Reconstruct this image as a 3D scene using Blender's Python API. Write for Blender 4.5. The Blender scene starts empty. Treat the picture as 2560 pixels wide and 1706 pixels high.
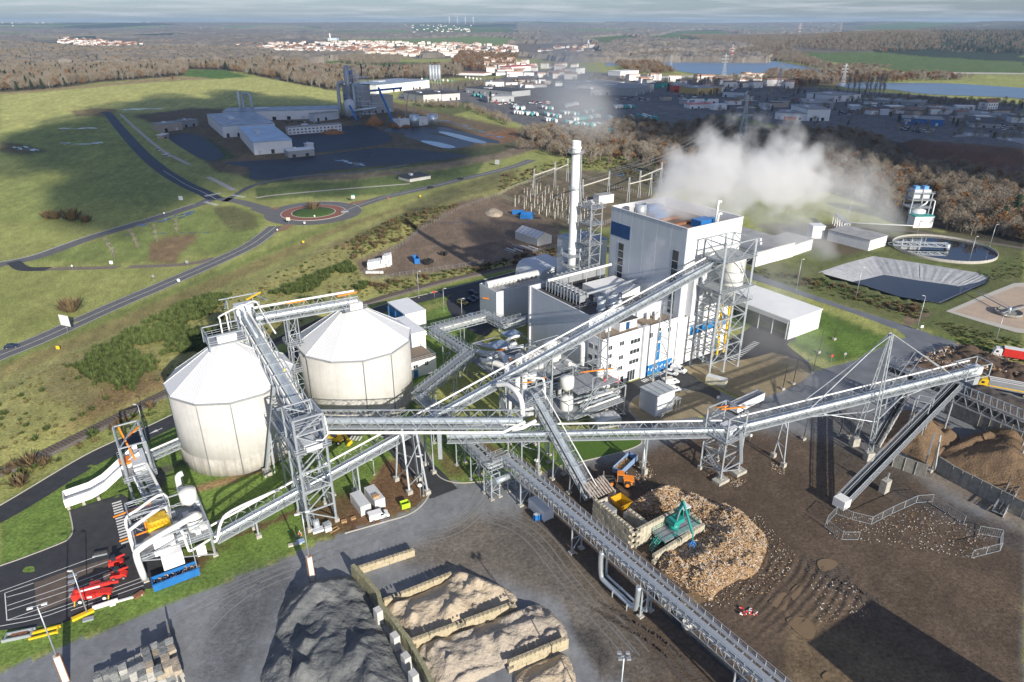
import bpy,bmesh,math,random
import numpy as np
from mathutils import Vector,Matrix,noise as mnoise
random.seed(7);np.random.seed(7)
SC=bpy.context.scene
COL=SC.collection
R=math.radians

# ------------------------------------------------------------------ camera, sky, sun, exposure
CAM_H=100.0
FPX,CX,CY,HORIZON=1720.0,1280.0,853.0,58.0     # focal length and centre in photo pixels (2560 wide)
PITCH=math.atan((CY-HORIZON)/FPX)
cam_d=bpy.data.cameras.new('camera');cam=bpy.data.objects.new('camera',cam_d);COL.objects.link(cam)
cam.location=(0,0,CAM_H);cam.rotation_euler=(math.pi/2-PITCH,0,0)
cam_d.sensor_width=36.0;cam_d.lens=36.0*FPX/2560.0;cam_d.clip_start=1.0;cam_d.clip_end=60000.0
SC.camera=cam
SUN_EL,SUN_AZ=R(21.4),R(-60.0)                      # azimuth counted from +X, towards the sun
SUN_DIR=Vector((math.cos(SUN_EL)*math.cos(SUN_AZ),math.cos(SUN_EL)*math.sin(SUN_AZ),math.sin(SUN_EL)))
world=bpy.data.worlds.new('World');SC.world=world;world.use_nodes=True
wn=world.node_tree;wn.nodes.clear()
def wnode(t,**k):
    n=wn.nodes.new(t)
    for a,b in k.items():setattr(n,a,b)
    return n
w_out=wnode('ShaderNodeOutputWorld');w_bg=wnode('ShaderNodeBackground')
w_sky=wnode('ShaderNodeTexSky',sky_type='NISHITA',sun_disc=False,sun_elevation=SUN_EL,altitude=200.0,air_density=1.0,dust_density=0.6,ozone_density=1.6)
w_sky.sun_rotation=math.pi/2-SUN_AZ
w_tc=wnode('ShaderNodeTexCoord')
w_sep=wnode('ShaderNodeSeparateXYZ');wn.links.new(w_tc.outputs['Generated'],w_sep.inputs[0])
# cloud sheet: project the view direction on a high plane so that clouds flatten towards the horizon
w_add=wnode('ShaderNodeMath',operation='ADD');w_add.inputs[1].default_value=0.035
w_abs=wnode('ShaderNodeMath',operation='MAXIMUM');w_abs.inputs[1].default_value=0.0
wn.links.new(w_sep.outputs[2],w_abs.inputs[0]);wn.links.new(w_abs.outputs[0],w_add.inputs[0])
w_dx=wnode('ShaderNodeMath',operation='DIVIDE');w_dy=wnode('ShaderNodeMath',operation='DIVIDE')
wn.links.new(w_sep.outputs[0],w_dx.inputs[0]);wn.links.new(w_add.outputs[0],w_dx.inputs[1])
wn.links.new(w_sep.outputs[1],w_dy.inputs[0]);wn.links.new(w_add.outputs[0],w_dy.inputs[1])
w_cmb=wnode('ShaderNodeCombineXYZ');wn.links.new(w_dx.outputs[0],w_cmb.inputs[0]);wn.links.new(w_dy.outputs[0],w_cmb.inputs[1])
w_noise=wnode('ShaderNodeTexNoise');w_noise.inputs['Scale'].default_value=0.42;w_noise.inputs['Detail'].default_value=7;w_noise.inputs['Roughness'].default_value=0.55
wn.links.new(w_cmb.outputs[0],w_noise.inputs['Vector'])
w_ramp=wnode('ShaderNodeMapRange');w_ramp.inputs[1].default_value=0.45;w_ramp.inputs[2].default_value=0.74;w_ramp.inputs[3].default_value=0.0;w_ramp.inputs[4].default_value=0.75
wn.links.new(w_noise.outputs[0],w_ramp.inputs[0])
w_mix=wnode('ShaderNodeMix',data_type='RGBA');wn.links.new(w_ramp.outputs[0],w_mix.inputs[0])
w_tint=wnode('ShaderNodeMix',data_type='RGBA',blend_type='MULTIPLY');w_tint.inputs[0].default_value=1.0
w_tint.inputs[7].default_value=(0.60,0.71,1.04,1)
wn.links.new(w_sky.outputs[0],w_tint.inputs[6]);wn.links.new(w_tint.outputs[2],w_mix.inputs[6])
w_mix.inputs[7].default_value=(7.9,8.1,8.5,1)
wn.links.new(w_mix.outputs[2],w_bg.inputs[0]);w_bg.inputs[1].default_value=0.078
wn.links.new(w_bg.outputs[0],w_out.inputs[0])
sun_d=bpy.data.lights.new('sun','SUN');sun_d.energy=5.0;sun_d.angle=R(0.53);sun_d.color=(1.0,0.93,0.82)
sun=bpy.data.objects.new('sun',sun_d);COL.objects.link(sun);sun.rotation_euler=SUN_DIR.to_track_quat('Z','Y').to_euler();sun.location=SUN_DIR*300
SC.view_settings.view_transform='Standard';SC.view_settings.look='None';SC.view_settings.gamma=1.0
SC.view_settings.use_curve_mapping=False;SC.view_settings.exposure=0.42
try:
    SC.cycles.max_bounces=6;SC.cycles.volume_bounces=4;SC.cycles.transparent_max_bounces=12
    SC.cycles.volume_step_rate=1.6;SC.cycles.volume_max_steps=96
    SC.cycles.use_denoising=True;SC.cycles.sample_clamp_indirect=4.0
except Exception:pass

# ------------------------------------------------------------------ photo-pixel helpers: a pixel plus a height gives a real point
cp,sp=math.cos(PITCH),math.sin(PITCH)
def ray(x,y):
    a=(x-CX)/FPX;b=-(y-CY)/FPX
    return (a,cp+b*sp,-sp+b*cp)
def P(x,y,z=0.0):
    d=ray(x,y);t=(z-CAM_H)/d[2]
    return Vector((d[0]*t,d[1]*t,z))
def PD(x,y,Y):
    d=ray(x,y);t=Y/d[1]
    return Vector((d[0]*t,Y,CAM_H+d[2]*t))
def hgt(bx,by,ty):                                     # height of a vertical thing: foot pixel and the row of its top
    q=P(bx,by);lo,hi=0.0,250.0
    for _ in range(40):
        m=(lo+hi)/2;z=m-CAM_H
        f=q.y*cp-z*sp;u=q.y*sp+z*cp
        if CY-FPX*u/f>ty:lo=m
        else:hi=m
    return lo
TH=R(34.0)                                             # the plant's own grid is turned by 34 degrees
cu,su=math.cos(TH),math.sin(TH)
def U(u,v,z=0.0):return Vector((u*cu-v*su,u*su+v*cu,z))
def uv(q):return (q[0]*cu+q[1]*su,-q[0]*su+q[1]*cu)

# ------------------------------------------------------------------ materials
MATS={}
def mat(name,col,rough=0.7,metal=0.0,var=0.15,scale=0.6,bump=0.0,bscale=4.0,ribs=None,spec=0.4,streak=0.0,col2=None):
    if name in MATS:return MATS[name]
    m=bpy.data.materials.new(name);m.use_nodes=True;nt=m.node_tree;n=nt.nodes;L=nt.links.new
    b=n['Principled BSDF'];b.inputs['Roughness'].default_value=rough;b.inputs['Metallic'].default_value=metal
    b.inputs['Specular IOR Level'].default_value=spec
    g=n.new('ShaderNodeNewGeometry')
    t=n.new('ShaderNodeTexNoise');t.inputs['Scale'].default_value=scale;t.inputs['Detail'].default_value=6;t.inputs['Roughness'].default_value=0.65
    L(g.outputs['Position'],t.inputs['Vector'])
    r=n.new('ShaderNodeMapRange');r.inputs[1].default_value=0.3;r.inputs[2].default_value=0.7;r.inputs[3].default_value=0;r.inputs[4].default_value=1
    L(t.outputs[0],r.inputs[0])
    mx=n.new('ShaderNodeMix');mx.data_type='RGBA';L(r.outputs[0],mx.inputs[0])
    c2=col2 if col2 else tuple(min(1,c*(1+var)) for c in col)
    c1=tuple(c*(1-var) for c in col) if not col2 else col
    mx.inputs[6].default_value=(*c1,1);mx.inputs[7].default_value=(*c2,1)
    last=mx.outputs[2]
    if streak:                                           # vertical rain streaks, weathering of the wall itself
        mp=n.new('ShaderNodeMapping');mp.inputs['Scale'].default_value=(1.2,1.2,0.06);L(g.outputs['Position'],mp.inputs[0])
        t2=n.new('ShaderNodeTexNoise');t2.inputs['Scale'].default_value=1.0;t2.inputs['Detail'].default_value=5;L(mp.outputs[0],t2.inputs['Vector'])
        r2=n.new('ShaderNodeMapRange');r2.inputs[1].default_value=0.45;r2.inputs[2].default_value=0.75;r2.inputs[3].default_value=1.0;r2.inputs[4].default_value=1.0-streak
        L(t2.outputs[0],r2.inputs[0])
        m2=n.new('ShaderNodeMix');m2.data_type='RGBA';m2.blend_type='MULTIPLY';m2.inputs[0].default_value=1;L(last,m2.inputs[6]);L(r2.outputs[0],m2.inputs[7]);last=m2.outputs[2]
    L(last,b.inputs['Base Color'])
    h=None
    if ribs:                                             # fine corrugation relief: ribs = (direction vector, period)
        vd=n.new('ShaderNodeVectorMath');vd.operation='DOT_PRODUCT';vd.inputs[1].default_value=ribs[0];L(g.outputs['Position'],vd.inputs[0])
        mm=n.new('ShaderNodeMath');mm.operation='MULTIPLY';mm.inputs[1].default_value=2*math.pi/ribs[1];L(vd.outputs['Value'],mm.inputs[0])
        sn=n.new('ShaderNodeMath');sn.operation='SINE';L(mm.outputs[0],sn.inputs[0]);h=sn.outputs[0];bd=0.05;bs=0.5
    elif bump:
        t3=n.new('ShaderNodeTexNoise');t3.inputs['Scale'].default_value=bscale;t3.inputs['Detail'].default_value=5;L(g.outputs['Position'],t3.inputs['Vector']);h=t3.outputs[0];bd=bump;bs=1.0
    if h is not None:
        bp=n.new('ShaderNodeBump');bp.inputs['Distance'].default_value=bd;bp.inputs['Strength'].default_value=bs;L(h,bp.inputs['Height']);L(bp.outputs[0],b.inputs['Normal'])
    MATS[name]=m;return m
uvec=(cu,su,0);vvec=(-su,cu,0)
STEEL=mat('galvanised_steel',(0.45,0.49,0.52),0.42,0.4,0.12,1.5)
STEEL_D=mat('weathered_steel',(0.34,0.36,0.38),0.5,0.3,0.15,1.5)
TUBE=mat('bright_sheet_steel',(0.62,0.68,0.71),0.3,0.65,0.08,0.8)
WHITE=mat('white_cladding',(0.80,0.80,0.79),0.5,0,0.03,0.3,streak=0.06)
WHITEP=mat('white_pipe_paint',(0.76,0.76,0.73),0.4,0,0.06,1.0)
CREAMT=mat('cream_tank_paint',(0.74,0.73,0.68),0.45,0,0.06,0.5,streak=0.08)
GREYC=mat('shade_grey_cladding',(0.56,0.60,0.65),0.42,0.15,0.05,0.2,streak=.07)  # grey holds the shade of walls turned away from the sun
GREYL=mat('light_grey_cladding',(0.60,0.63,0.66),0.45,0.1,0.06,0.3,ribs=(vvec,0.6))
GREYU=mat('light_grey_ribbed_cladding',(0.62,0.64,0.66),0.45,0.1,0.06,0.3,ribs=(uvec,0.5))
CONC=mat('pale_concrete',(0.54,0.53,0.50),0.85,0,0.10,0.25,0.03,2.0,streak=0.10)
CONCB=mat('block_concrete',(0.42,0.40,0.35),0.9,0,0.25,1.2,0.08,3.0,streak=0.25)
CONCD=mat('stained_concrete',(0.28,0.27,0.24),0.9,0,0.3,0.8,0.06,3.0,streak=0.3)
ROOFW=mat('white_roof_sheet',(0.80,0.81,0.81),0.5,0,0.05,0.25,ribs=(uvec,0.7))
ROOFB=mat('brown_gravel_roof',(0.25,0.195,0.145),0.9,0,0.3,3.0,0.05,8)
ROOFD=mat('dark_membrane_roof',(0.07,0.07,0.075),0.7,0,0.4,0.5)
ROOFG=mat('grey_membrane_roof',(0.34,0.34,0.335),0.75,0,0.2,0.3)
BLUE=mat('blue_panel',(0.02,0.17,0.42),0.45,0,0.15,0.6)
BLUED=mat('deep_blue_panel',(0.01,0.06,0.19),0.35,0,0.2,0.6)
BLUEP=mat('blue_plant_paint',(0.02,0.15,0.42),0.45,0,0.15,0.6)
YEL=mat('yellow_paint',(0.78,0.50,0.02),0.45,0,0.12,1.0)
ORA=mat('orange_paint',(0.80,0.24,0.02),0.45,0,0.12,1.0)
RED=mat('red_paint',(0.62,0.04,0.03),0.4,0,0.12,1.0)
GRN=mat('green_paint',(0.02,0.28,0.24),0.45,0,0.12,1.0)
LIME=mat('lime_paint',(0.40,0.62,0.03),0.5,0,0.1,1.0)
TEAL=mat('teal_paint',(0.05,0.34,0.34),0.5,0,0.15,1.0)
RUB=mat('tyre_rubber',(0.02,0.02,0.02),0.85,0,0.3,3)
DARK=mat('dark_machine',(0.05,0.05,0.05),0.6,0.2,0.4,2)
GLASS=mat('window_glass',(0.03,0.04,0.05),0.12,0,0.3,0.7,spec=0.8)
FRAME=mat('white_frame',(0.75,0.75,0.75),0.5,0,0.03,1)
BEIGE=mat('beige_enclosure',(0.55,0.52,0.40),0.6,0,0.1,1)
WOODP=mat('pallet_wood',(0.40,0.25,0.12),0.85,0,0.3,3)
CARW=mat('car_white',(0.80,0.80,0.80),0.25,0,0.02,1,spec=0.6)
CARB=mat('car_dark_blue',(0.02,0.035,0.08),0.25,0.2,0.1,1,spec=0.6)
CARG=mat('car_silver',(0.45,0.47,0.5),0.3,0.5,0.05,1)
CARK=mat('car_black',(0.015,0.015,0.018),0.25,0,0.1,1,spec=0.6)
ASPH=mat('new_asphalt',(0.045,0.046,0.05),0.75,0,0.25,0.5,0.02,6)
ASPHG=mat('worn_asphalt',(0.14,0.14,0.14),0.85,0,0.18,0.3,0.02,6)
ASPHW=mat('damp_blue_grey_asphalt',(0.16,0.17,0.185),0.55,0,0.25,0.12,0.02,6)
ASPHB=mat('wet_dark_asphalt',(0.022,0.028,0.04),0.6,0,0.4,0.08,0.0,6)
KERB=mat('pale_kerb_stone',(0.50,0.47,0.41),0.9,0,0.1,2)
PAINT=mat('road_paint',(0.75,0.75,0.73),0.7,0,0.12,2)
BALLAST=mat('railway_ballast',(0.16,0.14,0.12),0.95,0,0.35,2.5,0.06,5)
SLEEPER=mat('timber_sleeper',(0.075,0.06,0.05),0.9,0,0.3,2)
RAIL=mat('rail_steel',(0.20,0.16,0.13),0.5,0.5,0.2,2)
RUST=mat('rusty_steel',(0.24,0.11,0.06),0.8,0.1,0.35,2)
PATHM=mat('pale_sandy_path',(0.36,0.26,0.15),0.95,0,0.15,1.0,0.03,4)
BRICKR=mat('red_brick_apron',(0.25,0.10,0.07),0.9,0,0.2,2)
TRUNK=mat('grey_brown_bark',(0.16,0.13,0.10),0.9,0,0.3,2)
TRUNKP=mat('pale_birch_bark',(0.42,0.39,0.33),0.9,0,0.25,2)
TWIG=mat('bare_brown_twigs',(0.20,0.16,0.115),0.9,0,0.35,0.02,col2=(0.28,0.23,0.165))
TWIGR=mat('russet_leaves',(0.19,0.085,0.03),0.9,0,0.35,0.3,col2=(0.23,0.13,0.05))
TWIGG=mat('grey_twigs',(0.22,0.19,0.15),0.9,0,0.3,0.05,col2=(0.31,0.27,0.21))
PINE=mat('dark_conifer_needles',(0.02,0.045,0.022),0.85,0,0.3,0.3,col2=(0.04,0.07,0.035))
BROOM=mat('green_broom_sprays',(0.05,0.085,0.018),0.85,0,0.3,0.5,col2=(0.12,0.15,0.04))
STRAW=mat('dry_straw_stems',(0.22,0.16,0.075),0.95,0,0.3,0.5,col2=(0.22,0.22,0.07))
BRAMB=mat('brown_bramble',(0.13,0.085,0.045),0.95,0,0.3,0.5,col2=(0.19,0.14,0.07))

# ------------------------------------------------------------------ object helpers
WM={}
def link(o,M=None,parent=None):
    COL.objects.link(o);M=M or Matrix.Identity(4)
    if parent is not None:
        o.parent=parent;o.matrix_parent_inverse=WM[parent.name].inverted()
    o.matrix_basis=M;WM[o.name]=M
    return o
def tag(o,label=None,cat=None,group=None,kind=None):
    if label:o['label']=label
    if cat:o['category']=cat
    if group:o['group']=group
    if kind:o['kind']=kind
    return o
def thing(name,label,cat,loc=(0,0,0),rz=0.0,group=None):
    o=bpy.data.objects.new(name,None);o.empty_display_size=0.5
    link(o,Matrix.Translation(Vector(loc)) @ Matrix.Rotation(rz,4,'Z'))
    return tag(o,label,cat,group)
def mesh_obj(name,me,material=None,parent=None,M=None):
    if material is not None and not me.materials:me.materials.append(material)
    return link(bpy.data.objects.new(name,me),M,parent)
_unit={}
def unit_mesh(kind,material):
    k=(kind,material.name)
    if k in _unit:return _unit[k]
    bm=bmesh.new()
    if kind=='cube':bmesh.ops.create_cube(bm,size=1.0)
    elif kind=='sphere':bmesh.ops.create_icosphere(bm,subdivisions=2,radius=1.0)
    else:bmesh.ops.create_cone(bm,cap_ends=True,segments=int(kind[3:]),radius1=1,radius2=1,depth=1)
    me=bpy.data.meshes.new(kind);bm.to_mesh(me);bm.free();me.materials.append(material)
    if kind!='cube':
        for p in me.polygons:p.use_smooth=(len(p.vertices)<=4)
    _unit[k]=me;return me
def frame_of(p,q,up=(0,0,1)):                        # matrix with Z along p->q, origin in the middle
    p,q=Vector(p),Vector(q);d=q-p;L=d.length;z=d.normalized()
    x=Vector(up).cross(z)
    if x.length<1e-4:x=Vector((1,0,0)) if abs(z.x)<0.9 else Vector((0,1,0));x=x-z*x.dot(z)
    x.normalize();y=z.cross(x)
    M=Matrix.Identity(4)
    for i in range(3):M[i][0],M[i][1],M[i][2],M[i][3]=x[i],y[i],z[i],(p[i]+q[i])/2
    return M,L
def bar(name,p,q,w,material,parent,h=None):
    M,L=frame_of(p,q)
    return mesh_obj(name,unit_mesh('cube',material),None,parent,M @ Matrix.Diagonal((w,h or w,L,1)))
def rod(name,p,q,r,material,parent,seg=10):
    M,L=frame_of(p,q)
    return mesh_obj(name,unit_mesh('cyl%d' % seg,material),None,parent,M @ Matrix.Diagonal((r,r,L,1)))
def box(name,c,d,rz,material,parent=None):          # c: centre of the BOTTOM face
    M=Matrix.Translation(Vector((c[0],c[1],c[2]+d[2]/2))) @ Matrix.Rotation(rz,4,'Z') @ Matrix.Diagonal((d[0],d[1],d[2],1))
    return mesh_obj(name,unit_mesh('cube',material),None,parent,M)
def ubox(name,u0,u1,v0,v1,z0,z1,material,parent=None):
    c=U((u0+u1)/2,(v0+v1)/2,z0)
    return box(name,c,(u1-u0,v1-v0,z1-z0),TH,material,parent)
class MB:                                                # collects shapes of ONE part into one mesh
    def __init__(s):s.v=[];s.f=[];s.smooth=[]
    def quad(s,pts):
        n=len(s.v);s.v+=[tuple(p) for p in pts];s.f.append(tuple(range(n,n+len(pts))));s.smooth.append(False)
    def bar(s,p,q,w,h=None):
        M,L=frame_of(p,q);h=h or w;n=len(s.v)
        for z in (-.5,.5):
            for x,y in ((-.5,-.5),(.5,-.5),(.5,.5),(-.5,.5)):
                s.v.append(tuple(M @ Vector((x*w,y*h,z*L))))
        for f in ((3,2,1,0),(4,5,6,7),(0,1,5,4),(1,2,6,5),(2,3,7,6),(3,0,4,7)):
            s.f.append(tuple(n+i for i in f));s.smooth.append(False)
    def box(s,c,d,rz=0.0):
        a=Vector((c[0],c[1],c[2]));M=Matrix.Translation(a) @ Matrix.Rotation(rz,4,'Z');n=len(s.v)
        for z in (0,1):
            for x,y in ((-.5,-.5),(.5,-.5),(.5,.5),(-.5,.5)):
                s.v.append(tuple(M @ Vector((x*d[0],y*d[1],z*d[2]))))
        for f in ((3,2,1,0),(4,5,6,7),(0,1,5,4),(1,2,6,5),(2,3,7,6),(3,0,4,7)):
            s.f.append(tuple(n+i for i in f));s.smooth.append(False)
    def tube(s,pts,r,seg=8,cap=True):
        pts=[Vector(p) for p in pts];rings=[];prev=None
        for i,p in enumerate(pts):
            t=(pts[min(i+1,len(pts)-1)]-pts[max(i-1,0)]).normalized()
            x=(Vector((0,0,1)) if abs(t.z)<0.95 else Vector((0,1,0))).cross(t).normalized() if prev is None else (prev-t*prev.dot(t)).normalized()
            prev=x;y=t.cross(x);rr=r[i] if isinstance(r,(list,tuple)) else r
            rings.append(len(s.v))
            for k in range(seg):
                a=2*math.pi*k/seg;s.v.append(tuple(p+x*(math.cos(a)*rr)+y*(math.sin(a)*rr)))
        for a,b in zip(rings,rings[1:]):
            for k in range(seg):s.f.append((a+k,a+(k+1) % seg,b+(k+1) % seg,b+k));s.smooth.append(True)
        if cap:
            s.f.append(tuple(range(rings[0]+seg-1,rings[0]-1,-1)));s.smooth.append(False)
            s.f.append(tuple(range(rings[-1],rings[-1]+seg)));s.smooth.append(False)
    def lathe(s,prof,c=(0,0,0),seg=24,phase=0.0,smooth=True):   # prof: (radius, z) pairs
        rings=[]
        for (r,z) in prof:
            rings.append(len(s.v))
            for k in range(seg):
                a=phase+2*math.pi*k/seg;s.v.append((c[0]+math.cos(a)*r,c[1]+math.sin(a)*r,c[2]+z))
        for a,b in zip(rings,rings[1:]):
            for k in range(seg):s.f.append((a+k,a+(k+1) % seg,b+(k+1) % seg,b+k));s.smooth.append(smooth)
        s.f.append(tuple(range(rings[0]+seg-1,rings[0]-1,-1)));s.smooth.append(False)
        s.f.append(tuple(range(rings[-1],rings[-1]+seg)));s.smooth.append(False)
    def prism(s,poly,z0,z1):
        n=len(s.v);k=len(poly)
        ar=sum(poly[i][0]*poly[(i+1) % k][1]-poly[(i+1) % k][0]*poly[i][1] for i in range(k))
        if ar<0:poly=poly[::-1]
        for z in (z0,z1):s.v+=[(p[0],p[1],z) for p in poly]
        s.f.append(tuple(range(n+k-1,n-1,-1)));s.f.append(tuple(range(n+k,n+2*k)));s.smooth+=[False,False]
        for i in range(k):s.f.append((n+i,n+(i+1) % k,n+k+(i+1) % k,n+k+i));s.smooth.append(False)
    def mesh(s,name='part'):
        me=bpy.data.meshes.new(name);me.from_pydata(s.v,[],s.f);me.polygons.foreach_set('use_smooth',s.smooth);me.update();return me
    def build(s,name,material,parent=None,M=None):return mesh_obj(name,s.mesh(name),material,parent,M)
def dup(root,M,label=None,group=None,kids=True):      # copy of a thing with copies of its parts and sub-parts; M: new world matrix of the root
    D=M @ WM[root.name].inverted()
    def cpy(o,par):
        c=o.copy();COL.objects.link(c)
        Mw=D @ WM[o.name];WM[c.name]=Mw
        if par is not None:c.parent=par;c.matrix_parent_inverse=WM[par.name].inverted()
        c.matrix_basis=Mw
        if kids:
            for ch in o.children:cpy(ch,c)
        return c
    r=cpy(root,None)
    if label:r['label']=label
    if group:r['group']=group
    return r
def nth(i):return '%d%s' % (i+1,'th' if 9<i % 100<13 else {0:'st',1:'nd',2:'rd'}.get(i % 10,'th'))
def TM(loc,rz=0.0,s=1.0):return Matrix.Translation(Vector(loc)) @ Matrix.Rotation(rz,4,'Z') @ Matrix.Scale(s,4)
def smooth_line(pts,n=6,closed=False):
    out=[];k=len(pts);V=[Vector(p) for p in pts]
    rng=range(k) if closed else range(k-1)
    for i in rng:
        p0,p1,p2,p3=(V[(i-1) % k] if closed or i>0 else V[0]*2-V[1]),V[i],V[(i+1) % k],(V[(i+2) % k] if closed or i+2<k else V[-1]*2-V[-2])
        for j in range(n):
            t=j/n
            out.append(0.5*((2*p1)+(p2-p0)*t+(2*p0-5*p1+4*p2-p3)*t*t+(3*p1-p0-3*p2+p3)*t**3))
    if not closed:out.append(V[-1])
    return out
def strip(name,pts,w,material,z,parent=None,kind='structure',off=0.0,closed=False,n=8,zoff=0.0):   # flat ribbon along ground points
    c=smooth_line([(p[0],p[1],0) for p in pts],n,closed);k=len(c);mb=MB();L=[]
    for i in range(k):
        t=(c[(i+1) % k]-c[i-1]) if closed else (c[min(i+1,k-1)]-c[max(i-1,0)])
        t.normalize();nn=Vector((-t.y,t.x,0));L.append((c[i]+nn*(off+w/2),c[i]+nn*(off-w/2)))
    for i in range(k if closed else k-1):
        a,b=L[i],L[(i+1) % k]
        mb.quad([(a[1].x,a[1].y,z),(b[1].x,b[1].y,z),(b[0].x,b[0].y,z),(a[0].x,a[0].y,z)])
    o=mb.build(name,material,parent)
    if kind:o['kind']=kind
    return o
def kerb(name,pts,w,h,material,z0=0.0,off=0.0,closed=False,n=8,label=None):
    c=smooth_line([(p[0],p[1],0) for p in pts],n,closed);k=len(c);mb=MB();rings=[]
    for i in range(k):
        t=(c[(i+1) % k]-c[i-1]) if closed else (c[min(i+1,k-1)]-c[max(i-1,0)])
        t.normalize();nn=Vector((-t.y,t.x,0));a=c[i]+nn*(off+w/2);b=c[i]+nn*(off-w/2)
        rings.append([(a.x,a.y,z0),(a.x,a.y,z0+h),(b.x,b.y,z0+h),(b.x,b.y,z0)])
    for i in range(k if closed else k-1):
        a,b=rings[i],rings[(i+1) % k]
        for j in range(3):mb.quad([a[j],a[j+1],b[j+1],b[j]])
    o=mb.build(name,material);o['kind']='structure';return o
def patch(name,px,material,z,n=5,smooth=True,kind='structure'):     # flat sheet bounded by photo pixels on the ground
    pts=[P(x,y) for x,y in px]
    if smooth:pts=smooth_line(pts,n,True)
    me=bpy.data.meshes.new(name);bm=bmesh.new()
    vs=[bm.verts.new((p.x,p.y,z)) for p in pts];f=bm.faces.new(vs);f.normal_update()
    if f.normal.z<0:f.normal_flip()
    bmesh.ops.triangulate(bm,faces=bm.faces[:]);bm.to_mesh(me);bm.free()
    o=mesh_obj(name,me,material)
    if kind:o['kind']=kind
    return o
def PX(*l):return [P(x,y) for x,y in l]
# ================================================================== GROUND: one sheet from under the camera to the horizon
def hill(x,y):
    r=np.hypot(x,y);a=np.arctan2(x,y)
    def ss(t):t=np.clip(t,0,1);return t*t*(3-2*t)
    n1=np.sin(a*9.0+1.3)+0.6*np.sin(a*21+r*0.0004)+0.4*np.sin(a*47+2+r*0.0007)
    z=20*ss((r-3200)/2500)*(0.6+0.25*n1)
    z+=24*ss((r-6000)/2500)*(0.7+0.2*np.sin(a*15+0.5))+70*ss((r-9000)/4500)*(1+0.05*n1)
    # wooded hill on the right
    z+=42*ss((a-0.28)/0.22)*ss((r-2350)/1300)*(1-0.7*ss((r-4500)/2500))
    z+=16*ss((a-0.0)/0.2)*(1-ss((a-0.4)/0.2))*ss((r-2500)/700)*(1-ss((r-4200)/2000))
    return z
NA,NR=900,640
ANG=np.linspace(R(-56),R(56),NA);RAD=np.exp(np.linspace(math.log(42.0),math.log(21000.0),NR))
GA,GR=np.meshgrid(ANG,RAD)                            # rows: distance, columns: angle
GX,GY=GR*np.sin(GA),GR*np.cos(GA);GZ=hill(GX,GY)
def fbm(x,y,s,o=4,seed=0):
    """cheap value noise on arrays"""
    out=np.zeros_like(x);amp=1.0;tot=0
    for k in range(o):
        xs,ys=x/s*(2**k)+seed*17.3+k*5.1,y/s*(2**k)-seed*9.7+k*3.3
        xi,yi=np.floor(xs).astype(np.int64),np.floor(ys).astype(np.int64);fx,fy=xs-xi,ys-yi
        fx=fx*fx*(3-2*fx);fy=fy*fy*(3-2*fy)
        def h(i,j):
            v=(i*374761393+j*668265263+seed*1442695041)&0x7fffffff
            v=((v ^ (v >> 13))*1274126177)&0x7fffffff
            return ((v ^ (v >> 16))&0xffff)/65535.0
        v=(h(xi,yi)*(1-fx)+h(xi+1,yi)*fx)*(1-fy)+(h(xi,yi+1)*(1-fx)+h(xi+1,yi+1)*fx)*fy
        out+=v*amp;tot+=amp;amp*=0.55
    return out/tot
# photo pixel of every ground point (only used here to lay out where each kind of ground begins and ends)
_f=GY*cp-(0-CAM_H)*sp;_u=GY*sp+(0-CAM_H)*cp
IX,IY=CX+FPX*GX/_f,CY-FPX*_u/_f
def inside(px):
    x,y=IX+WX,IY+WY;m=np.zeros(x.shape,bool);k=len(px)
    ys=[p[1] for p in px];r0,r1=min(ys)-25,max(ys)+25
    rows=np.where((IY[:,NA//2]>r0-60)&(IY[:,NA//2]<r1+60))[0]
    if len(rows)==0:return m
    s=slice(rows[0],rows[-1]+1);xs,yy=x[s],y[s];mm=m[s]
    for i in range(k):
        (x1,y1),(x2,y2)=px[i],px[(i+1) % k]
        if y1==y2:continue
        c=((y1>yy)!=(y2>yy))&(xs<(x2-x1)*(yy-y1)/(y2-y1)+x1)
        mm^=c
    m[s]=mm;return m
WX=(fbm(GX,GY,9,4,1)-.5)*14*np.clip(160/GR,0.15,1);WY=(fbm(GX,GY,9,4,2)-.5)*9*np.clip(160/GR,0.1,1)
GC=np.zeros((NR,NA,3))
big=fbm(GX,GY,60,4,3)[...,None];med=fbm(GX,GY,14,4,4)[...,None];fin=fbm(GX,GY,3.5,3,5)[...,None]
def C(*c):return np.array(c)
GC[:]=C(.30,.325,.095)*(0.85+0.3*big) ;GC[:]=GC*(1-.4*med)+C(.34,.32,.125)*.4*med;GN=np.ones((NR,NA,1))
def blur(m,n):
    for _ in range(n):
        p=np.pad(m,1,mode='edge');m=(p[1:-1,1:-1]*2+p[:-2,1:-1]+p[2:,1:-1]+p[1:-1,:-2]+p[1:-1,2:])/6
    return m
def paint(col,px,soft=1,amount=1.0,col2=None,mixn=None,grain=1.0):
    m=blur(inside(px).astype(float),soft)[...,None]*amount
    c=C(*col)*(0.85+0.3*fin)
    if col2 is not None:c=c*(1-(mixn if mixn is not None else med))+C(*col2)*(mixn if mixn is not None else med)
    GC[:]=GC*(1-m)+c*m;GN[:]=GN*(1-m)+grain*m
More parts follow.
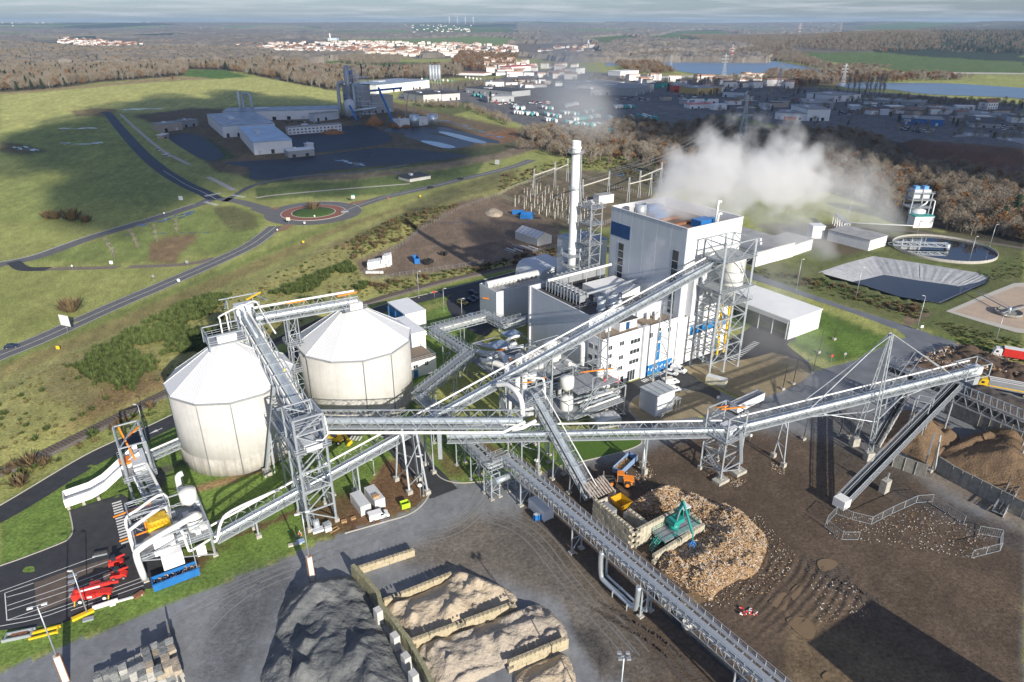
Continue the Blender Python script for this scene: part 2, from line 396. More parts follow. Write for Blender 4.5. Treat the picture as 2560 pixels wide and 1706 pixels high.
# ---- far country (beyond about 2.3 km): woods and fields in strips
far=GR>2300
fn=fbm(GX*0.55,GY*0.32,700,4,8);fieldm=blur(((fn>.51)&far).astype(float),1)[...,None]
wood=blur(far.astype(float),2)[...,None]
wc=C(.17,.15,.125)*(0.7+0.6*fbm(GX,GY,90,3,9)[...,None]);GC[:]=GC*(1-wood)+wc*wood
fn2=fbm(GX,GY*0.5,900,2,12)[...,None]
fc=np.where(fn2>.52,C(.17,.24,.08),C(.30,.26,.15));GC[:]=GC*(1-fieldm)+fc*fieldm
pines=blur(((fbm(GX*0.6,GY*0.4,500,3,21)>.62)&far).astype(float),1)[...,None];GC[:]=GC*(1-pines)+C(.03,.045,.03)*pines
for g in ([(1605,104),(1690,86),(1800,84),(1830,92),(1770,100),(1660,110)],[(1470,101),(1560,96),(1600,108),(1500,113)],[(1380,66),(1450,62),(1540,66),(1480,74),(1390,73)],
          [(1920,137),(2200,141),(2330,148),(2560,157),(2560,183),(2250,180),(2200,165),(1980,148)],[(2125,80),(2330,75),(2440,78),(2290,92),(2200,87)],[(1000,80),(1110,76),(1280,80),(1270,88),(1100,90)],
          [(745,134),(860,130),(855,148),(760,152)],[(770,156),(880,152),(1120,158),(1100,166),(800,172)],[(2080,140),(2400,150),(2560,165),(2560,180),(2240,178)],[(640,122),(700,118),(745,128),(660,132)]):
    paint((.085,.15,.04),g,1,1,(.12,.16,.05))
# ---- middle distance
paint((.095,.078,.058),[(0,112),(0,232),(120,225),(250,206),(460,190),(470,174),(620,180),(640,190),(830,230),(900,200),(1080,198),(1290,188),(1290,150),(1000,160),(850,176),(760,170),(740,130),(300,108)],1)
paint((.50,.48,.17),[(0,236),(120,229),(400,205),(640,192),(845,228),(850,262),(600,262),(450,283),(270,283),(0,335)],3,.9,(.42,.44,.14))
paint((.33,.25,.13),[(0,233),(250,211),(420,193),(530,190),(548,196),(400,204),(250,217),(120,228),(0,237)],1)
paint((.09,.17,.035),[(455,190),(470,175),(560,176),(625,192),(545,198)],1)
paint((.31,.33,.10),[(0,335),(270,283),(470,470),(520,495),(400,540),(0,560)],3,.85,(.23,.28,.08))
paint((.12,.085,.055),[(0,352),(60,362),(120,378),(60,388),(0,380)],2,.8)
paint((.20,.13,.08),[(175,278),(250,270),(300,276),(270,292),(190,290)],1,.8)
paint((.13,.095,.065),[(375,305),(330,290),(480,270),(860,285),(960,250),(1300,325),(1420,345),(1330,372),(1210,400),(640,445),(545,430)],2,.95,(.17,.13,.08))
paint((.06,.095,.03),[(520,345),(590,392),(545,405),(480,372),(500,350)],1,.9)
paint((.055,.085,.03),[(600,440),(1300,355),(1345,352),(1240,392),(1010,420),(650,462)],1,.9,(.10,.10,.05))
paint((.22,.17,.12),[(640,448),(1000,425),(1240,385),(1330,352),(1420,350),(1260,398),(1100,425),(880,452)],1,.9)
paint((.24,.12,.06),[(1180,352),(1260,358),(1295,345),(1290,320),(1200,335),(1130,372)],2,.8)
paint((.09,.135,.04),[(640,470),(880,452),(1110,425),(1210,405),(1190,440),(1010,485),(640,500)],1,.8)
paint((.17,.235,.06),[(500,520),(590,515),(660,540),(640,600),(560,640),(480,640),(280,660),(60,650),(200,615),(420,548)],1,.8,(.20,.235,.07))
paint((.23,.15,.085),[(370,655),(375,610),(420,590),(490,583),(490,600),(455,630),(438,662)],2,.9)
paint((.11,.085,.05),[(530,520),(585,515),(640,540),(645,570),(590,580),(560,560)],1,.6)
# ---- scrub bank between the main road and the railway
paint((.36,.32,.13),[(0,945),(60,915),(204,855),(640,690),(1000,520),(1240,430),(1400,425),(1345,500),(1240,492),(1150,505),(1040,555),(1330,640),(1100,695),(920,745),(640,870),(410,975),(250,1055),(0,1170)],2,.9,(.29,.30,.095))
paint((.23,.18,.09),[(150,900),(330,850),(420,970),(250,1040),(100,1000)],8,.55)
paint((.17,.10,.055),[(300,960),(420,930),(410,975),(250,1055),(130,1105)],5,.7)
paint((.30,.24,.10),[(0,915),(163,850),(640,651),(860,560),(1010,515),(1010,522),(860,575),(640,682),(204,870),(0,950)],1,.85,(.20,.17,.07))
paint((.15,.20,.05),[(0,900),(280,785),(640,635),(860,548),(860,556),(640,650),(160,850),(0,918)],1,.7)
paint((.17,.165,.065),[(1000,520),(1090,480),(1240,432),(1300,420),(1270,470),(1150,500),(1030,545)],2,.9)
paint((.075,.06,.035),[(890,590),(1020,530),(1160,515),(1090,545),(1000,565),(900,610)],4,.7)
paint((.27,.17,.09),[(830,620),(900,598),(880,625),(820,632)],3,.8)
# ---- dirt lot, substation and the ground behind the plant
paint((.23,.165,.11),[(905,690),(885,655),(1000,610),(1050,560),(1150,505),(1245,490),(1340,520),(1400,575),(1400,640),(1180,672),(1000,692)],2,1,(.17,.13,.095))
paint((.19,.145,.095),[(1245,490),(1390,420),(1530,430),(1640,490),(1520,570),(1400,575),(1340,530)],1,1,(.13,.12,.065))
paint((.10,.085,.07),[(1515,425),(1600,395),(1700,410),(1720,470),(1640,485),(1540,440)],1,.9)
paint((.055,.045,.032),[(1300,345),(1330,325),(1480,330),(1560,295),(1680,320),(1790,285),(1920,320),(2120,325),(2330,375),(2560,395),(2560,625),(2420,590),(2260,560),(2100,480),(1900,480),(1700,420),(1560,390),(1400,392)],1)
paint((.12,.07,.045),[(2250,360),(2440,352),(2560,380),(2560,440),(2470,425),(2380,415),(2300,400)],2,.85,(.19,.075,.045))
paint((.085,.12,.04),[(1790,285),(1930,245),(2010,262),(1960,300),(1900,318)],1,.8)
# ---- industrial estate
paint((.15,.15,.155),[(990,250),(1010,222),(1250,195),(1340,175),(1700,190),(1980,215),(2330,240),(2560,262),(2560,392),(2330,375),(2120,325),(1960,315),(1800,285),(1680,318),(1560,295),(1480,328),(1330,322),(1170,262)],1)
paint((.10,.12,.05),[(1020,262),(1170,255),(1200,268),(1130,290)],1,.8)
paint((.20,.16,.09),[(1060,215),(1160,200),(1240,208),(1150,222)],1,.7)
paint((.19,.145,.085),[(1900,185),(2090,190),(2200,195),(2130,215),(1990,222),(1920,205)],2,.8)
# ---- right: lagoons and verges
paint((.085,.125,.035),[(1740,620),(1900,580),(2100,560),(2480,600),(2560,620),(2560,860),(2420,850),(2220,800),(1920,705),(1860,680)],2,.9,(.13,.125,.055))
paint((.13,.10,.07),[(1880,560),(2120,560),(2260,600),(2110,640),(1960,600)],2,.9)
paint((.07,.06,.05),[(2080,560),(2260,565),(2560,610),(2560,625),(2480,610),(2300,585),(2110,575)],1,.8)
paint((.10,.155,.03),[(2330,800),(2560,855),(2560,905),(2440,880),(2330,840)],1,.9,(.15,.18,.05))
paint((.10,.165,.03),[(1740,800),(1940,740),(2060,780),(2240,850),(2151,895),(2097,910),(2028,892),(1972,860),(1985,835)],1)
paint((.20,.14,.10),[(2255,795),(2340,765),(2345,778),(2280,815),(2262,812)],1,.9)
# ---- plant lawns, soil and yards
LAWN,LAWN2=(.175,.26,.055),(.13,.205,.04)
paint((.12,.17,.035),[(0,1260),(470,1005),(900,770),(1330,660),(1330,700),(960,790),(560,1010),(0,1310)],1,.9)
paint(LAWN,[(0,1310),(200,1190),(430,1060),(600,985),(1000,800),(1190,740),(1190,900),(1060,960),(1000,1130),(960,1150),(880,1270),(860,1322),(640,1425),(420,1512),(0,1675)],1,1,LAWN2)
paint(LAWN,[(1050,1080),(1120,1050),(1400,1060),(1390,1170),(1225,1202),(1151,1207),(1108,1199),(1086,1178)],1,1,LAWN2)
paint((.20,.12,.065),[(1128,1080),(1170,1085),(1330,1160),(1350,1185),(1290,1170),(1240,1160)],1,.8)
paint((.15,.09,.05),[(1075,1125),(1120,1130),(1150,1165),(1180,1195),(1120,1190)],3,.7)
paint((.20,.115,.06),[(862,1322),(880,1270),(960,1152),(1000,1140),(1064,1216),(1072,1240),(1030,1282),(900,1332)],1,1,(.14,.085,.045))
paint((.14,.08,.045),[(755,1330),(790,1255),(880,1235),(900,1332),(840,1345),(770,1345)],3,.9)
paint((.13,.075,.045),[(430,1445),(460,1395),(560,1340),(600,1330),(590,1355),(530,1395),(480,1450)],2,.9)
paint((.30,.19,.10),[(460,1222),(540,1200),(640,1172),(720,1130),(722,1140),(650,1182),(560,1210),(470,1236)],0,.9)
paint((.13,.075,.045),[(560,1342),(680,1300),(760,1265),(765,1276),(690,1310),(600,1345)],0,.9)
paint((.10,.09,.085),[(360,1150),(470,1125),(475,1150),(420,1180),(400,1230),(370,1240)],1,.9)
YARD=[(0,1680),(420,1514),(640,1427),(860,1333),(1020,1283),(1072,1240),(1064,1216),(1000,1130),(1040,1060),(1086,1178),(1108,1199),(1151,1207),(1225,1202),(1340,1185),(1443,1156),(1552,1131),(1600,1110),(1593,1088),(1620,1070),(1780,1050),(1900,1000),(2000,940),(2150,900),(2260,830),(2360,850),(2560,930),(2560,1706),(2700,2200),(-300,2200)]
paint((.195,.207,.222),YARD,0,1,(.24,.247,.255),None,.28)
paint((.085,.060,.040),[(1330,1195),(1560,1150),(1660,1110),(1840,1060),(2060,1100),(2280,1180),(2420,1290),(2560,1330),(2560,1706),(2900,2200),(1800,2200),(1500,1560),(1300,1300)],5,.97,(.13,.092,.062),None,.85)
paint((.20,.145,.085),[(2040,1500),(2200,1480),(2330,1540),(2560,1640),(2560,2000),(2000,1900),(1960,1600)],10,.75)
paint((.14,.10,.065),[(2200,1290),(2330,1270),(2480,1340),(2560,1330),(2560,1560),(2400,1500),(2250,1400)],8,.7)
paint((.085,.085,.05),[(2200,1260),(2330,1270),(2480,1350),(2420,1385),(2260,1350)],5,.6)
paint((.21,.165,.115),[(980,1400),(1100,1330),(1180,1285),(1330,1300),(1470,1420),(1560,1540),(1640,1700),(1500,1706),(1400,1500),(1250,1450),(1120,1430)],9,.8,(.15,.125,.095))
paint((.13,.12,.11),[(1200,1290),(1330,1270),(1450,1440),(1700,1700),(1560,1706),(1400,1500)],8,.5)
paint((.09,.095,.10),[(560,1450),(700,1400),(760,1480),(640,1600),(600,1700),(480,1706)],12,.5)
paint((.06,.058,.055),[(1420,1560),(1480,1570),(1530,1650),(1500,1680),(1450,1620)],5,.8)
paint((.075,.065,.055),[(2020,1010),(2200,1010),(2290,1200),(2230,1260),(2040,1160)],6,.6)
paint((.22,.16,.095),[(2290,1010),(2560,1110),(2560,1330),(2440,1270),(2280,1180)],3,.6)
paint((.09,.08,.075),[(2150,1150),(2200,1160),(2330,1250),(2560,1340),(2560,1385),(2380,1310),(2250,1240)],2,.8)
# ---- small relief: banks and rough ground
GZ+=np.where(GR<2000,(fbm(GX,GY,6,3,31)-.5)*0.16,0)*np.clip((GR-60)/60,0,1)
scr=blur(inside([(0,985),(204,880),(640,700),(1000,545),(1240,445),(1330,470),(1240,492),(1040,560),(1000,600),(890,650),(920,740),(640,862),(410,965),(250,1045),(0,1160)]).astype(float),10)
GZ+=scr*(1.0+1.6*(fbm(GX,GY,30,4,33)-.4))
quar=blur(inside([(2250,362),(2440,352),(2560,372),(2560,400),(2470,410),(2380,400),(2300,385)]).astype(float),8);GZ+=quar*7
# rutted mud in the yard on the right
mud=blur(inside([(1900,1380),(2000,1370),(2150,1460),(2160,1520),(2040,1560),(1900,1600),(1800,1500)]).astype(float),5)
GZ+=mud*(0.10*np.sin(GX*5.5+2.2*GY+4*fbm(GX,GY,5,2,40))+0.1)
for dep,n,dz in (([(2062,683),(2182,646),(2300,664),(2435,686),(2466,699),(2345,752),(2255,737),(2145,704)],2,-6.5),):
    GZ+=blur(inside(dep).astype(float),n)*dz
GC*=(1+GN*(fin-.5)*.4)*(0.80+0.4*fbm(GX,GY,1.3,2,6))[...,None]*(0.82+0.36*fbm(GX*1.6+GY*.6,GY*.7-GX*.4,16,4,7))[...,None]
GC*=np.where(GR>230,.86+.28*fbm(GX*.5+GY*.12,GY*.03-GX*.008,1.6,3,90),1)[...,None];GC=np.clip(GC,0.004,0.9);GN=np.clip(GN,.15,1)
me=bpy.data.meshes.new('ground')
nv=NA*NR;me.vertices.add(nv);me.vertices.foreach_set('co',np.stack([GX,GY,GZ],-1).reshape(-1).astype(np.float32))
idx=np.arange(nv).reshape(NR,NA);q=np.stack([idx[:-1,:-1],idx[:-1,1:],idx[1:,1:],idx[1:,:-1]],-1).reshape(-1,4)
me.loops.add(q.size);me.loops.foreach_set('vertex_index',q.reshape(-1).astype(np.int32))
me.polygons.add(len(q));me.polygons.foreach_set('loop_start',np.arange(0,q.size,4,dtype=np.int32));me.polygons.foreach_set('use_smooth',np.ones(len(q),bool))
me.update(calc_edges=True)
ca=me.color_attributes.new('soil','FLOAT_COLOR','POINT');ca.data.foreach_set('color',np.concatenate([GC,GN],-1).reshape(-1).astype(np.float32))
gm=bpy.data.materials.new('ground_cover');gm.use_nodes=True;nt=gm.node_tree;L=nt.links.new;b=nt.nodes['Principled BSDF']
b.inputs['Roughness'].default_value=0.9;b.inputs['Specular IOR Level'].default_value=0.25
at=nt.nodes.new('ShaderNodeAttribute');at.attribute_name='soil';ge=nt.nodes.new('ShaderNodeNewGeometry')
t1=nt.nodes.new('ShaderNodeTexNoise');t1.inputs['Scale'].default_value=1.3;t1.inputs['Detail'].default_value=8;t1.inputs['Roughness'].default_value=0.75;L(ge.outputs['Position'],t1.inputs['Vector'])
r1=nt.nodes.new('ShaderNodeMapRange');r1.inputs[1].default_value=0.28;r1.inputs[2].default_value=0.72;r1.inputs[3].default_value=0.3;r1.inputs[4].default_value=1.7;L(t1.outputs[0],r1.inputs[0])
mx=nt.nodes.new('ShaderNodeMix');mx.data_type='RGBA';mx.blend_type='MULTIPLY';L(at.outputs['Alpha'],mx.inputs[0]);L(at.outputs['Color'],mx.inputs[6]);L(r1.outputs[0],mx.inputs[7]);L(mx.outputs[2],b.inputs['Base Color'])
bp=nt.nodes.new('ShaderNodeBump');bp.inputs['Distance'].default_value=0.22;L(at.outputs['Alpha'],bp.inputs['Strength']);L(t1.outputs[0],bp.inputs['Height']);L(bp.outputs[0],b.inputs['Normal'])
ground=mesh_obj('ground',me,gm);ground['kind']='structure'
def gz(x,y):                                             # ground height (nearest grid point)
    r=math.hypot(x,y);a=math.atan2(x,y)
    i=int(round((math.log(max(r,42.1)/42.0))/(math.log(21000/42.0))*(NR-1)));j=int(round((a-ANG[0])/(ANG[-1]-ANG[0])*(NA-1)))
    return float(GZ[min(max(i,0),NR-1),min(max(j,0),NA-1)])
# far canopy: woods beyond 2 km as one rolling mass with lumpy tops
fx=520
cr=np.exp(np.linspace(math.log(2050),math.log(15000),210));cA=np.linspace(R(-47),R(47),560)
A2,R2=np.meshgrid(cA,cr);X2,Y2=R2*np.sin(A2),R2*np.cos(A2)
woodm=(R2>2080)&((fbm(X2*0.55,Y2*0.32,700,4,8)<.50)&(fbm(X2,Y2,260,3,51)>.40))
f2=Y2*cp+CAM_H*sp;u2=Y2*sp-CAM_H*cp;JX,JY=CX+FPX*X2/f2,CY-FPX*u2/f2
def notin(px):
    c=np.zeros(X2.shape,bool);k=len(px)
    for i in range(k):
        (x1,y1),(x2_,y2_)=px[i],px[(i+1) % k]
        if y1!=y2_:c^=((y1>JY)!=(y2_>JY))&(JX<(x2_-x1)*(JY-y1)/(y2_-y1)+x1)
    return ~c
for g in ([(1600,106),(1690,84),(1800,80),(1850,92),(1770,102),(1660,114)],[(1370,74),(1370,60),(1560,60),(1500,76)],[(2100,92),(2100,75),(2440,73),(2460,80),(2300,94)],[(1460,103),(1560,94),(1610,108),(1500,116)],
          [(90,128),(90,99),(350,100),(360,122),(230,126)],[(730,138),(640,122),(700,100),(850,104),(1300,112),(1290,138),(1100,142)],[(1030,90),(1030,74),(1290,74),(1290,92)],[(0,82),(0,62),(150,64),(150,80)],[(1280,140),(1290,112),(1480,112),(1500,140)],
          [(1700,116),(1700,90),(2330,92),(2560,72),(2560,150),(1900,132),(1760,116)],[(1900,146),(1900,132),(2250,136),(2560,150),(2560,185),(2200,182)]):woodm&=notin(g)
Z2=hill(X2,Y2)+np.where(woodm,4+20*fbm(X2,Y2,26,3,52),-2.5)
keep=woodm.copy();k4=keep[:-1,:-1]|keep[1:,:-1]|keep[:-1,1:]|keep[1:,1:]
id2=np.arange(X2.size).reshape(X2.shape);qq=np.stack([id2[:-1,:-1],id2[:-1,1:],id2[1:,1:],id2[1:,:-1]],-1)[k4]
me=bpy.data.meshes.new('forest');me.from_pydata(np.stack([X2,Y2,Z2],-1).reshape(-1,3).tolist(),[],qq.tolist());me.update()
bmx=bmesh.new();bmx.from_mesh(me);bmesh.ops.delete(bmx,geom=[v for v in bmx.verts if not v.link_faces],context='VERTS');bmx.to_mesh(me);bmx.free()
FAR_WOOD=mat('distant_winter_woods',(.13,.113,.095),.95,0,.3,.012,bump=.8,bscale=.08,col2=(.24,.21,.175))
fo=mesh_obj('forest',me,FAR_WOOD);tag(fo,'bare brown winter woods rolling away to the horizon','forest',None,'stuff')
# ================================================================== WATER, ROADS, RAILWAY
WATER=mat('lake_water',(.13,.21,.31),.3,0,.1,.01,.25,.35,spec=.6)
WATERD=mat('dark_basin_water',(.006,.012,.02),.06,0,.2,.05,spec=.7)
PUDDLE=mat('muddy_puddle_water',(.22,.155,.085),.12,0,.05,.5,spec=.6)
PUDDLEB=mat('rain_puddle_water',(.05,.07,.09),.05,0,.1,.5,spec=.8)
patch('lake_water',[(1640,156),(1680,151),(1780,154),(1830,158),(1920,153),(1960,158),(2010,166),(2072,181),(1990,187),(1900,186),(1770,186),(1690,177)],WATER,.35)
patch('lake_water',[(2090,212),(2150,206),(2240,208),(2383,210),(2560,221),(2700,232),(2700,262),(2560,248),(2465,242),(2315,236),(2220,224),(2130,222)],WATER,.35)
patch('canal_water',[(1512,160),(1520,148),(1528,142),(1530,150),(1545,162),(1520,166)],WATER,.35)
patch('highway',[(1560,193),(1700,190),(1990,185),(2230,182),(2420,182),(2560,184),(2560,187),(2420,186),(2230,187),(1990,190),(1700,196),(1570,199)],KERB,.5,3)
RB=P(784,532);ROUND=[(RB.x+math.cos(a)*23.0,RB.y+math.sin(a)*23.0) for a in [i*math.pi/10 for i in range(20)]]
main_l=PX((-60,915),(0,889),(109,845),(272,771),(408,713),(545,653),(620,617),(660,590),(690,566))
strip('main_road',main_l,8.6,ASPHG,.05)
strip('road_marking',main_l,.22,PAINT,.062,off=0.0)
strip('road_marking',main_l,.22,PAINT,.062,off=-3.9);strip('road_marking',main_l,.18,PAINT,.062,off=3.9)
strip('roundabout_road',ROUND,9.0,ASPHG,.055,closed=True,n=4)
main_r=PX((852,532),(900,513),(967,492),(1076,468),(1152,449),(1223,433),(1290,415),(1330,400))
strip('main_road',main_r,8.4,ASPHG,.05);strip('road_marking',main_r,.25,PAINT,.062)
strip('main_road',PX((640,520),(700,541)),9,ASPHG,.045,n=2)
xr=PX((690,530),(640,516),(590,503),(535,497),(501,510),(408,540),(245,589),(170,615),(90,643),(0,662),(-60,676))
strip('link_road',xr,8.0,ASPHG,.04);strip('road_marking',xr[4:],.25,PAINT,.052,off=-3.6);strip('kerb_strip',xr[4:],.5,KERB,.054,off=-4.2)
strip('link_road',PX((33,655),(60,672),(120,673)),5.5,ASPH,.047);strip('farm_track',PX((118,673),(291,669),(463,661),(536,646)),4.6,mat('track_gravel',(.20,.165,.13),.95,0,.25,.6),.036)
acc=PX((258,280),(272,287),(300,321),(354,381),(408,427),(465,462),(505,480),(540,498))
strip('access_road',acc,9.5,ASPHB,.045);strip('road_marking',acc[4:],.3,PAINT,.058)
strip('footpath',PX((300,285),(340,322),(400,372),(445,398),(475,412)),3.2,KERB,.05);strip('footpath',PX((520,443),(545,455),(585,476)),4.0,KERB,.05)
strip('footpath',PX((640,495),(700,487),(860,473),(1025,460)),2.6,KERB,.05);strip('factory_road',PX((560,505),(640,462),(760,440),(900,430),(1020,412)),4,mat('wet_track',(.09,.085,.085),.5,0,.3,.1),.04)
patch('factory_yard',[(640,452),(620,420),(560,408),(640,402),(740,395),(880,378),(975,370),(1145,385),(1170,392),(1010,410),(820,428)],ASPHB,.05,3)
patch('factory_yard',[(735,378),(720,345),(740,335),(900,312),(960,330),(978,355),(880,372),(790,382)],ASPHB,.052,3)
patch('factory_parking',[(420,345),(440,335),(500,340),(560,388),(520,402),(470,380)],ASPHB,.052,3)
patch('basin_liner',[(970,322),(1100,318),(1145,328),(1245,352),(1225,358),(1110,335),(985,333)],mat('black_liner',(.012,.016,.025),.4,0,.2,.1),.06,4)
patch('basin_water',[(1098,332),(1125,332),(1215,355),(1185,357)],PUDDLEB,.08,3);patch('basin_water',[(1050,353),(1090,355),(1140,368),(1105,370)],PUDDLEB,.08,3)
patch('basin_liner',[(1010,340),(1060,333),(1185,358),(1130,372),(1100,366)],mat('black_liner',(.012,.016,.025),.4),.055,4)
# roundabout island: brick apron, kerb ring and planted middle
isl=thing('roundabout_island','round traffic island with red brick apron and low green mound','traffic island',RB)
for nm,r0,h,m in (('apron_kerb',18.5,.16,KERB),('brick_apron',18.0,.18,BRICKR),('inner_kerb',12.6,.22,KERB)):
    q=MB();q.lathe([(r0,0),(r0,h)],(RB.x,RB.y,.05),40);q.build(nm,m,isl)
q=MB();q.lathe([(12.2,0),(12,.3),(8,.9),(3,1.3),(0.1,1.4)],(RB.x,RB.y,.05),36);q.build('planted_mound',mat('lawn_green',(.05,.10,.02),.95,0,.4,1.0,.1,3),isl)
kerb('kerb',[(RB.x+math.cos(a)*27.7,RB.y+math.sin(a)*27.7) for a in [i*math.pi/10 for i in range(1,7)]],.35,.12,KERB)
# splitter islands of brown gravel
for pts in ([(688,582),(708,563),(740,561),(712,577)],[(865,512),(880,506),(922,499),(900,510)],[(672,522),(690,518),(702,519),(690,525)]):
    patch('splitter_island',pts,mat('brown_gravel',(.27,.17,.10),.95,0,.2,2),.12,2,False)
# zebra crossings of the link road junction
def zebra(a,b,n,wid,length,z=.066,rot=None):
    a,b=Vector(a),Vector(b);d=(b-a);mb=MB()
    for i in range(n):
        c=a+d*((i+.5)/n);t=d.normalized();s=Vector((-t.y,t.x,0)) if rot is None else Vector((math.cos(rot),math.sin(rot),0));w=t*wid/2;l=s*length/2
        mb.quad([(c-w-l).to_tuple()[:2]+(z,),(c+w-l).to_tuple()[:2]+(z,),(c+w+l).to_tuple()[:2]+(z,),(c-w+l).to_tuple()[:2]+(z,)])
    o=mb.build('crossing_marking',PAINT);o['kind']='structure';return o
zebra(P(512,491),P(553,483),9,.8,3);zebra(P(580,488),P(612,494),7,.8,3.0);zebra(P(512,505),P(545,514),8,.8,3)
# service road along the railway
serv=PX((-60,1320),(0,1287),(54,1257),(218,1157),(299,1116),(408,1066),(560,990),(760,872),(929,783),(1089,739),(1280,690),(1400,655))
strip('service_road',serv,6.4,ASPH,.05);kerb('kerb',serv[:7],.28,.12,KERB,.02,3.5);kerb('kerb',serv[7:],.28,.12,KERB,.02,3.5)
arrow=MB();a,b=P(372,1086),P(406,1071);d=(b-a).normalized();s=Vector((-d.y,d.x,0))
def flat(mb,pts,z):mb.quad([(p.x,p.y,z) for p in pts])
flat(arrow,[a,a+d*2.4-s*.55,a+d*2.4+s*.55],.064);flat(arrow,[a+d*2.3-s*.14,b-s*.14,b+s*.14,a+d*2.3+s*.14],.064);arrow.build('road_arrow_marking',PAINT)['kind']='structure'
strip('plant_road',PX((1180,742),(1150,770),(1180,800),(1260,815)),7,ASPH,.055);patch('car_park',[(1120,745),(1190,712),(1230,720),(1230,830),(1180,830),(1130,790)],ASPH,.052,3)
# railway: ballast bed, sleepers one by one, two rails
rail_c=[(p.x,p.y,0) for p in PX((-40,1196),(0,1180),(82,1149),(245,1069),(408,987),(560,918),(760,822),(912,760),(1103,706),(1280,668),(1420,640),(1560,615))]
line=smooth_line(rail_c,10)
bed=MB();rings=[]
for i,c in enumerate(line):
    t=(line[min(i+1,len(line)-1)]-line[max(i-1,0)]).normalized();s=Vector((-t.y,t.x,0))
    rings.append([(c+s*o).to_tuple()[:2]+(z,) for o,z in ((2.6,0),(1.7,.38),(-1.7,.38),(-2.6,0))])
for a,b in zip(rings,rings[1:]):
    for j in range(3):bed.quad([a[j],a[j+1],b[j+1],b[j]])
rw=thing('railway_track','single railway track on stone ballast beside the service road','railway',line[0]);bed.build('ballast',BALLAST,rw)
acc_d=0;k=0;rest=MB()
for i in range(len(line)-1):
    a,b=line[i],line[i+1];L_=(b-a).length;t=(b-a).normalized();s=Vector((-t.y,t.x,0))
    while acc_d<L_:
        c=a+t*acc_d
        if math.hypot(c.x,c.y)>125:
            if k<290 and c.y<245:bar('sleeper',c-s*1.3+Vector((0,0,.42)),c+s*1.3+Vector((0,0,.42)),.16,SLEEPER,rw,.3);k+=1
            else:rest.bar(c-s*1.3+Vector((0,0,.42)),c+s*1.3+Vector((0,0,.42)),.16,.3)
        acc_d+=.95
    acc_d-=L_
o=rest.build('sleeper',SLEEPER,rw);o['kind']='stuff'
for o_ in (.75,-.75):
    mb=MB();pts=[]
    for i,c in enumerate(line):
        t=(line[min(i+1,len(line)-1)]-line[max(i-1,0)]).normalized();pts.append(c+Vector((-t.y,t.x,0))*o_+Vector((0,0,.58)))
    mb.tube(pts,.07,4);mb.build('rail',RAIL,rw)
strip('railway_siding',PX((2100,565),(2260,577),(2420,600),(2560,622),(2640,640)),3.5,BALLAST,.06)
# roads and paved areas round the plant
patch('plant_forecourt',[(1480,1030),(1500,1000),(1520,985),(1600,950),(1690,922),(1716,926),(1745,950),(1850,1000),(1905,1000),(1960,985),(2030,935),(2100,912),(2150,898),(2230,856),(2262,838),(2150,790),(1920,712),(1850,690),(1850,672),(1920,696),(2060,748),(2220,800),(2330,836),(2420,870),(2350,870),(2270,900),(2200,955),(2100,1000),(2000,1020),(1900,1050),(1790,1062),(1620,1078),(1560,1080)],ASPHW,.045,3)
patch('plant_forecourt',[(1500,1010),(1505,985),(1600,948),(1690,922),(1716,926),(1745,950),(1800,980),(1780,1000),(1690,965),(1600,985),(1570,1020),(1590,1055),(1540,1060)],ASPH,.055,3)
patch('plant_forecourt',[(1690,915),(1760,885),(1860,830),(1890,815),(1990,845),(1968,862),(2020,905),(2028,935),(2010,912),(1936,884),(1850,905),(1760,915)],ASPH,.058,3)
GRAV=mat('beige_fine_gravel',(.27,.22,.135),.95,0,.22,.35,.02,6)
patch('gravel_island',[(1575,1014),(1601,990),(1650,985),(1729,978),(1783,995),(1797,1014),(1770,1036),(1690,1050),(1634,1052),(1593,1047)],GRAV,.10,5)
patch('gravel_island',[(1712,918),(1800,905),(1860,900),(1920,886),(1936,884),(2005,905),(2023,935),(1990,962),(1920,990),(1850,992),(1742,946)],GRAV,.10,4)
lo=[(1408,1099),(1500,1090),(1593,1088),(1602,1098),(1600,1112),(1552,1131),(1443,1157),(1400,1166),(1395,1130)]
patch('lawn_island',lo,mat('lawn_bright',(.085,.165,.02),.95,0,.3,1.2,.1,3,col2=(.06,.125,.016)),.11,5)
kerb('kerb',PX(*lo[2:8]),.25,.13,KERB);kerb('kerb',PX((862,1334),(960,1306),(1030,1283),(1068,1246),(1066,1218),(1000,1145)),.3,.14,KERB);kerb('kerb',PX((1075,1140),(1088,1180),(1110,1200),(1152,1208),(1226,1203)),.25,.13,KERB)
inner=PX((985,1062),(1000,1110),(1040,1160),(1075,1195),(1110,1235));strip('plant_road',inner,7.2,ASPH,.05);strip('plant_road',PX((1110,1235),(1068,1190),(985,1062),(900,1075),(820,1095)),6,ASPH,.053)
patch('parking_yard',[(174,1280),(181,1325),(172,1345),(152,1359),(54,1397),(0,1416),(-80,1440),(-80,1610),(0,1577),(152,1560),(245,1521),(362,1475),(450,1440),(420,1330),(320,1245),(288,1240),(190,1272)],ASPH,.05,2)
patch('concrete_slab',[(86,1458),(180,1424),(290,1392),(300,1430),(180,1500),(92,1535)],mat('dirty_slab',(.13,.10,.08),.9,0,.25,.5),.058,1,False)
kerb('kerb',PX((174,1280),(182,1325),(172,1347),(150,1360),(54,1397),(0,1416),(-60,1440)),.25,.14,KERB)
def tl5(*l):return [P(x/3.672,1279+y/3.672) for x,y in l]
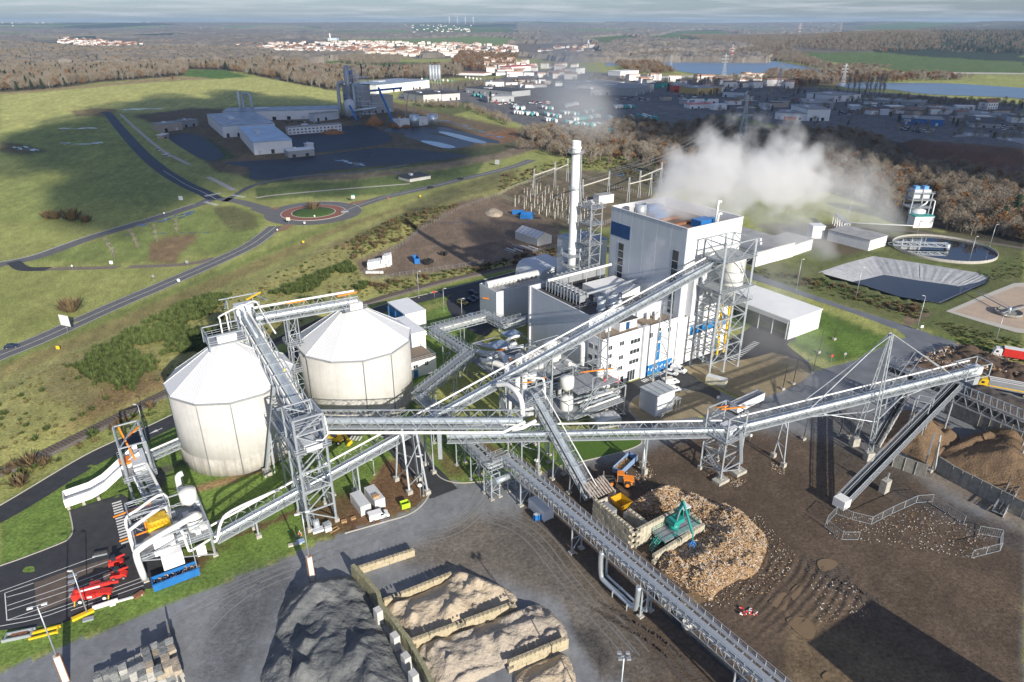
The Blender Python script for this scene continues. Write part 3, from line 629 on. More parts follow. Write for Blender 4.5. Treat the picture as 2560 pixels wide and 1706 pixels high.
for pts in ([(0,738),(300,630),(890,415),(985,395)],[(45,752),(310,660)],[(62,790),(320,715),(760,545),(990,462)],[(66,868),(640,675),(1005,540)],[(70,912),(700,705),(1015,578)],[(70,1000),(350,900),(720,760)],[(72,1003),(340,950),(720,825),(1320,605)],[(0,1056),(350,985),(730,852),(1320,640)],[(650,912),(730,885),(1320,680)],[(45,752),(65,1005)]):
    o=strip('parking_line',tl5(*pts),.16,PAINT,.07,n=3)
zebra(P(291,1254),P(316,1360),16,.55,1.9,.066)
zebra(P(1606,955),P(1660,930),12,.45,1.6);zebra(P(1830,902),P(1893,855),14,.5,2.2);zebra(P(873,1095),P(905,1098),4,.45,2.2)
for a_,b_ in ((P(1040,1144),P(1053,1134)),):zebra(a_,b_,2,.5,2.0)
# standing water
def streaks(px,n,l,seed):
    V=[P(*p) for p in px];rs=random.Random(seed);mb=MB();d0=(V[1]-V[0]).normalized()
    for i in range(n):
        a,b=rs.choice(list(zip(V,V[1:])));c=a.lerp(b,rs.random());w=rs.uniform(.2,1)*l;n_=Vector((-d0.y,d0.x,0));c+=n_*rs.gauss(0,l*.55)+d0*rs.gauss(0,l*.3);ang=rs.uniform(-.25,.25);d=Vector((d0.x*math.cos(ang)-d0.y*math.sin(ang),d0.x*math.sin(ang)+d0.y*math.cos(ang),0));e=Vector((-d.y,d.x,0))*w*rs.uniform(.12,.32)
        mb.quad([(p.x,p.y,.1+.002*i+gz(c.x,c.y)) for p in (c-d*w,c-d*w*.3-e,c+d*w*.6-e*.7,c+d*w,c+d*w*.4+e,c-d*w*.5+e*.8)])
    o=mb.build('puddle',PUDDLEB);tag(o,'scattered rain puddles on the wet ground',None,None,'stuff')
streaks([(330,573),(385,557),(440,543),(480,531)],34,4,1);streaks([(150,322),(245,321)],30,6,2);streaks([(165,358),(200,362),(265,356)],44,4.5,3);streaks([(40,368),(90,378)],22,5,4);streaks([(310,275),(400,272)],60,7,5);streaks([(290,590),(520,580)],16,2.5,6);streaks([(1050,302),(1120,303),(1200,330),(1250,345)],60,6,7);streaks([(845,400),(905,414)],30,5,8);streaks([(1540,440),(1600,426),(1660,438)],40,5,9);streaks([(1100,560),(1180,555)],12,2.2,10);streaks([(1350,290),(1960,290)],0,5,11)
for pts in ([(2043,1405),(2070,1398),(2095,1410),(2080,1425),(2052,1428)],[(1922,1505),(1960,1482),(1970,1500),(1962,1528),(1940,1520)],[(1976,1480),(1995,1462),(2005,1475),(1990,1500),(1980,1500)],[(1965,1550),(2010,1545),(2038,1570),(2030,1600),(2000,1590)],[(2055,1690),(2070,1680),(2078,1695),(2062,1702)],[(1700,1490),(1760,1480),(1770,1500),(1720,1520)]):
    patch('puddle',pts,PUDDLE,.14,3)
# ================================================================== THE PLANT: silos, buildings, galleries
def silo(label,c,Rr,h,apex,phase,pipes):
    t=thing('storage_silo',label,'silo',(c[0],c[1],0),0,'concrete storage silos')
    q=MB();q.lathe([(Rr-.35,0),(Rr-.35,h)],(c[0],c[1],0),56);q.build('wall',CONC,t)
    q=MB();q.lathe([(Rr-.22,0),(Rr-.20,4.6),(Rr-.34,4.7)],(c[0],c[1],0),56);q.build('base_band',CONCB2,t)
    V=[Vector((c[0]+Rr*1.01*math.cos(phase+k*math.pi/6),c[1]+Rr*1.01*math.sin(phase+k*math.pi/6),h)) for k in range(12)]
    T=[Vector((c[0]+1.6*math.cos(phase+k*math.pi/6),c[1]+1.6*math.sin(phase+k*math.pi/6),apex)) for k in range(12)]
    for k in range(12):
        q=MB();a,b,c1,c2=V[k],V[(k+1) % 12],T[(k+1) % 12],T[k];n=(b-a).cross(c2-a).normalized()*.12
        for f in ([a,b,c1,c2],[a-n,c2-n,c1-n,b-n],[a,a-n,b-n,b],[a,c2,c2-n,a-n],[b,b-n,c1-n,c1]):q.quad(f)
        o=q.build('roof_panel',ROOFS[0] if k not in (10,11) else ROOFS[1],t)
        bar('gutter',a-Vector((0,0,.28)),b-Vector((0,0,.28)),.35,STEEL_D,t,.45)
        bar('roof_ridge',a+Vector((0,0,.08)),c2+Vector((0,0,.08)),.10,ROOFW,t)
    q=MB();q.lathe([(1.7,apex-.1),(1.7,apex+.5)],(c[0],c[1],0),12);q.build('roof_cap',STEEL,t)
    for k in pipes:
        a=phase+k*math.pi/6;d=Vector((math.cos(a),math.sin(a),0));o=Vector((c[0],c[1],0))
        q=MB();q.tube([o+d*Rr+Vector((0,0,h-.3)),o+d*(Rr-.05)+Vector((0,0,h-1.6)),o+d*(Rr-.12)+Vector((0,0,.2))],.12,6);q.build('downpipe',STEEL_D,t)
    return t
CONCB2=mat('grey_concrete_band',(.46,.44,.40),.88,0,.2,.4,.05,2,streak=.35)
ROOFS=[mat('silo_roof_sheet',(.68,.69,.70),.55,0,.03,.2,ribs=((.8,.6,0),.5)),mat('silo_roof_lichen',(.62,.62,.58),.6,0,.2,.6)]
S1C,S2C=(-70.4,152.6),(-44.2,175.2)
silo('round concrete silo with white cone roof, nearer of the two, beside the white chute',S1C,15.0,20.4,29.6,R(-160),(2,3))
silo('round concrete silo with white cone roof behind the long horizontal conveyor',S2C,15.7,20.4,29.8,R(-160),(1,3,4))

def gallery(name,label,a,b,W=3.4,H=2.6,pitch=1.9,tube=.75,toff=-.5,pipe=.2,deck=True,rail=True,top=True,group='conveyor galleries',mt=None,thick=.2,cat='conveyor',tubemat=None,sides=True):
    mt=mt or STEEL;a,b=Vector(a),Vector(b);t=thing(name,label,cat,a,0,group)
    d=(b-a).normalized();L=(b-a).length;s=Vector((d.y,-d.x,0)).normalized();up=s.cross(d)
    if up.z<0:up=-up
    if s.y>0:s=-s                                   # s points to the camera's side
    def pt(x,y,z):return a+d*x+s*y+up*z
    for y in (W/2,-W/2):
        for z in (0,H):bar('chord',pt(0,y,z),pt(L,y,z),thick,mt,t)
    n=max(2,int(round(L/pitch)))
    for i in range(n):
        x0,x1=L*i/n,L*(i+1)/n
        for y in (W/2,-W/2):
            z0,z1=((0,H) if i % 2==0 else (H,0));bar('brace',pt(x0,y,z0),pt(x1,y,z1),thick*.55,mt,t)
        if i % 2==0:
            if top:bar('cross_beam',pt(x0,W/2,H),pt(x0,-W/2,H),thick*.55,mt,t);bar('cross_beam',pt(x0,W/2,H),pt(x1,-W/2,H),thick*.4,mt,t)
            bar('floor_beam',pt(x0,W/2,0),pt(x0,-W/2,0),thick*.6,mt,t)
    if deck:
        M,_=frame_of(pt(0,-W*.22,.12),pt(L,-W*.22,.12),up)
        mesh_obj('walkway_deck',unit_mesh('cube',GRATE),None,t,M @ Matrix.Diagonal((W*.42,.06,L,1)))
        M,_=frame_of(pt(0,W*.3,.1),pt(L,W*.3,.1),up)
        mesh_obj('floor_plate',unit_mesh('cube',STEEL_D),None,t,M @ Matrix.Diagonal((W*.3,.05,L,1)))
    if rail:
        for z in (.55,1.1):rod('handrail',pt(0,-W*.44,z),pt(L,-W*.44,z),.045,mt,t,6);
        rod('handrail',pt(0,-W*.02,1.1),pt(L,-W*.02,1.1),.04,mt,t,6)
    if tube:rod('conveyor_tube',pt(0,-toff,.35+tube),pt(L,-toff,.35+tube),tube,tubemat or TUBE,t,20)
    if pipe:rod('dust_pipe',pt(0,-W*.46,H+pipe),pt(L,-W*.46,H+pipe),pipe,WHITEP,t,10)
    return t,pt,L
GRATE=mat('steel_grating',(.30,.32,.34),.6,.2,.2,2)
def trestle(t,c,zt,across,wt=2.6,wb=3.6,panels=None,foot=.9,mt=None,th=.28,bed=True):
    mt=mt or STEEL;c=Vector((c[0],c[1],0));s=Vector(across).normalized();panels=panels or max(1,int(zt/4.5))
    A0,B0,A1,B1=c-s*wb/2+Vector((0,0,foot)),c+s*wb/2+Vector((0,0,foot)),c-s*wt/2+Vector((0,0,zt)),c+s*wt/2+Vector((0,0,zt))
    bar('support_leg',A0,A1,th,mt,t);bar('support_leg',B0,B1,th,mt,t)
    for i in range(panels):
        f0,f1=i/panels,(i+1)/panels
        p,q=(A0.lerp(A1,f0),B0.lerp(B1,f1)) if i % 2==0 else (B0.lerp(B1,f0),A0.lerp(A1,f1))
        bar('brace',p,q,th*.55,mt,t);bar('brace',A0.lerp(A1,f1),B0.lerp(B1,f1),th*.55,mt,t)
    if bed:
        for q in (A0,B0):box('footing',(q.x,q.y,-.2),(1.1,1.1,foot+.2),TH,CONCB,t)
def tower(t,u0,u1,v0,v1,z1,levels,mt=None,th=.3,decks=(),foot=.6,xb=True,z0=0.0):
    mt=mt or STEEL;cs=[(u0,v0),(u1,v0),(u1,v1),(u0,v1)]
    for c in cs:
        bar('support_leg',U(*c,z0+foot),U(*c,z1),th,mt,t)
        if foot>.1:q=U(*c);box('footing',(q.x,q.y,-.2),(1.0,1.0,foot+.2),TH,CONCB,t)
    zs=[z0+foot]+list(levels)
    for i,z in enumerate(zs):
        for k in range(4):
            a,b=cs[k],cs[(k+1) % 4]
            if i:bar('tie_beam',U(*a,z),U(*b,z),th*.7,mt,t)
            if xb and i+1<len(zs):
                zn=zs[i+1];bar('brace',U(*a,z),U(*b,zn),th*.5,mt,t) if (i+k) % 2 else bar('brace',U(*b,z),U(*a,zn),th*.5,mt,t)
    for z in decks:
        ubox('deck',u0-.8,u1+.8,v0-.8,v1+.8,z,z+.14,GRATE,t);railing(t,u0-.8,u1+.8,v0-.8,v1+.8,z+.14,mt)
def railing(t,u0,u1,v0,v1,z,mt=None,step=2.0):
    mt=mt or STEEL;cs=[(u0,v0),(u1,v0),(u1,v1),(u0,v1)]
    for k in range(4):
        a,b=U(*cs[k],z),U(*cs[(k+1) % 4],z)
        for h in (.55,1.1):rod('handrail',a+Vector((0,0,h)),b+Vector((0,0,h)),.045,mt,t,6)
        n=max(1,int((b-a).length/step))
        for i in range(n):p=a.lerp(b,i/n);rod('handrail_post',p,p+Vector((0,0,1.1)),.04,mt,t,6)
def stairs(t,p,q,w=1.0,mt=None):
    mt=mt or STEEL;p,q=Vector(p),Vector(q);d=q-p;n=max(3,int(abs(d.z)/.35));s=Vector((-d.y,d.x,0)).normalized()*w/2
    bar('stair_stringer',p+s,q+s,.12,mt,t,.3);bar('stair_stringer',p-s,q-s,.12,mt,t,.3)
    m=MB()
    for i in range(n):c=p.lerp(q,(i+.5)/n);m.bar(c-s,c+s,.28,.05)
    o=m.build('stair_tread',GRATE,t);o['kind']='stuff'
    for k in (s,-s):rod('handrail',p+k+Vector((0,0,1)),q+k+Vector((0,0,1)),.04,mt,t,6)
# ---- A: the long inclined conveyor from the lower-left hammer station to the top of the boiler house
zA=lambda u:3.4+.2215*(u-17.4)
gA,ptA,LA=gallery('inclined_conveyor','longest inclined conveyor, climbing from the lower left past the silos to the boiler house top',U(12,128.3,zA(12)),U(161,128.3,zA(161)),3.6,2.2,2.1,.82,-.55,.24)
for u_,d_ in ((20,2.6),(30,2.8),(43.2,3.0),(62,3.4),(84,3.6),(98,3.6),(117,4.2),(140.5,4.6)):trestle(gA,U(u_,128.3),zA(u_),(-su,cu,0),3.2,d_+.8,None,.8,None,.34)
# ---- T1: transfer tower beside the near silo
t1=thing('transfer_tower','tall lattice tower with zigzag stairs in front of the near silo','tower',U(33,126),TH,'lattice towers')
tower(t1,29.7,35.8,122.4,129.4,27.6,(5,10,15,20,24,27.6),None,.42,(20,),.8)
tower(t1,30.5,38.5,131.5,141.0,21,(7,14,18,21),None,.36,(17.6,),.5)
ubox('drive_housing',31.2,34.2,122.6,126,20.2,21.2,GREYL,t1);ubox('drive_housing',33,37,134,138,17.8,19.4,WHITEP,t1)
ubox('sign_board',31.3,34.6,121.35,121.43,20.3,21.3,FRAME,t1);ubox('upper_deck',30,35.6,124.5,129.5,24.1,24.3,GRATE,t1);railing(t1,30,35.6,124.5,129.5,24.3)
for i in range(5):stairs(t1,U(30.6 if i % 2==0 else 34.6,124+.5*(i % 2),.6+4.9*i) if False else U(31.0,123.2 if i % 2==0 else 128.6,.7+4.8*i),U(31.0,128.6 if i % 2==0 else 123.2,5.4+4.8*i),.9)
for i in range(4):ubox('landing',30.2,32.2,*((128.2,129.4) if i % 2==0 else (122.4,123.6)),5.3+4.8*i,5.42+4.8*i,GRATE,t1)
q=MB();q.tube([U(36.2,130,26),U(36.2,122.6,26.5),U(36.4,122.3,22.5),U(35,122,21.6),U(33.6,122,22)],.16,8);q.build('white_pipe',WHITEP,t1)
# ---- B: horizontal gallery, C: up to the near silo, D: silo to silo
B0,B1=Vector((-45.5,135.6,16.2)),Vector((2.5,135.6,16.2))
gB,ptB,LB=gallery('horizontal_conveyor','horizontal conveyor in front of the far silo with white pipe along its lower edge',B0,B1,3.8,2.7,2.0,.8,-.3,0)
q=MB();q.tube([Vector((-42.5,133.1,16.4)),Vector((-41.5,133.0,15.6)),Vector((-8,133.0,15.6)),Vector((-2,133.0,15.7)),Vector((3,134.5,17.6))],.36,10);q.build('white_pipe',WHITEP,gB)
for x in (-26.2,-23.2):
    bar('support_leg',(x-1.6 if x<-25 else x+.6,136.4,.9),(x-.4,136.9,16.2),.42,STEEL,gB);bar('support_leg',(x+2.2 if x<-25 else x+3.4,131.2,.9),(x+1,134.4,16.2),.42,STEEL,gB)
for p_,q_ in (((-27.6,136.4,1),(-24.2,131.4,7)),((-22.6,136.4,1),(-20.6,131.6,7)),((-27.4,136.5,8),(-23.4,133,9)),((-24.2,131.4,7),(-21,132,14)),((-27.4,136.5,9),(-23,136.7,15)),((-24,131.6,2),(-20.4,131.6,6))):bar('brace',p_,q_,.2,STEEL,gB)
for x,y in ((-27.8,136.4),(-22.6,136.4),(-24,131.2),(-19.8,131.2)):box('footing',(x,y,-.2),(1.3,1.3,1.2),TH,CONCB,gB)
box('discharge_chute',(-16.6,133.6,8.2),(.9,.8,7.6),0,STEEL,gB)
gC,ptC,LC=gallery('silo_conveyor','steep conveyor rising over the near silo roof from the transfer tower',U(36.0,139.5,18.6),U(34.6,178.5,30.2),4.4,2.6,2.0,1.05,0.0,0)
for y in (1.45,-1.45):rod('white_pipe',ptC(0,y,1.2),ptC(LC,y,1.2),.22,WHITEP,gC,8)
bar('support_leg',U(28.1,148.3,1.5),U(33.4,150,22),.55,STEEL,gC);q=U(28.1,148.3);box('footing',(q.x,q.y,-.2),(1.9,1.9,1.7),TH,CONCB,gC)
for a_,b_ in (((29.6,147,.6),(30.6,149.2,11)),((28.5,148.4,3),(36.8,149,20)),((36.8,148.5,.5),(37.2,149.5,21.5)),((30,148.8,8),(36.9,148.8,12)),((36.8,148.7,2),(31.4,149.2,13))):bar('brace',U(*a_),U(*b_),.22,STEEL,gC)
head=thing('silo_head_platform','railed steel platform with white pipe loops on top of the near silo','platform',(S1C[0],S1C[1],29.8))
for z in (30.2,32.8,34.6):
    for a_,b_ in (((23,162),(31.5,162)),((31.5,162),(31.5,169)),((31.5,169),(23,169)),((23,169),(23,162))):bar('frame_beam',U(*a_,z) if z<34 else U(a_[0]+9,a_[1]+12,z),U(*b_,z) if z<34 else U(b_[0]+7,b_[1]+12,z),.22,STEEL,head)
for c_ in ((23,162),(31.5,162),(31.5,169),(23,169)):bar('frame_post',U(*c_,29.0),U(*c_,32.8),.24,STEEL,head)
for c_ in ((32,174),(38.5,174),(38.5,181),(32,181)):bar('frame_post',U(*c_,26.0),U(*c_,34.6),.24,STEEL,head)
ubox('deck',23,31.5,162,169,30.2,30.4,GRATE,head);railing(head,23,31.5,162,169,30.4);ubox('drive_housing',25,29.5,162.4,164,30.5,32.2,WHITEP,head);ubox('drive_housing',33,37.6,177,180,30.6,33.2,GREYL,head)
for k,(u0_,u1_) in enumerate(((27,33),(29,34.5),(32.4,37.4))):
    q=MB();q.tube(smooth_line([U(u0_,166+k*2,31),U(u0_,166+k*2,35-.3*k),U(u0_+.4,167+k*2,35.6-.3*k),U(u1_,170+k*2,35.6-.3*k),U(u1_+.5,168+k,33),U(u1_+.6,160,31)],4),.2,8);q.build('white_pipe',WHITEP,head)
bar('hoist_beam',U(36,176.5,34.9),U(40.5,180,34.9),.35,YEL,head)
gD,ptD,LD=gallery('horizontal_conveyor','high conveyor bridge joining the tops of the two silos',U(36.5,171.5,30.2),U(62.5,168.3,30.4),4.0,3.0,1.9,.85,-.4,.3)
bar('hoist_beam',ptD(LD-5,.2,3.3),ptD(LD+.5,-.6,3.3),.3,ORA,gD);bar('hoist_beam',ptD(8,-.6,3.4),ptD(13,-.6,3.4),.25,ORA,gD)
ubox('deck',58,64,165,170.5,29.9,30.1,GRATE,gD);railing(gD,58,64,165,170.5,30.1);ubox('drive_housing',59.5,63,165.4,167,30.1,31.8,WHITEP,gD)
tD=thing('stair_tower','narrow lattice ladder tower between the two silos','tower',U(45,171),TH,'lattice towers')
tower(tD,43.8,46.6,170.5,173.3,30,(5,10,15,20,25,29.8),None,.2,(14,22),.4)
for i in range(6):stairs(tD,U(44.3,170.9 if i % 2==0 else 173,.6+4.9*i),U(44.3,173 if i % 2==0 else 170.9,5.4+4.9*i),.7)
# ---- E: conveyor from the wood hopper, junction tower, F and G galleries, T2
gE,ptE,LE=gallery('inclined_conveyor','inclined conveyor rising from the wood hopper to the junction tower',U(86.3,95.8,1.4),U(86.3,118.5,17.6),3.2,2.3,1.9,.65,-.2,.12)
for v_,z_ in ((101.5,5.0),(108,9.6),(114,14)):trestle(gE,U(86.3,v_),z_,(cu,su,0),3,3.4,None,.4,None,.26)
tj=thing('junction_tower','open steel frame at the junction of the horizontal and wood conveyors with bent white ducts','tower',U(84,119),TH,'lattice towers')
tower(tj,81.5,90,116.5,122.5,21.5,(6,12,17,21.5),None,.32,(17,),.5)
q=MB();q.tube(smooth_line([U(79.5,124.5,20),U(80.5,121.5,21),U(80.8,118,20.6),U(80.9,116,19),U(80.6,115,16)],6),.62,12);q.build('bent_duct',WHITEP,tj)
q=MB();q.tube(smooth_line([U(85,121,21.8),U(87.5,118,22.3),U(88.2,117,21.6),U(88.2,116.4,16)],5),.28,10);q.build('bent_duct',WHITEP,tj)
q=MB();q.tube([Vector((0,133.6,15.9)),Vector((2.6,133.9,16.4)),Vector((5.5,135,17.6))],.45,10);q.build('bent_duct',WHITEP,tj)
bar('hoist_beam',U(83.5,119,21.8),U(85.6,118.2,21.8),.25,ORA,tj);bar('hoist_beam',U(87,120,21.5),U(89.8,118.6,21.5),.25,ORA,tj)
F0,F1=Vector((-15.5,140.2,9.2)),Vector((50.5,140.3,10.8))
gF,ptF,LF=gallery('horizontal_conveyor','long low conveyor crossing the green lawn towards the stair tower at right',F0,F1,3.6,2.4,1.9,.75,-.2,.22)
for x in (-8,6.5,32.3):trestle(gF,(x,140.2),ptF(x+15.5,0,0).z,(0,1,0),2.6,2.8,2,1.0 if x<30 else 1.8,None,.34)
t2=thing('transfer_tower','steel stair tower on concrete feet where two right-hand conveyors meet','tower',U(121,87.5),TH,'lattice towers')
tower(t2,117.4,123.8,84.6,91,17.4,(3,7,11,14.2,17.4),None,.34,(11,),1.0)
for i in range(3):stairs(t2,U(118.5,85.2 if i % 2==0 else 90.4,1+3.4*i),U(118.5,90.4 if i % 2==0 else 85.2,4.3+3.4*i),.9)
M_,L_=frame_of(U(121.8,84.2,12.6),U(122.4,83.2,4.4));mesh_obj('discharge_chute',unit_mesh('cube',STEEL),None,t2,M_ @ Matrix.Diagonal((1.2,.6,L_,1)))
ubox('drive_housing',120,122.5,86,89,11.2,13.2,GREYL,t2);bar('hoist_beam',U(119,88.5,17.7),U(124.6,86,17.7),.28,ORA,t2);bar('hoist_beam',U(119,89.8,17.4),U(122,89,17.4),.22,ORA,t2)
for c_ in ((117.4,84.6),(123.8,84.6)):ubox('base_slab',c_[0]-1.8,c_[0]+1.8,c_[1]-1.2,c_[1]+1.2,0,.8,CONCB,t2)
G0,G1=Vector((54,141.0,11.2)),Vector((117.5,156.0,19.2))
gG,ptG,LG=gallery('cable_stayed_conveyor','long rising conveyor hung from a tall pointed lattice mast at right',G0,G1,3.4,2.4,1.9,.85,-.5,.2)
dG=(G1-G0).normalized();sG=Vector((-dG.y,dG.x,0)).normalized()
trestle(gG,(66.8,144.1),ptG(13.2,0,0).z,sG,1.6,4.4,3,1.2)
mast=thing('lattice_mast','tall pointed lattice mast straddling the rising conveyor at right','mast',(89.5,148.3,0),0,'lattice towers')
mtop=Vector((89.6,148.2,33.5));leg={}
for nm,c_ in (('far',Vector((89.2,151.6,2.2))),('near',Vector((89.8,145.0,2.2)))):
    tp=mtop+Vector((0,.5 if nm=='far' else-.5,0))
    for s_ in (-.75,.75):
        a_=c_+dG*s_;b_=tp+dG*s_*.25;rod('mast_leg',a_,b_,.17,STEEL,mast,8);leg[nm,s_]=(a_,b_)
    box('footing',(c_.x,c_.y,-.2),(2.0,1.7,2.5),math.atan2(dG.y,dG.x),CONCB,mast)
    for i in range(14):
        f0,f1=i/14,(i+1)/14;A,B=leg[nm,-.75],leg[nm,.75]
        bar('brace',A[0].lerp(A[1],f0) if i % 2 else B[0].lerp(B[1],f0),B[0].lerp(B[1],f1) if i % 2 else A[0].lerp(A[1],f1),.1,STEEL,mast)
for f_ in (.2,.36,.72,.84):bar('brace',leg['far',.75][0].lerp(leg['far',.75][1],f_),leg['near',.75][0].lerp(leg['near',.75][1],f_),.14,STEEL,mast)
for a_,b_ in ((18,None),(18,None)):pass
for sd in (1.6,-1.6):
    tp=mtop+sG*sd*.25
    rod('stay_tube',ptG(18.5,sd,2.4),tp,.13,STEEL,mast,8);rod('stay_tube',ptG(57,sd,2.6),tp,.13,STEEL,mast,8)
    rod('strut_tube',ptG(18,sd,0),Vector((89.6,148.2+sd*1.5,10.6)),.14,STEEL,mast,8);rod('strut_tube',ptG(51,sd,0),Vector((89.8,148.2+sd*1.5,10.6)),.14,STEEL,mast,8)
for i in range(7):
    f=(i+.6)/7.6
    for x_,z_ in ((18.5,2.4),(57,2.6)):
        a_,b_=ptG(x_,1.6,z_).lerp(mtop,f),ptG(x_,-1.6,z_).lerp(mtop,min(1,f+(.08 if i % 2 else-.05)));bar('brace',a_,b_,.08,STEEL,mast)
    for x_ in (18,51):
        a_,b_=ptG(x_,1.6,0).lerp(Vector((89.6,145.8,10.6)),f),ptG(x_,-1.6,0).lerp(Vector((89.6,150.6,10.6)),min(1,f+(.1 if i % 2 else-.08)));bar('brace',a_,b_,.09,STEEL,mast)
for x_ in (40,43):bar('brace',ptG(x_,1.6,2.4),mtop.lerp(ptG(57,0,2.6),.45 if x_==40 else .58),.12,STEEL,mast)
hd=thing('conveyor_head','boxed steel discharge head at the far end of the mast conveyor','conveyor head',G1)
for z_ in (-.6,2.8):
    for k in range(4):
        cs_=[(-4,2.2),(2.8,2.2),(2.8,-2.2),(-4,-2.2)];a_,b_=cs_[k],cs_[(k+1) % 4]
        bar('frame_beam',G1+dG*a_[0]+sG*a_[1]+Vector((0,0,z_)),G1+dG*b_[0]+sG*b_[1]+Vector((0,0,z_)),.2,STEEL,hd)
        if z_<0:bar('frame_post',G1+dG*a_[0]+sG*a_[1]+Vector((0,0,-.6)),G1+dG*a_[0]+sG*a_[1]+Vector((0,0,2.8)),.2,STEEL,hd)
box('drive_housing',G1+dG*.2+Vector((0,0,-.3)),(3.2,2.2,2),math.atan2(dG.y,dG.x),GREYL,hd);box('discharge_chute',G1+dG*1.2+Vector((0,0,-3.6)),(1.6,1.6,3.4),math.atan2(dG.y,dG.x),STEEL,hd)
gH,ptH,LH=gallery('open_belt_conveyor','open dark-belted conveyor sloping down from the mast conveyor head to the muddy yard',U(131.4,62.8,1.0),U(184.5,66.2,14.2),2.9,1.3,1.5,0,0,0,True,True,False,'conveyor galleries',STEEL_D,.16)
M_,L_=frame_of(ptH(1.5,.1,.5),ptH(LH,.1,.5));mesh_obj('rubber_belt',unit_mesh('cube',RUB),None,gH,M_ @ Matrix.Diagonal((1.25,.08,L_,1)))
for y_ in (.85,-.65):M_,L_=frame_of(ptH(1.5,y_,.7),ptH(LH,y_,.7));mesh_obj('belt_side_guard',unit_mesh('cube',STEEL),None,gH,M_ @ Matrix.Diagonal((.07,.5,L_,1)))
b_=box('tail_hopper',ptH(.8,.1,-.6),(2.6,2.8,2.2),TH,WHITEP,gH)
bar('support_leg',(102.8,142.5,.3),(102.9,142.6,9.2),.3,STEEL,gH);bar('support_leg',(104.2,140.6,.3),(104,142,9.2),.3,STEEL,gH);bar('support_leg',(87.3,131.9,3.2),(87.6,132.1,5.2),.3,STEEL,gH)
box('footing',(87.3,131.9,-.2),(2.1,1.5,3.6),TH,CONCB,gH)
# ---- K and J: pipe bridges
def rack(name,label,pts,W=2.6,H=1.9,pipes=((-.7,.5,.3),(.1,.45,.22),(.8,.6,.3),(-.2,1.3,.16)),pitch=1.7,legs=(),solid=False,group='pipe bridges'):
    t=thing(name,label,'pipe bridge',pts[0],0,group);V=[Vector(p) for p in pts]
    for a,b in zip(V,V[1:]):
        d=(b-a).normalized();L=(b-a).length;s=Vector((d.y,-d.x,0)).normalized();up=Vector((0,0,1))
        for y in (W/2,-W/2):
            for z in (0,H):bar('chord',a+s*y+up*z-d*W*.5,b+s*y+up*z+d*W*.5,.2,STEEL,t)
            bar('handrail',a+s*y*1.02+up*(H+1),b+s*y*1.02+up*(H+1),.07,STEEL,t);bar('handrail',a+s*y*1.02+up*(H+.5),b+s*y*1.02+up*(H+.5),.06,STEEL,t)
        n=max(1,int(L/pitch))
        for i in range(n):
            x0,x1=L*i/n,L*(i+1)/n
            for y in (W/2,-W/2):
                z0,z1=(0,H) if i % 2 else (H,0);bar('brace',a+d*x0+s*y+up*z0,a+d*x1+s*y+up*z1,.1,STEEL,t);bar('post',a+d*x0+s*y+up*0,a+d*x0+s*y+up*(H+1),.09,STEEL,t)
            bar('cross_beam',a+d*x0-s*W/2+up*H,a+d*x0+s*W/2+up*H,.16,STEEL,t)
            if i % 2:bar('cross_beam',a+d*x0-s*W/2,a+d*x0+s*W/2,.14,STEEL,t)
        M_,L_=frame_of(a+s*.45+up*(H+.08),b+s*.45+up*(H+.08));mesh_obj('walkway_deck',unit_mesh('cube',STEEL if solid else GRATE),None,t,M_ @ Matrix.Diagonal((W*.42,.07,L_,1)))
        M_,L_=frame_of(a-s*.9+up*(H+.16),b-s*.9+up*(H+.16));mesh_obj('cable_tray',unit_mesh('cube',STEEL_D),None,t,M_ @ Matrix.Diagonal((W*.2,.12,L_,1)))
        for y,z,r in pipes:rod('pipe',a+s*y+up*z-d*.8,b+s*y+up*z+d*.8,r,TUBE if r>.25 else WHITEP,t,10)
    for c,w,ac in legs:trestle(t,c,pts[0][2],ac,w,w,2,.2,None,.24)
    return t
uv_,vv_=(cu,su,0),(-su,cu,0)
rack('pipe_bridge','stepped pipe bridge zigzagging from the white louvred units to the grey turbine hall',[U(133,174.6,8),U(114.8,174.6,8),U(114.2,184,8),U(93,184,8),U(94,162,8),U(69.6,148,8)],2.8,2.2,legs=((U(126,174.6),2.6,vv_),(U(104,184),2.6,vv_),(U(93.5,176),2.6,uv_),(U(93.8,166),2.6,uv_),(U(86,157.5),2.6,(-su*.8,cu,0)),(U(76,151.5),2.6,(-su*.8,cu,0))))
rack('pipe_bridge','pipe bridge running from the far silo to the elbow tower above the yard',[U(69.6,148,8.0),U(69.6,112.4,6.8)],2.6,2.0,legs=((U(69.6,138),2.4,uv_),(U(69.6,126),2.4,uv_),(U(69.6,119),2.4,uv_)))
je=rack('pipe_bridge','short elbow of pipe bridge on two lattice legs at the yard corner',[U(69.6,112.2,6.8),U(74.2,112.2,6.8)],2.6,2.0)
for c_ in ((68.2,109.5),(73,110)):tower(je,c_[0],c_[0]+2.2,c_[1],c_[1]+3.2,6.8,(2.4,4.6,6.8),None,.26,(),.3)
q=MB();q.tube([U(68.6,108.6,5.4),U(73.4,108.8,5.4)],.75,14);q.build('lagged_pipe',TUBE,je)
jl=rack('pipe_bridge','longest pipe bridge, running diagonally over the yard to the lower right corner',[U(73.8,111,6.8),U(73.8,20,7.2)],2.9,2.1,((-.75,.55,.42),(.2,.5,.4),(.95,.9,.2)),1.75,solid=True)
for v_ in (104,85.4,65,44,33):trestle(jl,U(73.8,v_),6.9,uv_,2.6,2.6,2,.35,None,.3)
q=MB();q.tube(smooth_line([U(72.2,76,7.4),U(72.0,76,5.6),U(72.0,75.6,2.2),U(72.0,74.6,1.3),U(72.0,70,1.3),U(72.0,66.6,1.3),U(72.0,65.8,2.2),U(72.0,65.6,7.2)],5),.5,14);q.build('expansion_loop',TUBE,jl)
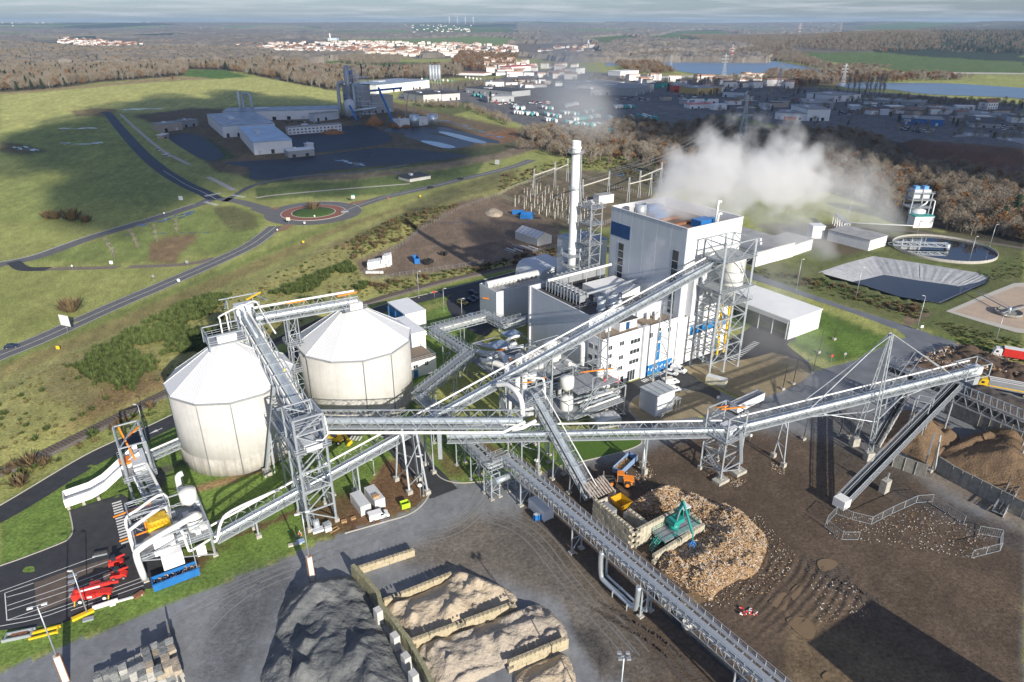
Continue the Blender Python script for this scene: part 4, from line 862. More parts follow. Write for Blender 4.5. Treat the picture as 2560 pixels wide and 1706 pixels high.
q=MB();q.tube(smooth_line([U(73.2,75.4,7.4),U(73.2,75.4,2.4),U(73.2,74.6,1.5),U(73.2,69,1.5),U(73.2,64.8,1.5),U(73.2,64.2,2.4),U(73.2,64.2,7.2)],5),.26,10);q.build('expansion_loop',TUBE,jl)
for v_ in (71.5,67.5):bar('loop_support',U(71.4,v_,0),U(71.4,v_,1.6),.2,STEEL,jl);bar('loop_support',U(71.2,v_,1),U(74,v_,1),.16,STEEL,jl)
# ================================================================== BUILDINGS OF THE PLANT
def win(parent,kind,a,b,z0,z1,nrm,panes=2,fm=None,gm_=None,name='window'):
    """window on a wall: a, b ground-plan ends; frame proud of the wall, pane set in it"""
    a,b=Vector(a),Vector(b);d=(b-a).normalized();w=(b-a).length;n=Vector(nrm).normalized();c=(a+b)/2;rz=math.atan2(d.y,d.x)
    f=MB();f.box((c.x+n.x*.04,c.y+n.y*.04,z0),(w+.24,.10,z1-z0+.24),rz);fo_=f.build(name,fm or FRAME,parent)
    for i in range(panes):
        cc=a+d*(w*(i+.5)/panes);p=MB();p.box((cc.x+n.x*.07,cc.y+n.y*.07,z0+.12),(w/panes-.12,.07,z1-z0),rz);p.build('pane',gm_ or GLASS,fo_)
    return fo_
nU,nV=Vector((-cu,-su,0)),Vector((su,-cu,0))       # outward normals of the two faces that look at the camera
# ---- boiler house: five left-hand cladding panels with shade put into their grey, white sunlit side, parapet with a sunken roof
bh=thing('boiler_house','tallest building, grey and white box with two dark window strips and steam above','power station',U(152.6,134.1),TH)
u0,u1,v0,v1,zt=152.6,177.2,134.1,167.4,45.3
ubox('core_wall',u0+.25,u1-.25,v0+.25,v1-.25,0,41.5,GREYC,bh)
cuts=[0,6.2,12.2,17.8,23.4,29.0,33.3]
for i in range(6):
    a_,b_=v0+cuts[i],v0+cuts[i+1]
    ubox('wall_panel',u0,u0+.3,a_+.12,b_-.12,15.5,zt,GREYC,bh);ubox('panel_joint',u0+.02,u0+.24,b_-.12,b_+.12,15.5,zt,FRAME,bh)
ubox('white_wall',u0+.3,u1,v0,v0+.3,0,zt,WHITE,bh);ubox('rear_wall',u0,u1,v1-.3,v1,0,zt,WHITE,bh);ubox('side_wall',u1-.3,u1,v0+.3,v1-.3,0,zt,WHITE,bh)
ubox('roof',u0+.3,u1-.3,v0+.3,v1-.3,41.6,42,mat('rusty_roof_deck',(.13,.09,.07),.8,0,.5,.35),bh)
for a_,b_ in (((u0,v0),(u1,v0)),((u0,v0),(u0,v1)),((u1,v0),(u1,v1)),((u0,v1),(u1,v1))):bar('parapet_cap',U(*a_,zt+.06),U(*b_,zt+.06),.45,FRAME,bh,.12)
win(bh,'',U(u0,v1-.3),U(u0,v1-9.2),36,40.2,nU,3,BLUED,BLUED,'blue_panel')
for va,vb,za,zb in ((v1-6.8,v1-4.6,15.6,33.8),(v0+2.6,v0+4.8,17.5,26.0),(v0+2.6,v0+4.8,26.8,37.5)):win(bh,'',U(u0,vb),U(u0,va),za,zb,nU,1,mat('dark_frame',(.08,.09,.1),.5),GLASS,'window_strip')
for i in range(7):
    z_=16.5+i*2.5
    ubox('glazing_bar',u0-.13,u0-.02,v1-6.8,v1-4.6,z_,z_+.22,GREYL,bh)
    if i<7:ubox('glazing_bar',u0-.13,u0-.02,v0+2.6,v0+4.8,18.8+i*2.6,19.0+i*2.6,GREYL,bh)
ubox('wall_duct',155.2,159.8,v0-2.4,v0,17.5,30.5,GREYU,bh);ubox('wall_duct',158.8,159.9,v0-1.2,v0,30.5,33.5,WHITE,bh)
win(bh,'',U(158.8,v0),U(176,v0),9.5,12.4,nV,5,BLUE,BLUE,'blue_panel');win(bh,'',U(171.6,v0),U(174.0,v0),.1,5,nV,1,BLUE,BLUE,'blue_door');win(bh,'',U(176,v0),U(177,v0),3,6,nV,1,BLUE,BLUE,'blue_panel');win(bh,'',U(160.2,v0),U(161.8,v0),27,31,nV,1,BLUE,BLUE,'blue_panel')
for (a_,b_,c_,d_,h_) in ((162,168.5,159.5,163,45.2),(165.5,171.5,140.5,144.5,44.2),(171.5,174.5,141.5,144,43.8),(161,167,156,158.6,44)):ubox('roof_unit',a_,b_,c_,d_,42,h_,BLUEP,bh)
q=MB();c_=U(157.8,159.3);q.lathe([(1.9,42),(1.9,47),(1.7,47),(1.7,46.6)],(c_.x,c_.y,0),24);q.build('roof_vent',STEEL,bh)
for c_,h_ in ((U(172.5,140.6),49.5),(U(170.6,138.4),46.4)):
    q=MB();q.tube(smooth_line([Vector((c_.x,c_.y,42)),Vector((c_.x,c_.y,h_-.8)),Vector((c_.x+.3,c_.y,h_)),Vector((c_.x+1,c_.y,h_-.2))],4),.38,10);q.build('vent_pipe',WHITEP,bh)
ubox('roof_beam',156,171,146.5,147.6,42,42.7,RUST,bh);ubox('roof_beam',157,170,153,153.8,42,42.7,RUST,bh)
# ---- turbine hall, office front, door hall
th_=thing('turbine_hall','grey clad hall with fans, vents and a white roof box, left of the boiler house','industrial hall',U(122.5,141),TH)
ubox('wall',122.5,152.2,141.2,171.5,0,20.6,GREYC,th_);ubox('roof',122.9,151.8,141.6,171.1,20.6,20.75,ROOFD,th_)
for a_,b_ in (((122.5,141.2),(122.5,171.5)),((122.5,171.5),(152.2,171.5)),((122.5,141.2),(136,141.2))):bar('parapet',U(a_[0]+.15,a_[1],21.4),U(b_[0]+.15,b_[1],21.4),.3,GREYC,th_,1.7);bar('parapet_cap',U(a_[0]+.15,a_[1],22.3),U(b_[0]+.15,b_[1],22.3),.4,FRAME,th_,.1)
ubox('roof_box',137,150.5,149.5,162,20.75,23.2,WHITE,th_)
for uu,n_ in ((128.6,9),):
    ubox('fan_bank',uu-1.7,uu+1.7,151,168.5,22.2,24.4,STEEL_D,th_)
    for i in range(9):
        for du in (-.8,.8):
            c_=U(uu+du,152+i*1.95);q=MB();q.lathe([(.72,24.4),(.72,25.0),(.6,25.0),(.55,24.75)],(c_.x,c_.y,0),12);q.build('fan',STEEL_D,th_)
    for i in range(12):bar('fan_bank_post',U(uu-1.75,151+i*1.55,21),U(uu-1.75,151+i*1.55,24.4),.18,STEEL,th_)
ubox('fan_bank',131,151,167,169.8,22.2,24.6,STEEL_D,th_)
for i in range(10):
    for dv in (-.7,.7):
        c_=U(132.2+i*1.9,168.4+dv);q=MB();q.lathe([(.68,24.6),(.68,25.2),(.56,25.2),(.5,24.9)],(c_.x,c_.y,0),12);q.build('fan',STEEL_D,th_)
rod('roof_pipe',U(125,165,25.6),U(152,165.4,25.9),.45,WHITEP,th_,12);rod('roof_pipe',U(129,150.5,24.8),U(152,151.2,25),.4,STEEL,th_,10)
for u_ in (129.5,135,141,147):bar('pipe_support',U(u_,165,20.7),U(u_,165,25.4),.2,STEEL,th_);bar('pipe_support',U(u_,150.8,20.7),U(u_,150.8,24.6),.18,STEEL,th_)
for (u_,v_,r_,h_) in ((129.8,144.4,1.25,25.4),(134.8,145.2,1.75,25.6),(138.6,146.2,.9,24.4)):
    c_=U(u_,v_);q=MB();q.lathe([(r_*1.25,20.7),(r_*1.25,21.8),(r_,22.3),(r_,h_),(r_*.86,h_),(r_*.84,h_-.4)],(c_.x,c_.y,0),20);q.build('roof_vent',STEEL,th_)
railing(th_,123.6,151,142.6,150,20.8,None,2.2);ubox('roof_unit',133.5,136.5,150.5,152.4,21,22.2,GREYL,th_);win(th_,'',U(122.5,160.5),U(122.5,157),.2,5.5,nU,1,FRAME,BLUED,'blue_door');ubox('downpipe_casing',122.1,122.5,170.6,171.5,0,22.4,FRAME,th_)
of=thing('office_block','white five-storey office front with small windows and brown roof terrace','office building',U(122.4,134.8),TH)
ubox('wall',122.4,138.4,134.8,141.15,0,16.3,WHITE,of);ubox('roof',122.7,138.1,135.1,141,16.3,16.42,ROOFB,of)
for a_,b_ in (((122.4,134.95),(138.4,134.95)),((122.55,134.8),(122.55,141.1)),((138.25,134.8),(138.25,141.1))):bar('parapet',U(*a_,16.65),U(*b_,16.65),.3,WHITE,of,.7)
ubox('stair_block',131.5,138.3,137.5,141.1,16.42,19.2,WHITE,of);ubox('stair_block_roof',131.3,138.5,137.3,141.12,19.2,19.4,ROOFD,of);win(of,'',U(134,137.5),U(135.2,137.5),16.5,18.6,nV,1,BLUED,BLUED,'blue_door')
def FV(a_,b_,z0_,z1_,p_):win(of,'',U(a_,134.8),U(b_,134.8),z0_,z1_,nV,p_)
def FU(a_,b_,z0_,z1_,p_):win(of,'',U(122.4,b_),U(122.4,a_),z0_,z1_,nU,p_)
for z_ in (12.9,10.2,6.9):FV(124.6,126.4,z_,z_+1.3,2)
for z_ in (13.2,8.6,5.0):FV(129.2,131,z_,z_+1.3,2)
for z_ in (12.6,9.2,5.8):FV(133.6,137.6,z_,z_+1.3,3)
for z_ in (13.0,10.0,6.8):FU(136,137.6,z_,z_+1.3,2);
for z_ in (12.6,9.0,5.4):FU(138.6,140.4,z_,z_+1.4,3)
FV(133.2,136.4,.2,3.6,3);FV(130.4,131.8,.1,2.6,1);FU(138,140,2.8,3.6,1)
ubox('entrance_canopy',127.2,128.8,132.6,134.8,2.5,2.8,RED,of)
for u_,v_ in ((127.5,139.2),(128.8,139.4)):ubox('air_conditioner',u_,u_+.9,v_,v_+.5,16.5,18.0,FRAME,of)
dh=thing('door_hall','white hall with row of blue doors and air conditioners on its brown roof','industrial hall',U(138.4,134.2),TH)
ubox('wall',138.5,152.5,134.2,149.2,0,16.4,WHITE,dh);ubox('roof',138.9,152.3,134.6,148.9,16.4,16.52,ROOFB,dh)
for a_,b_ in (((138.5,134.35),(152.5,134.35)),((138.65,134.2),(138.65,149))):bar('parapet',U(*a_,16.8),U(*b_,16.8),.3,WHITE,dh,.8)
ubox('corner_pier',138.2,140.2,133.9,135,0,17.6,GREYL,dh)
for i in range(6):win(dh,'',U(140.3+i*1.95,134.2),U(142.0+i*1.95,134.2),.1,3.4,nV,2,BLUE,BLUE,'blue_door')
for i in range(6):
    for k in range(2):ubox('door_window',140.7+i*1.95+k*.7,141.05+i*1.95+k*.7,134.04,134.08,1.4+.5*k,2.2+.5*k,FRAME,dh)
for z_ in (11.2,7.6,4.6):win(dh,'',U(144.2,134.2),U(145.8,134.2),z_,z_+2.6,nV,1,BLUE,BLUE,'blue_panel')
win(dh,'',U(148.4,134.2),U(150,134.2),13.2,14.6,nV,2);win(dh,'',U(144,134.2),U(145.6,134.2),14.4,15.4,nV,2);win(dh,'',U(141,134.2),U(142.2,134.2),13,14.6,nV,2)
for u_,v_ in ((144.6,139.5),(145.8,140.8),(146.4,137.8),(148.2,138.6)):ubox('air_conditioner',u_,u_+1.1,v_,v_+.6,16.55,18.4,FRAME,dh)
ubox('roof_light',139.8,141.6,143.6,145.2,16.55,17,FRAME,dh)
# ---- filter house on legs, grey boxes and chimney behind
fh=thing('filter_house','raised grey filter house on steel legs with white roof duct, left of the turbine hall','filter house',U(120,188),TH)
ubox('wall',120.2,142,188,199,4.6,14.6,GREYU,fh);ubox('roof',120.6,141.6,188.4,198.6,14.6,14.7,ROOFG,fh)
for a_,b_ in (((120.2,188.15),(142,188.15)),((120.35,188),(120.35,199)),((120.2,198.85),(142,198.85))):bar('parapet',U(*a_,15),U(*b_,15),.25,GREYL,fh,.9)
q=MB();q.tube([U(121,195.6,15.6),U(143,195.2,15.9)],1.3,16);q.build('roof_duct',WHITEP,fh)
for i in range(9):bar('roof_frame',U(123+i*1.7,189,14.7),U(123+i*1.7,193.6,16.2),.12,STEEL_D,fh);bar('roof_frame',U(123+i*1.7,193.6,16.2),U(123+i*1.7,193.8,14.7),.12,STEEL_D,fh)
for u_ in (122,128,134,140):
    for v_ in (189,198):bar('support_leg',U(u_,v_,0),U(u_,v_,4.6),.4,STEEL,fh)
for u_ in (124.5,131,137.5):
    c_=U(u_,193.5);q=MB();q.lathe([(.5,1.6),(3.2,4.7)],(c_.x,c_.y,0),4,R(79),False);q.build('hopper',STEEL,fh)
bar('jib_beam',U(119,195,11.4),U(121.4,191.5,11.4),.4,ORA,fh)
gb=thing('duct_building','tall plain grey box building directly behind the chimney','industrial hall',U(153,184),TH)
ubox('wall',153.4,166,183.5,197,0,28,GREYL,gb);ubox('roof',153.2,166.2,183.3,197.2,28,28.3,mat('blue_grey_roof',(.25,.32,.42),.5,0,.1,.3),gb);win(gb,'',U(153.4,188.2),U(153.4,185.8),22,25,nU,1,FRAME,GREYL)
lb=thing('low_duct_building','low grey building with rounded blue-grey roof left of the chimney','industrial hall',U(147,199),TH)
q=MB();prof=[(0,0),(0,11),(.5,13),(1.8,14.6),(3.6,15.3),(15,15.3),(15,0)]
pr=[[(146+a_,z_) for a_,z_ in prof]];n_=len(prof)
A_=[U(146+a_,198.5,z_) for a_,z_ in prof];B_=[U(146+a_,214,z_) for a_,z_ in prof];q.quad(A_);q.quad(B_[::-1])
for i in range(n_-1):q.quad([A_[i],B_[i],B_[i+1],A_[i+1]])
q.build('wall',GREYL,lb);win(lb,'',U(146,201.4),U(146,200),4,12,nU,1,BLUED,BLUED,'louvre_slot')
ch=thing('chimney','tall white cylindrical chimney with two ring platforms','chimney',(23,232,0));CH=(21.2,232.0)
q=MB();q.lathe([(1.6,0),(1.55,30),(1.5,46),(1.45,65.0),(1.3,65.0),(1.25,64.5)],(CH[0],CH[1],0),28);q.build('shaft',mat('white_chimney_paint',(.80,.80,.79),.45,0,.03,.3),ch)
def ring(t,c,r0,r1,z,name='ring_platform'):
    q=MB();q.lathe([(r0,z),(r1,z),(r1,z+.18),(r0,z+.18)],(c[0],c[1],0),24,0,False);q.build(name,GRATE,t)
    for h in (.6,1.15):q=MB();q.tube([(c[0]+r1*math.cos(a),c[1]+r1*math.sin(a),z+h) for a in [k*math.pi/12 for k in range(25)]],.05,5,False);q.build('handrail',STEEL,t)
    for k in range(12):a=k*math.pi/6;p=Vector((c[0]+r1*math.cos(a),c[1]+r1*math.sin(a),z));rod('handrail_post',p,p+Vector((0,0,1.15)),.05,STEEL,t,5)
for z_,r_ in ((61.2,2.6),(49.2,2.1),(26.4,4.2),(22.4,3.6)):ring(ch,CH,1.4,r_,z_)
rod('ladder',(CH[0]+1.9,CH[1]-1.2,22),(CH[0]+1.7,CH[1]-1.2,62),.14,STEEL,ch,6);q=MB();q.lathe([(1.6,28),(1.75,28.2),(1.75,28.6),(1.6,28.8)],(CH[0],CH[1],0),28);q.build('flange',FRAME,ch)
q=MB();q.lathe([(1.6,62.3),(1.75,62.5),(1.75,63.0),(1.5,63.2)],(CH[0],CH[1],0),28);q.build('flange',FRAME,ch);
for dx in (-3.4,3.8):rod('lamp_arm',(CH[0]+dx,CH[1]-1,26.5),(CH[0]+dx*1.15,CH[1]-1,29.2),.07,STEEL,ch,6)
# lattice stair tower between duct building and boiler house
ls=thing('stair_tower','dark lattice stair tower against the grey side of the boiler house','tower',U(150,170),TH,'lattice towers')
tower(ls,147.6,152.4,171.8,176.8,45.5,tuple(21+3.5*i for i in range(8)),STEEL_D,.3,(31.5,38.5,44),0,True,17)
for i in range(7):stairs(ls,U(149,172.3 if i % 2==0 else 176.2,21+3.5*i),U(149,176.2 if i % 2==0 else 172.3,24.5+3.5*i),1.0,STEEL_D)
# ---- fuel bunker tower right of the boiler house
bk=thing('bunker_tower','tall open steel tower holding a white tank and yellow pipes, beside the boiler house','tower',U(163,127),TH,'lattice towers')
for (c_,zt_) in (((157.4,131.3),42),((156.6,122.8),42.8),((163.2,122.8),42.5),((169.9,122.7),42.4),((163.2,131.3),42),((169.9,131.3),42.4)):
    bar('support_leg',U(*c_,0),U(*c_,zt_ if c_[0]!=163.2 else 27.4),.5,STEEL,bk)
for z_ in (4.6,9.2,14,18.6,23,27.6,37,42.3):
    for a_,b_ in (((156.6,122.8),(169.9,122.8)),((156.6,131.3),(169.9,131.3)),((156.6,122.8),(157.4,131.3)),((169.9,122.8),(169.9,131.3)),((163.2,122.8),(163.2,131.3))):bar('tie_beam',U(*a_,z_),U(*b_,z_),.3,STEEL,bk)
zz=(0,4.6,9.2,14,18.6,23,27.6,37,42.3)
for i in range(8):
    for a_,b_ in (((156.6,122.8),(163.2,122.8)),((163.2,122.8),(169.9,122.8)),((169.9,122.8),(169.9,131.3)),((156.6,122.8),(157.2,131.3))):
        bar('brace',U(*a_,zz[i]),U(*b_,zz[i+1]),.2,STEEL,bk) if i % 2 else bar('brace',U(*b_,zz[i]),U(*a_,zz[i+1]),.2,STEEL,bk)
for z_,uu in ((23,(161,171)),(27.6,(156.2,171.4)),(37.0,(157,170.5))):ubox('deck',uu[0],uu[1],121.8,132,z_+.1,z_+.25,GRATE,bk);railing(bk,uu[0],uu[1],121.8,132,z_+.25)
c_=U(166.6,127.2)
q=MB();q.lathe([(.8,23.4),(3.5,27.6),(3.5,35.6),(3.3,36.2),(1,36.5)],(c_.x,c_.y,0),32);q.build('fuel_tank',CREAMT,bk)
ring(bk,(c_.x,c_.y),3.5,4.0,29.0,'ring_platform');q=MB();q.lathe([(3.53,32),(3.6,32.05),(3.6,32.25),(3.53,32.3)],(c_.x,c_.y,0),32);q.build('tank_band',STEEL_D,bk)
for k in range(9):a=-1.2+k*.16;rod('tank_ladder',(c_.x+3.6*math.cos(a),c_.y+3.6*math.sin(a),31.8),(c_.x+3.6*math.cos(a),c_.y+3.6*math.sin(a),35.8),.05,STEEL_D,bk,5)
for u_,d_ in ((160.6,.35),(162.6,-.3),(165.6,.5)):rod('yellow_pipe',U(u_+d_,126,22.6),U(u_,125.6,5.2),.36,YEL,bk,12)
for i in range(3):stairs(bk,U(158.4+(0 if i % 2==0 else 4),124,13.8+4.6*i),U(162.4-(0 if i % 2==0 else 4),124,18.4+4.6*i),.9)
for i in range(2):stairs(bk,U(158,130.5-(6 if i else 0),27.8+4.6*i),U(158,124.5+(6 if i else 0),32.4+4.6*i),.9)
# ---- white louvred units, brick annex, sheds
for k,(u0_,u1_,v0_,v1_,z_,lab) in enumerate(((91.2,99,200.5,214.5,9.4,'white cooler box with blue louvres, the rear of two beside the far silo'),(85.4,90.4,184.2,199,9.6,'white cooler box with blue louvres, the front of two beside the far silo'))):
    t=thing('cooler_unit',lab,'industrial unit',U(u0_,v0_),TH,'white cooler boxes')
    ubox('casing',u0_,u1_,v0_,v1_,0,z_,WHITE,t);ubox('roof',u0_-.15,u1_+.15,v0_-.15,v1_+.15,z_,z_+.2,ROOFW,t)
    nb=2 if k==0 else 3
    for j in range(nb):
        a_=v0_+2.0+(v1_-v0_-2.5)*j/nb;b_=a_+(v1_-v0_-2.5)/nb-.7;p=win(t,'',U(u0_,b_),U(u0_,a_),z_-6.5,z_-.6,nU,1,BLUEP,BLUED,'louvre')
        for s_ in range(8):zz_=z_-6.3+s_*.72;ubox('louvre_blade',u0_-.2,u0_-.05,a_,b_,zz_,zz_+.16,BLUE,p)
    for s_ in range(3):bar('side_frame',U(u0_-.5,v0_+1+s_*(v1_-v0_-2)/2,1),U(u0_-.5,v0_+1+s_*(v1_-v0_-2)/2,z_-1),.22,BLUEP,t)
an=thing('brick_annex','small white annex with blue door beside the far silo','small building',U(79,173.6),TH)
ubox('wall',79,88.4,173.6,183,0,5.4,WHITE,an);ubox('roof',79.2,88.2,173.8,182.8,5.4,5.5,ROOFB,an);railing(an,79.1,88.3,173.7,182.9,5.45,None,1.5)
win(an,'',U(80.6,173.6),U(81.8,173.6),.1,2.3,nV,1,BLUE,BLUE,'blue_door');win(an,'',U(80.4,173.6),U(82,173.6),3.2,4.2,nV,2);win(an,'',U(84.4,173.6),U(85.6,173.6),3.1,4.4,nV,2);ubox('roof_unit',80,81.2,177,177.8,5.5,7.2,BEIGE,an)
cs_=thing('cube_shed','silvery cube shed with outside stair on the beige gravel island','shed',U(125.6,115),TH)
ubox('wall',125.6,132.8,115,121.3,0,6.6,GREYL,cs_);ubox('roof',125.4,133,114.8,121.5,6.6,6.8,STEEL,cs_);ubox('white_front',125.8,132.6,114.9,115,.1,6.5,WHITE,cs_)
for i in range(3):bar('roof_seam',U(127+i*2.2,114.8,6.86),U(127+i*2.2,121.5,6.86),.16,STEEL_D,cs_)
stairs(cs_,U(126.4,114,.1),U(132.6,114,4.2),.9);ubox('landing',132.2,134,113.4,115,4.1,4.25,GRATE,cs_);
for u_ in (132.5,133.8):bar('support_leg',U(u_,113.6,0),U(u_,113.6,4.1),.14,STEEL,cs_)
sh=thing('open_shed','long low white shed open on its shaded left side, right of the boiler house','shed',U(200.8,126.8),TH,'long white sheds')
ubox('end_wall',200.8,218.6,126.6,126.9,0,7.3,WHITE,sh);ubox('back_wall',218.3,218.6,126.9,157,0,7.3,WHITE,sh);ubox('roof',200.2,219,126.4,157.4,7.3,7.6,ROOFW,sh);ubox('fascia',200.2,200.5,126.9,157.4,5.9,7.28,GREYL,sh)
for i in range(6):v_=127.4+i*5.8;bar('column',U(200.6,v_,0),U(200.6,v_,7.2),.35,STEEL,sh)
s1_=thing('flat_shed','wide flat-roofed white shed half hidden in steam behind the boiler house','shed',U(256,184),TH,'long white sheds')
ubox('wall',256.4,284,184,214,0,6.9,WHITE,s1_);ubox('roof',256,284.4,183.7,214.3,6.9,7.3,ROOFG,s1_);win(s1_,'',U(256.4,191),U(256.4,184.6),.4,5.4,nU,1,STEEL_D,DARK,'shutter_door')
for u_,v_ in ((266,190),(271,194),(262,202)):ubox('roof_unit',u_,u_+1.3,v_,v_+1.3,7.3,8.3,FRAME,s1_)
def pbox(name,label,cat,A,Bp,depth,top,wallm,roofm,group=None,roof_over=.25,flat=True,roofz=.3):
    """plain box building from photo pixels: A = near foot corner, Bp = other foot of the front face, top = pixel row of the eave above A"""
    a,b=P(*A),P(*Bp);d=(b-a);w=d.length;rz=math.atan2(d.y,d.x);n=Vector((-d.y,d.x,0)).normalized()
    if n.y<0:n=-n
    h=hgt(A[0],A[1],top);c=(a+b)/2+n*depth/2;t=thing(name,label,cat,c,rz,group)
    box('wall',(c.x,c.y,-.5),(w,depth,h+.5),rz,wallm,t);box('roof',(c.x,c.y,h),(w+roof_over*2,depth+roof_over*2,roofz),rz,roofm,t)
    return t,a,b,n,h,rz,c,w
def face_bits(t,a,b,n,items):                           # items: (f0, f1, z0, z1, material, name): panels proud of the front face
    d=(b-a)
    for f0,f1,z0,z1,m,nm in items:
        p,q=a+d*f0,a+d*f1;c=(p+q)/2-n*.05;mb=MB();mb.box((c.x,c.y,z0),((q-p).length,.14,z1-z0),math.atan2(d.y,d.x));mb.build(nm,m,t)
t,*_=pbox('steam_shed','white angled shed at the edge of the steam, behind the flat-roofed shed','shed',(1984,640),(2028,625),14,612,WHITE,ROOFG);t,*_=pbox('plant_hut','small white hut with sloping roof standing in the steam','hut',(2028,597),(2058,597),6,567,WHITE,ROOFW)
t,a_,b_,n_,h_,rz_,c_,w_=pbox('sludge_house','green-edged white hut beside the round water tank','small building',(2170,628),(2213,615),22,602,WHITE,ROOFG)
# ================================================================== PROCESS PLANT IN THE MIDDLE, LEFT STATION
def cyl(name,c,r,z0,z1,m,t,seg=20,cone=0.0,top=None):
    q=MB();prof=[(r*.25,z0),(r,z0+cone)] if cone else [(r,z0)]
    prof+=[(r,z1)]+([(r*.2,z1+top)] if top else []);q.lathe(prof,(c[0],c[1],0),seg);return q.build(name,m,t)
pp=thing('process_plant','maze of white tanks, grey vertical ducts and steel frames under the longest conveyor','process plant',U(108,140),TH)
tower(pp,100,118,136.5,150,8.5,(4.2,8.5),STEEL,.28,(),.3);tower(pp,106,118,140,150,14.0,(8.5,14),STEEL,.22,(),.1)
for z_,a_ in ((4.2,(100,118,136.5,150)),(8.5,(100,118,138,150))):ubox('deck',*a_,z_,z_+.12,GRATE,pp);railing(pp,*a_,z_+.12,None,1.8)
for (u_,v_,r_,z0_,z1_) in ((107.2,146.2,2.9,5,12.6),(113.8,147.2,2.7,5,13.6),(103.2,149,1.4,4,11.6)):cyl('white_tank',U(u_,v_),r_,z0_,z1_,CREAMT,pp,28,2.2,.7)
for i,(u_,v_,z1_) in enumerate(((93.6,141.4,14.6),(94.6,137.6,13.2),(96.6,137.0,12.6))):cyl('vertical_duct',U(u_,v_),.72,1.8,z1_,GREYL if i<1 else WHITEP,pp,16)
ubox('fan_box',92.2,95.4,139.6,142.6,0,3.6,GREYL,pp);ubox('fan_box',94.0,98.4,134.6,138,0,3.4,GREYL,pp)
def duct(pts,r,m=WHITEP,name='bent_duct',seg=12):q=MB();q.tube(smooth_line([U(*p) for p in pts],4),r,seg);return q.build(name,m,pp)
duct([(93.6,141.4,14),(93.8,142,15),(94.6,144,15.2),(96,148,14.6),(97,150,13)],.75,GREYL)
duct([(95.5,157,8.5),(96.4,154,9.3),(98.6,147,9.3),(100.5,141,9),(101,138.6,8)],.9);duct([(98,166,7.5),(99.5,161,8.2),(103,155,8.4),(106,150,9)],.85,GREYL)
duct([(101,170,8),(103,165,8.2),(108,160,8.3),(111,158,9)],.7,GREYL);duct([(97,137,12.4),(97.6,138,13.4),(100,142,13.6),(103,145,13.2)],.65)
duct([(119.5,140,4),(119.5,140,13.6),(119.2,141,14.6),(117,146,14.6)],.7);duct([(116,138.6,3.6),(116,138.6,8),(115.6,139,9),(114.5,142,9)],.55)
duct([(104.6,158,12.5),(105.4,156.5,14),(107.6,156,14),(108.4,158,12.6),(108,160,12.4)],.5);duct([(101.5,132,3),(104,132,3.2),(107,134.6,4.4),(109.4,138,5)],.5)
tower(pp,96,112,152.5,164,11.5,(6,11.5),STEEL_D,.26,(6,),.2)
for (u_,v_,z_) in ((99,155.4,12.2),(106,159,12.6)):ubox('canopy_roof',u_,u_+5.2,v_,v_+4.6,z_,z_+.18,mat('blue_grey_roof',(.25,.32,.42),.5),pp)
for (u_,v_,r_,z0_,z1_) in ((100,160,1.3,2,9),(104,154,1.1,2,8),(109.5,162,1.4,2,9)):cyl('grey_vessel',U(u_,v_),r_,z0_,z1_,GREYL,pp,16,.8,.4)
for (a_,b_,z_) in (((98,147),(99.4,145.6),8.6),((101.5,152),(104,151),9.6),((101,158),(103,156.4),10.5)):bar('hoist_beam',U(*a_,z_),U(*b_,z_),.5,ORA,pp)
random.seed(11)
for i in range(16):
    u_,v_=random.uniform(100,117),random.uniform(138,150);z_=random.choice((4.4,8.7));k=random.random()
    if k<.5:ubox('machine_casing',u_,u_+random.uniform(.8,2.2),v_,v_+random.uniform(.8,1.8),z_,z_+random.uniform(.7,1.8),random.choice((GREYL,WHITEP,STEEL_D,DARK)),pp)
    else:p=U(u_,v_,z_+.5);rod('process_pipe',p,p+Vector((random.uniform(-4,4),random.uniform(-3,3),random.choice((0,0,2)))),random.uniform(.12,.28),random.choice((WHITEP,TUBE,STEEL)),pp,8)
fp=thing('filter_plant','railed steel platform with slim white tank and cone, in front of the office block','process plant',U(108,126),TH)
tower(fp,99.5,119.5,121,132.5,9.4,(4.4,9.4),STEEL,.3,(),.3);tower(fp,110,119.5,124,132.5,13,(9.4,13),STEEL,.22,(),.1)
for z_,a_ in ((4.4,(99.5,119.5,121,132.5)),(9.4,(105,119.5,124,132.5))):ubox('deck',*a_,z_,z_+.12,GRATE,fp);railing(fp,*a_,z_+.12,None,1.8)
cyl('white_tank',U(104,127.6),1.9,9.2,13.6,CREAMT,fp,24,1.6,.35);cyl('white_tank',U(103.4,126.8),1.8,2.2,8,CREAMT,fp,24,.9,.5)
for k in range(4):a_=k*math.pi/2+.4;p=U(104,127.6);bar('tank_leg',(p.x+1.7*math.cos(a_),p.y+1.7*math.sin(a_),4.4),(p.x+1.7*math.cos(a_),p.y+1.7*math.sin(a_),10.6),.2,STEEL,fp)
for i in range(4):rod('process_pipe',U(106,122.4+i*1.5,5.4+.3*i),U(119,122.6+i*1.5,5.2),.28,TUBE if i % 2 else WHITEP,fp,10)
bar('hoist_beam',U(110.6,130,12),U(119,126,12.6),.3,ORA,fp);stairs(fp,U(112,120,.3),U(106,120,4.5),.9);stairs(fp,U(105.5,123,4.5),U(111,123,9.5),.9)
cyl('white_vessel',U(116.4,128.4),1.1,9.6,12,WHITEP,fp,16,0,.4)
for (u_,v_) in ((115.6,125.4),(117.4,126.4)):cyl('red_valve',U(u_,v_),.32,9.6,10.6,RED,fp,10)
for i in range(7):
    u_,v_=random.uniform(107,118),random.uniform(122.5,130);ubox('machine_casing',u_,u_+random.uniform(.8,2),v_,v_+random.uniform(.8,1.6),4.5,4.5+random.uniform(.7,1.6),random.choice((GREYL,WHITEP,STEEL_D)),fp)
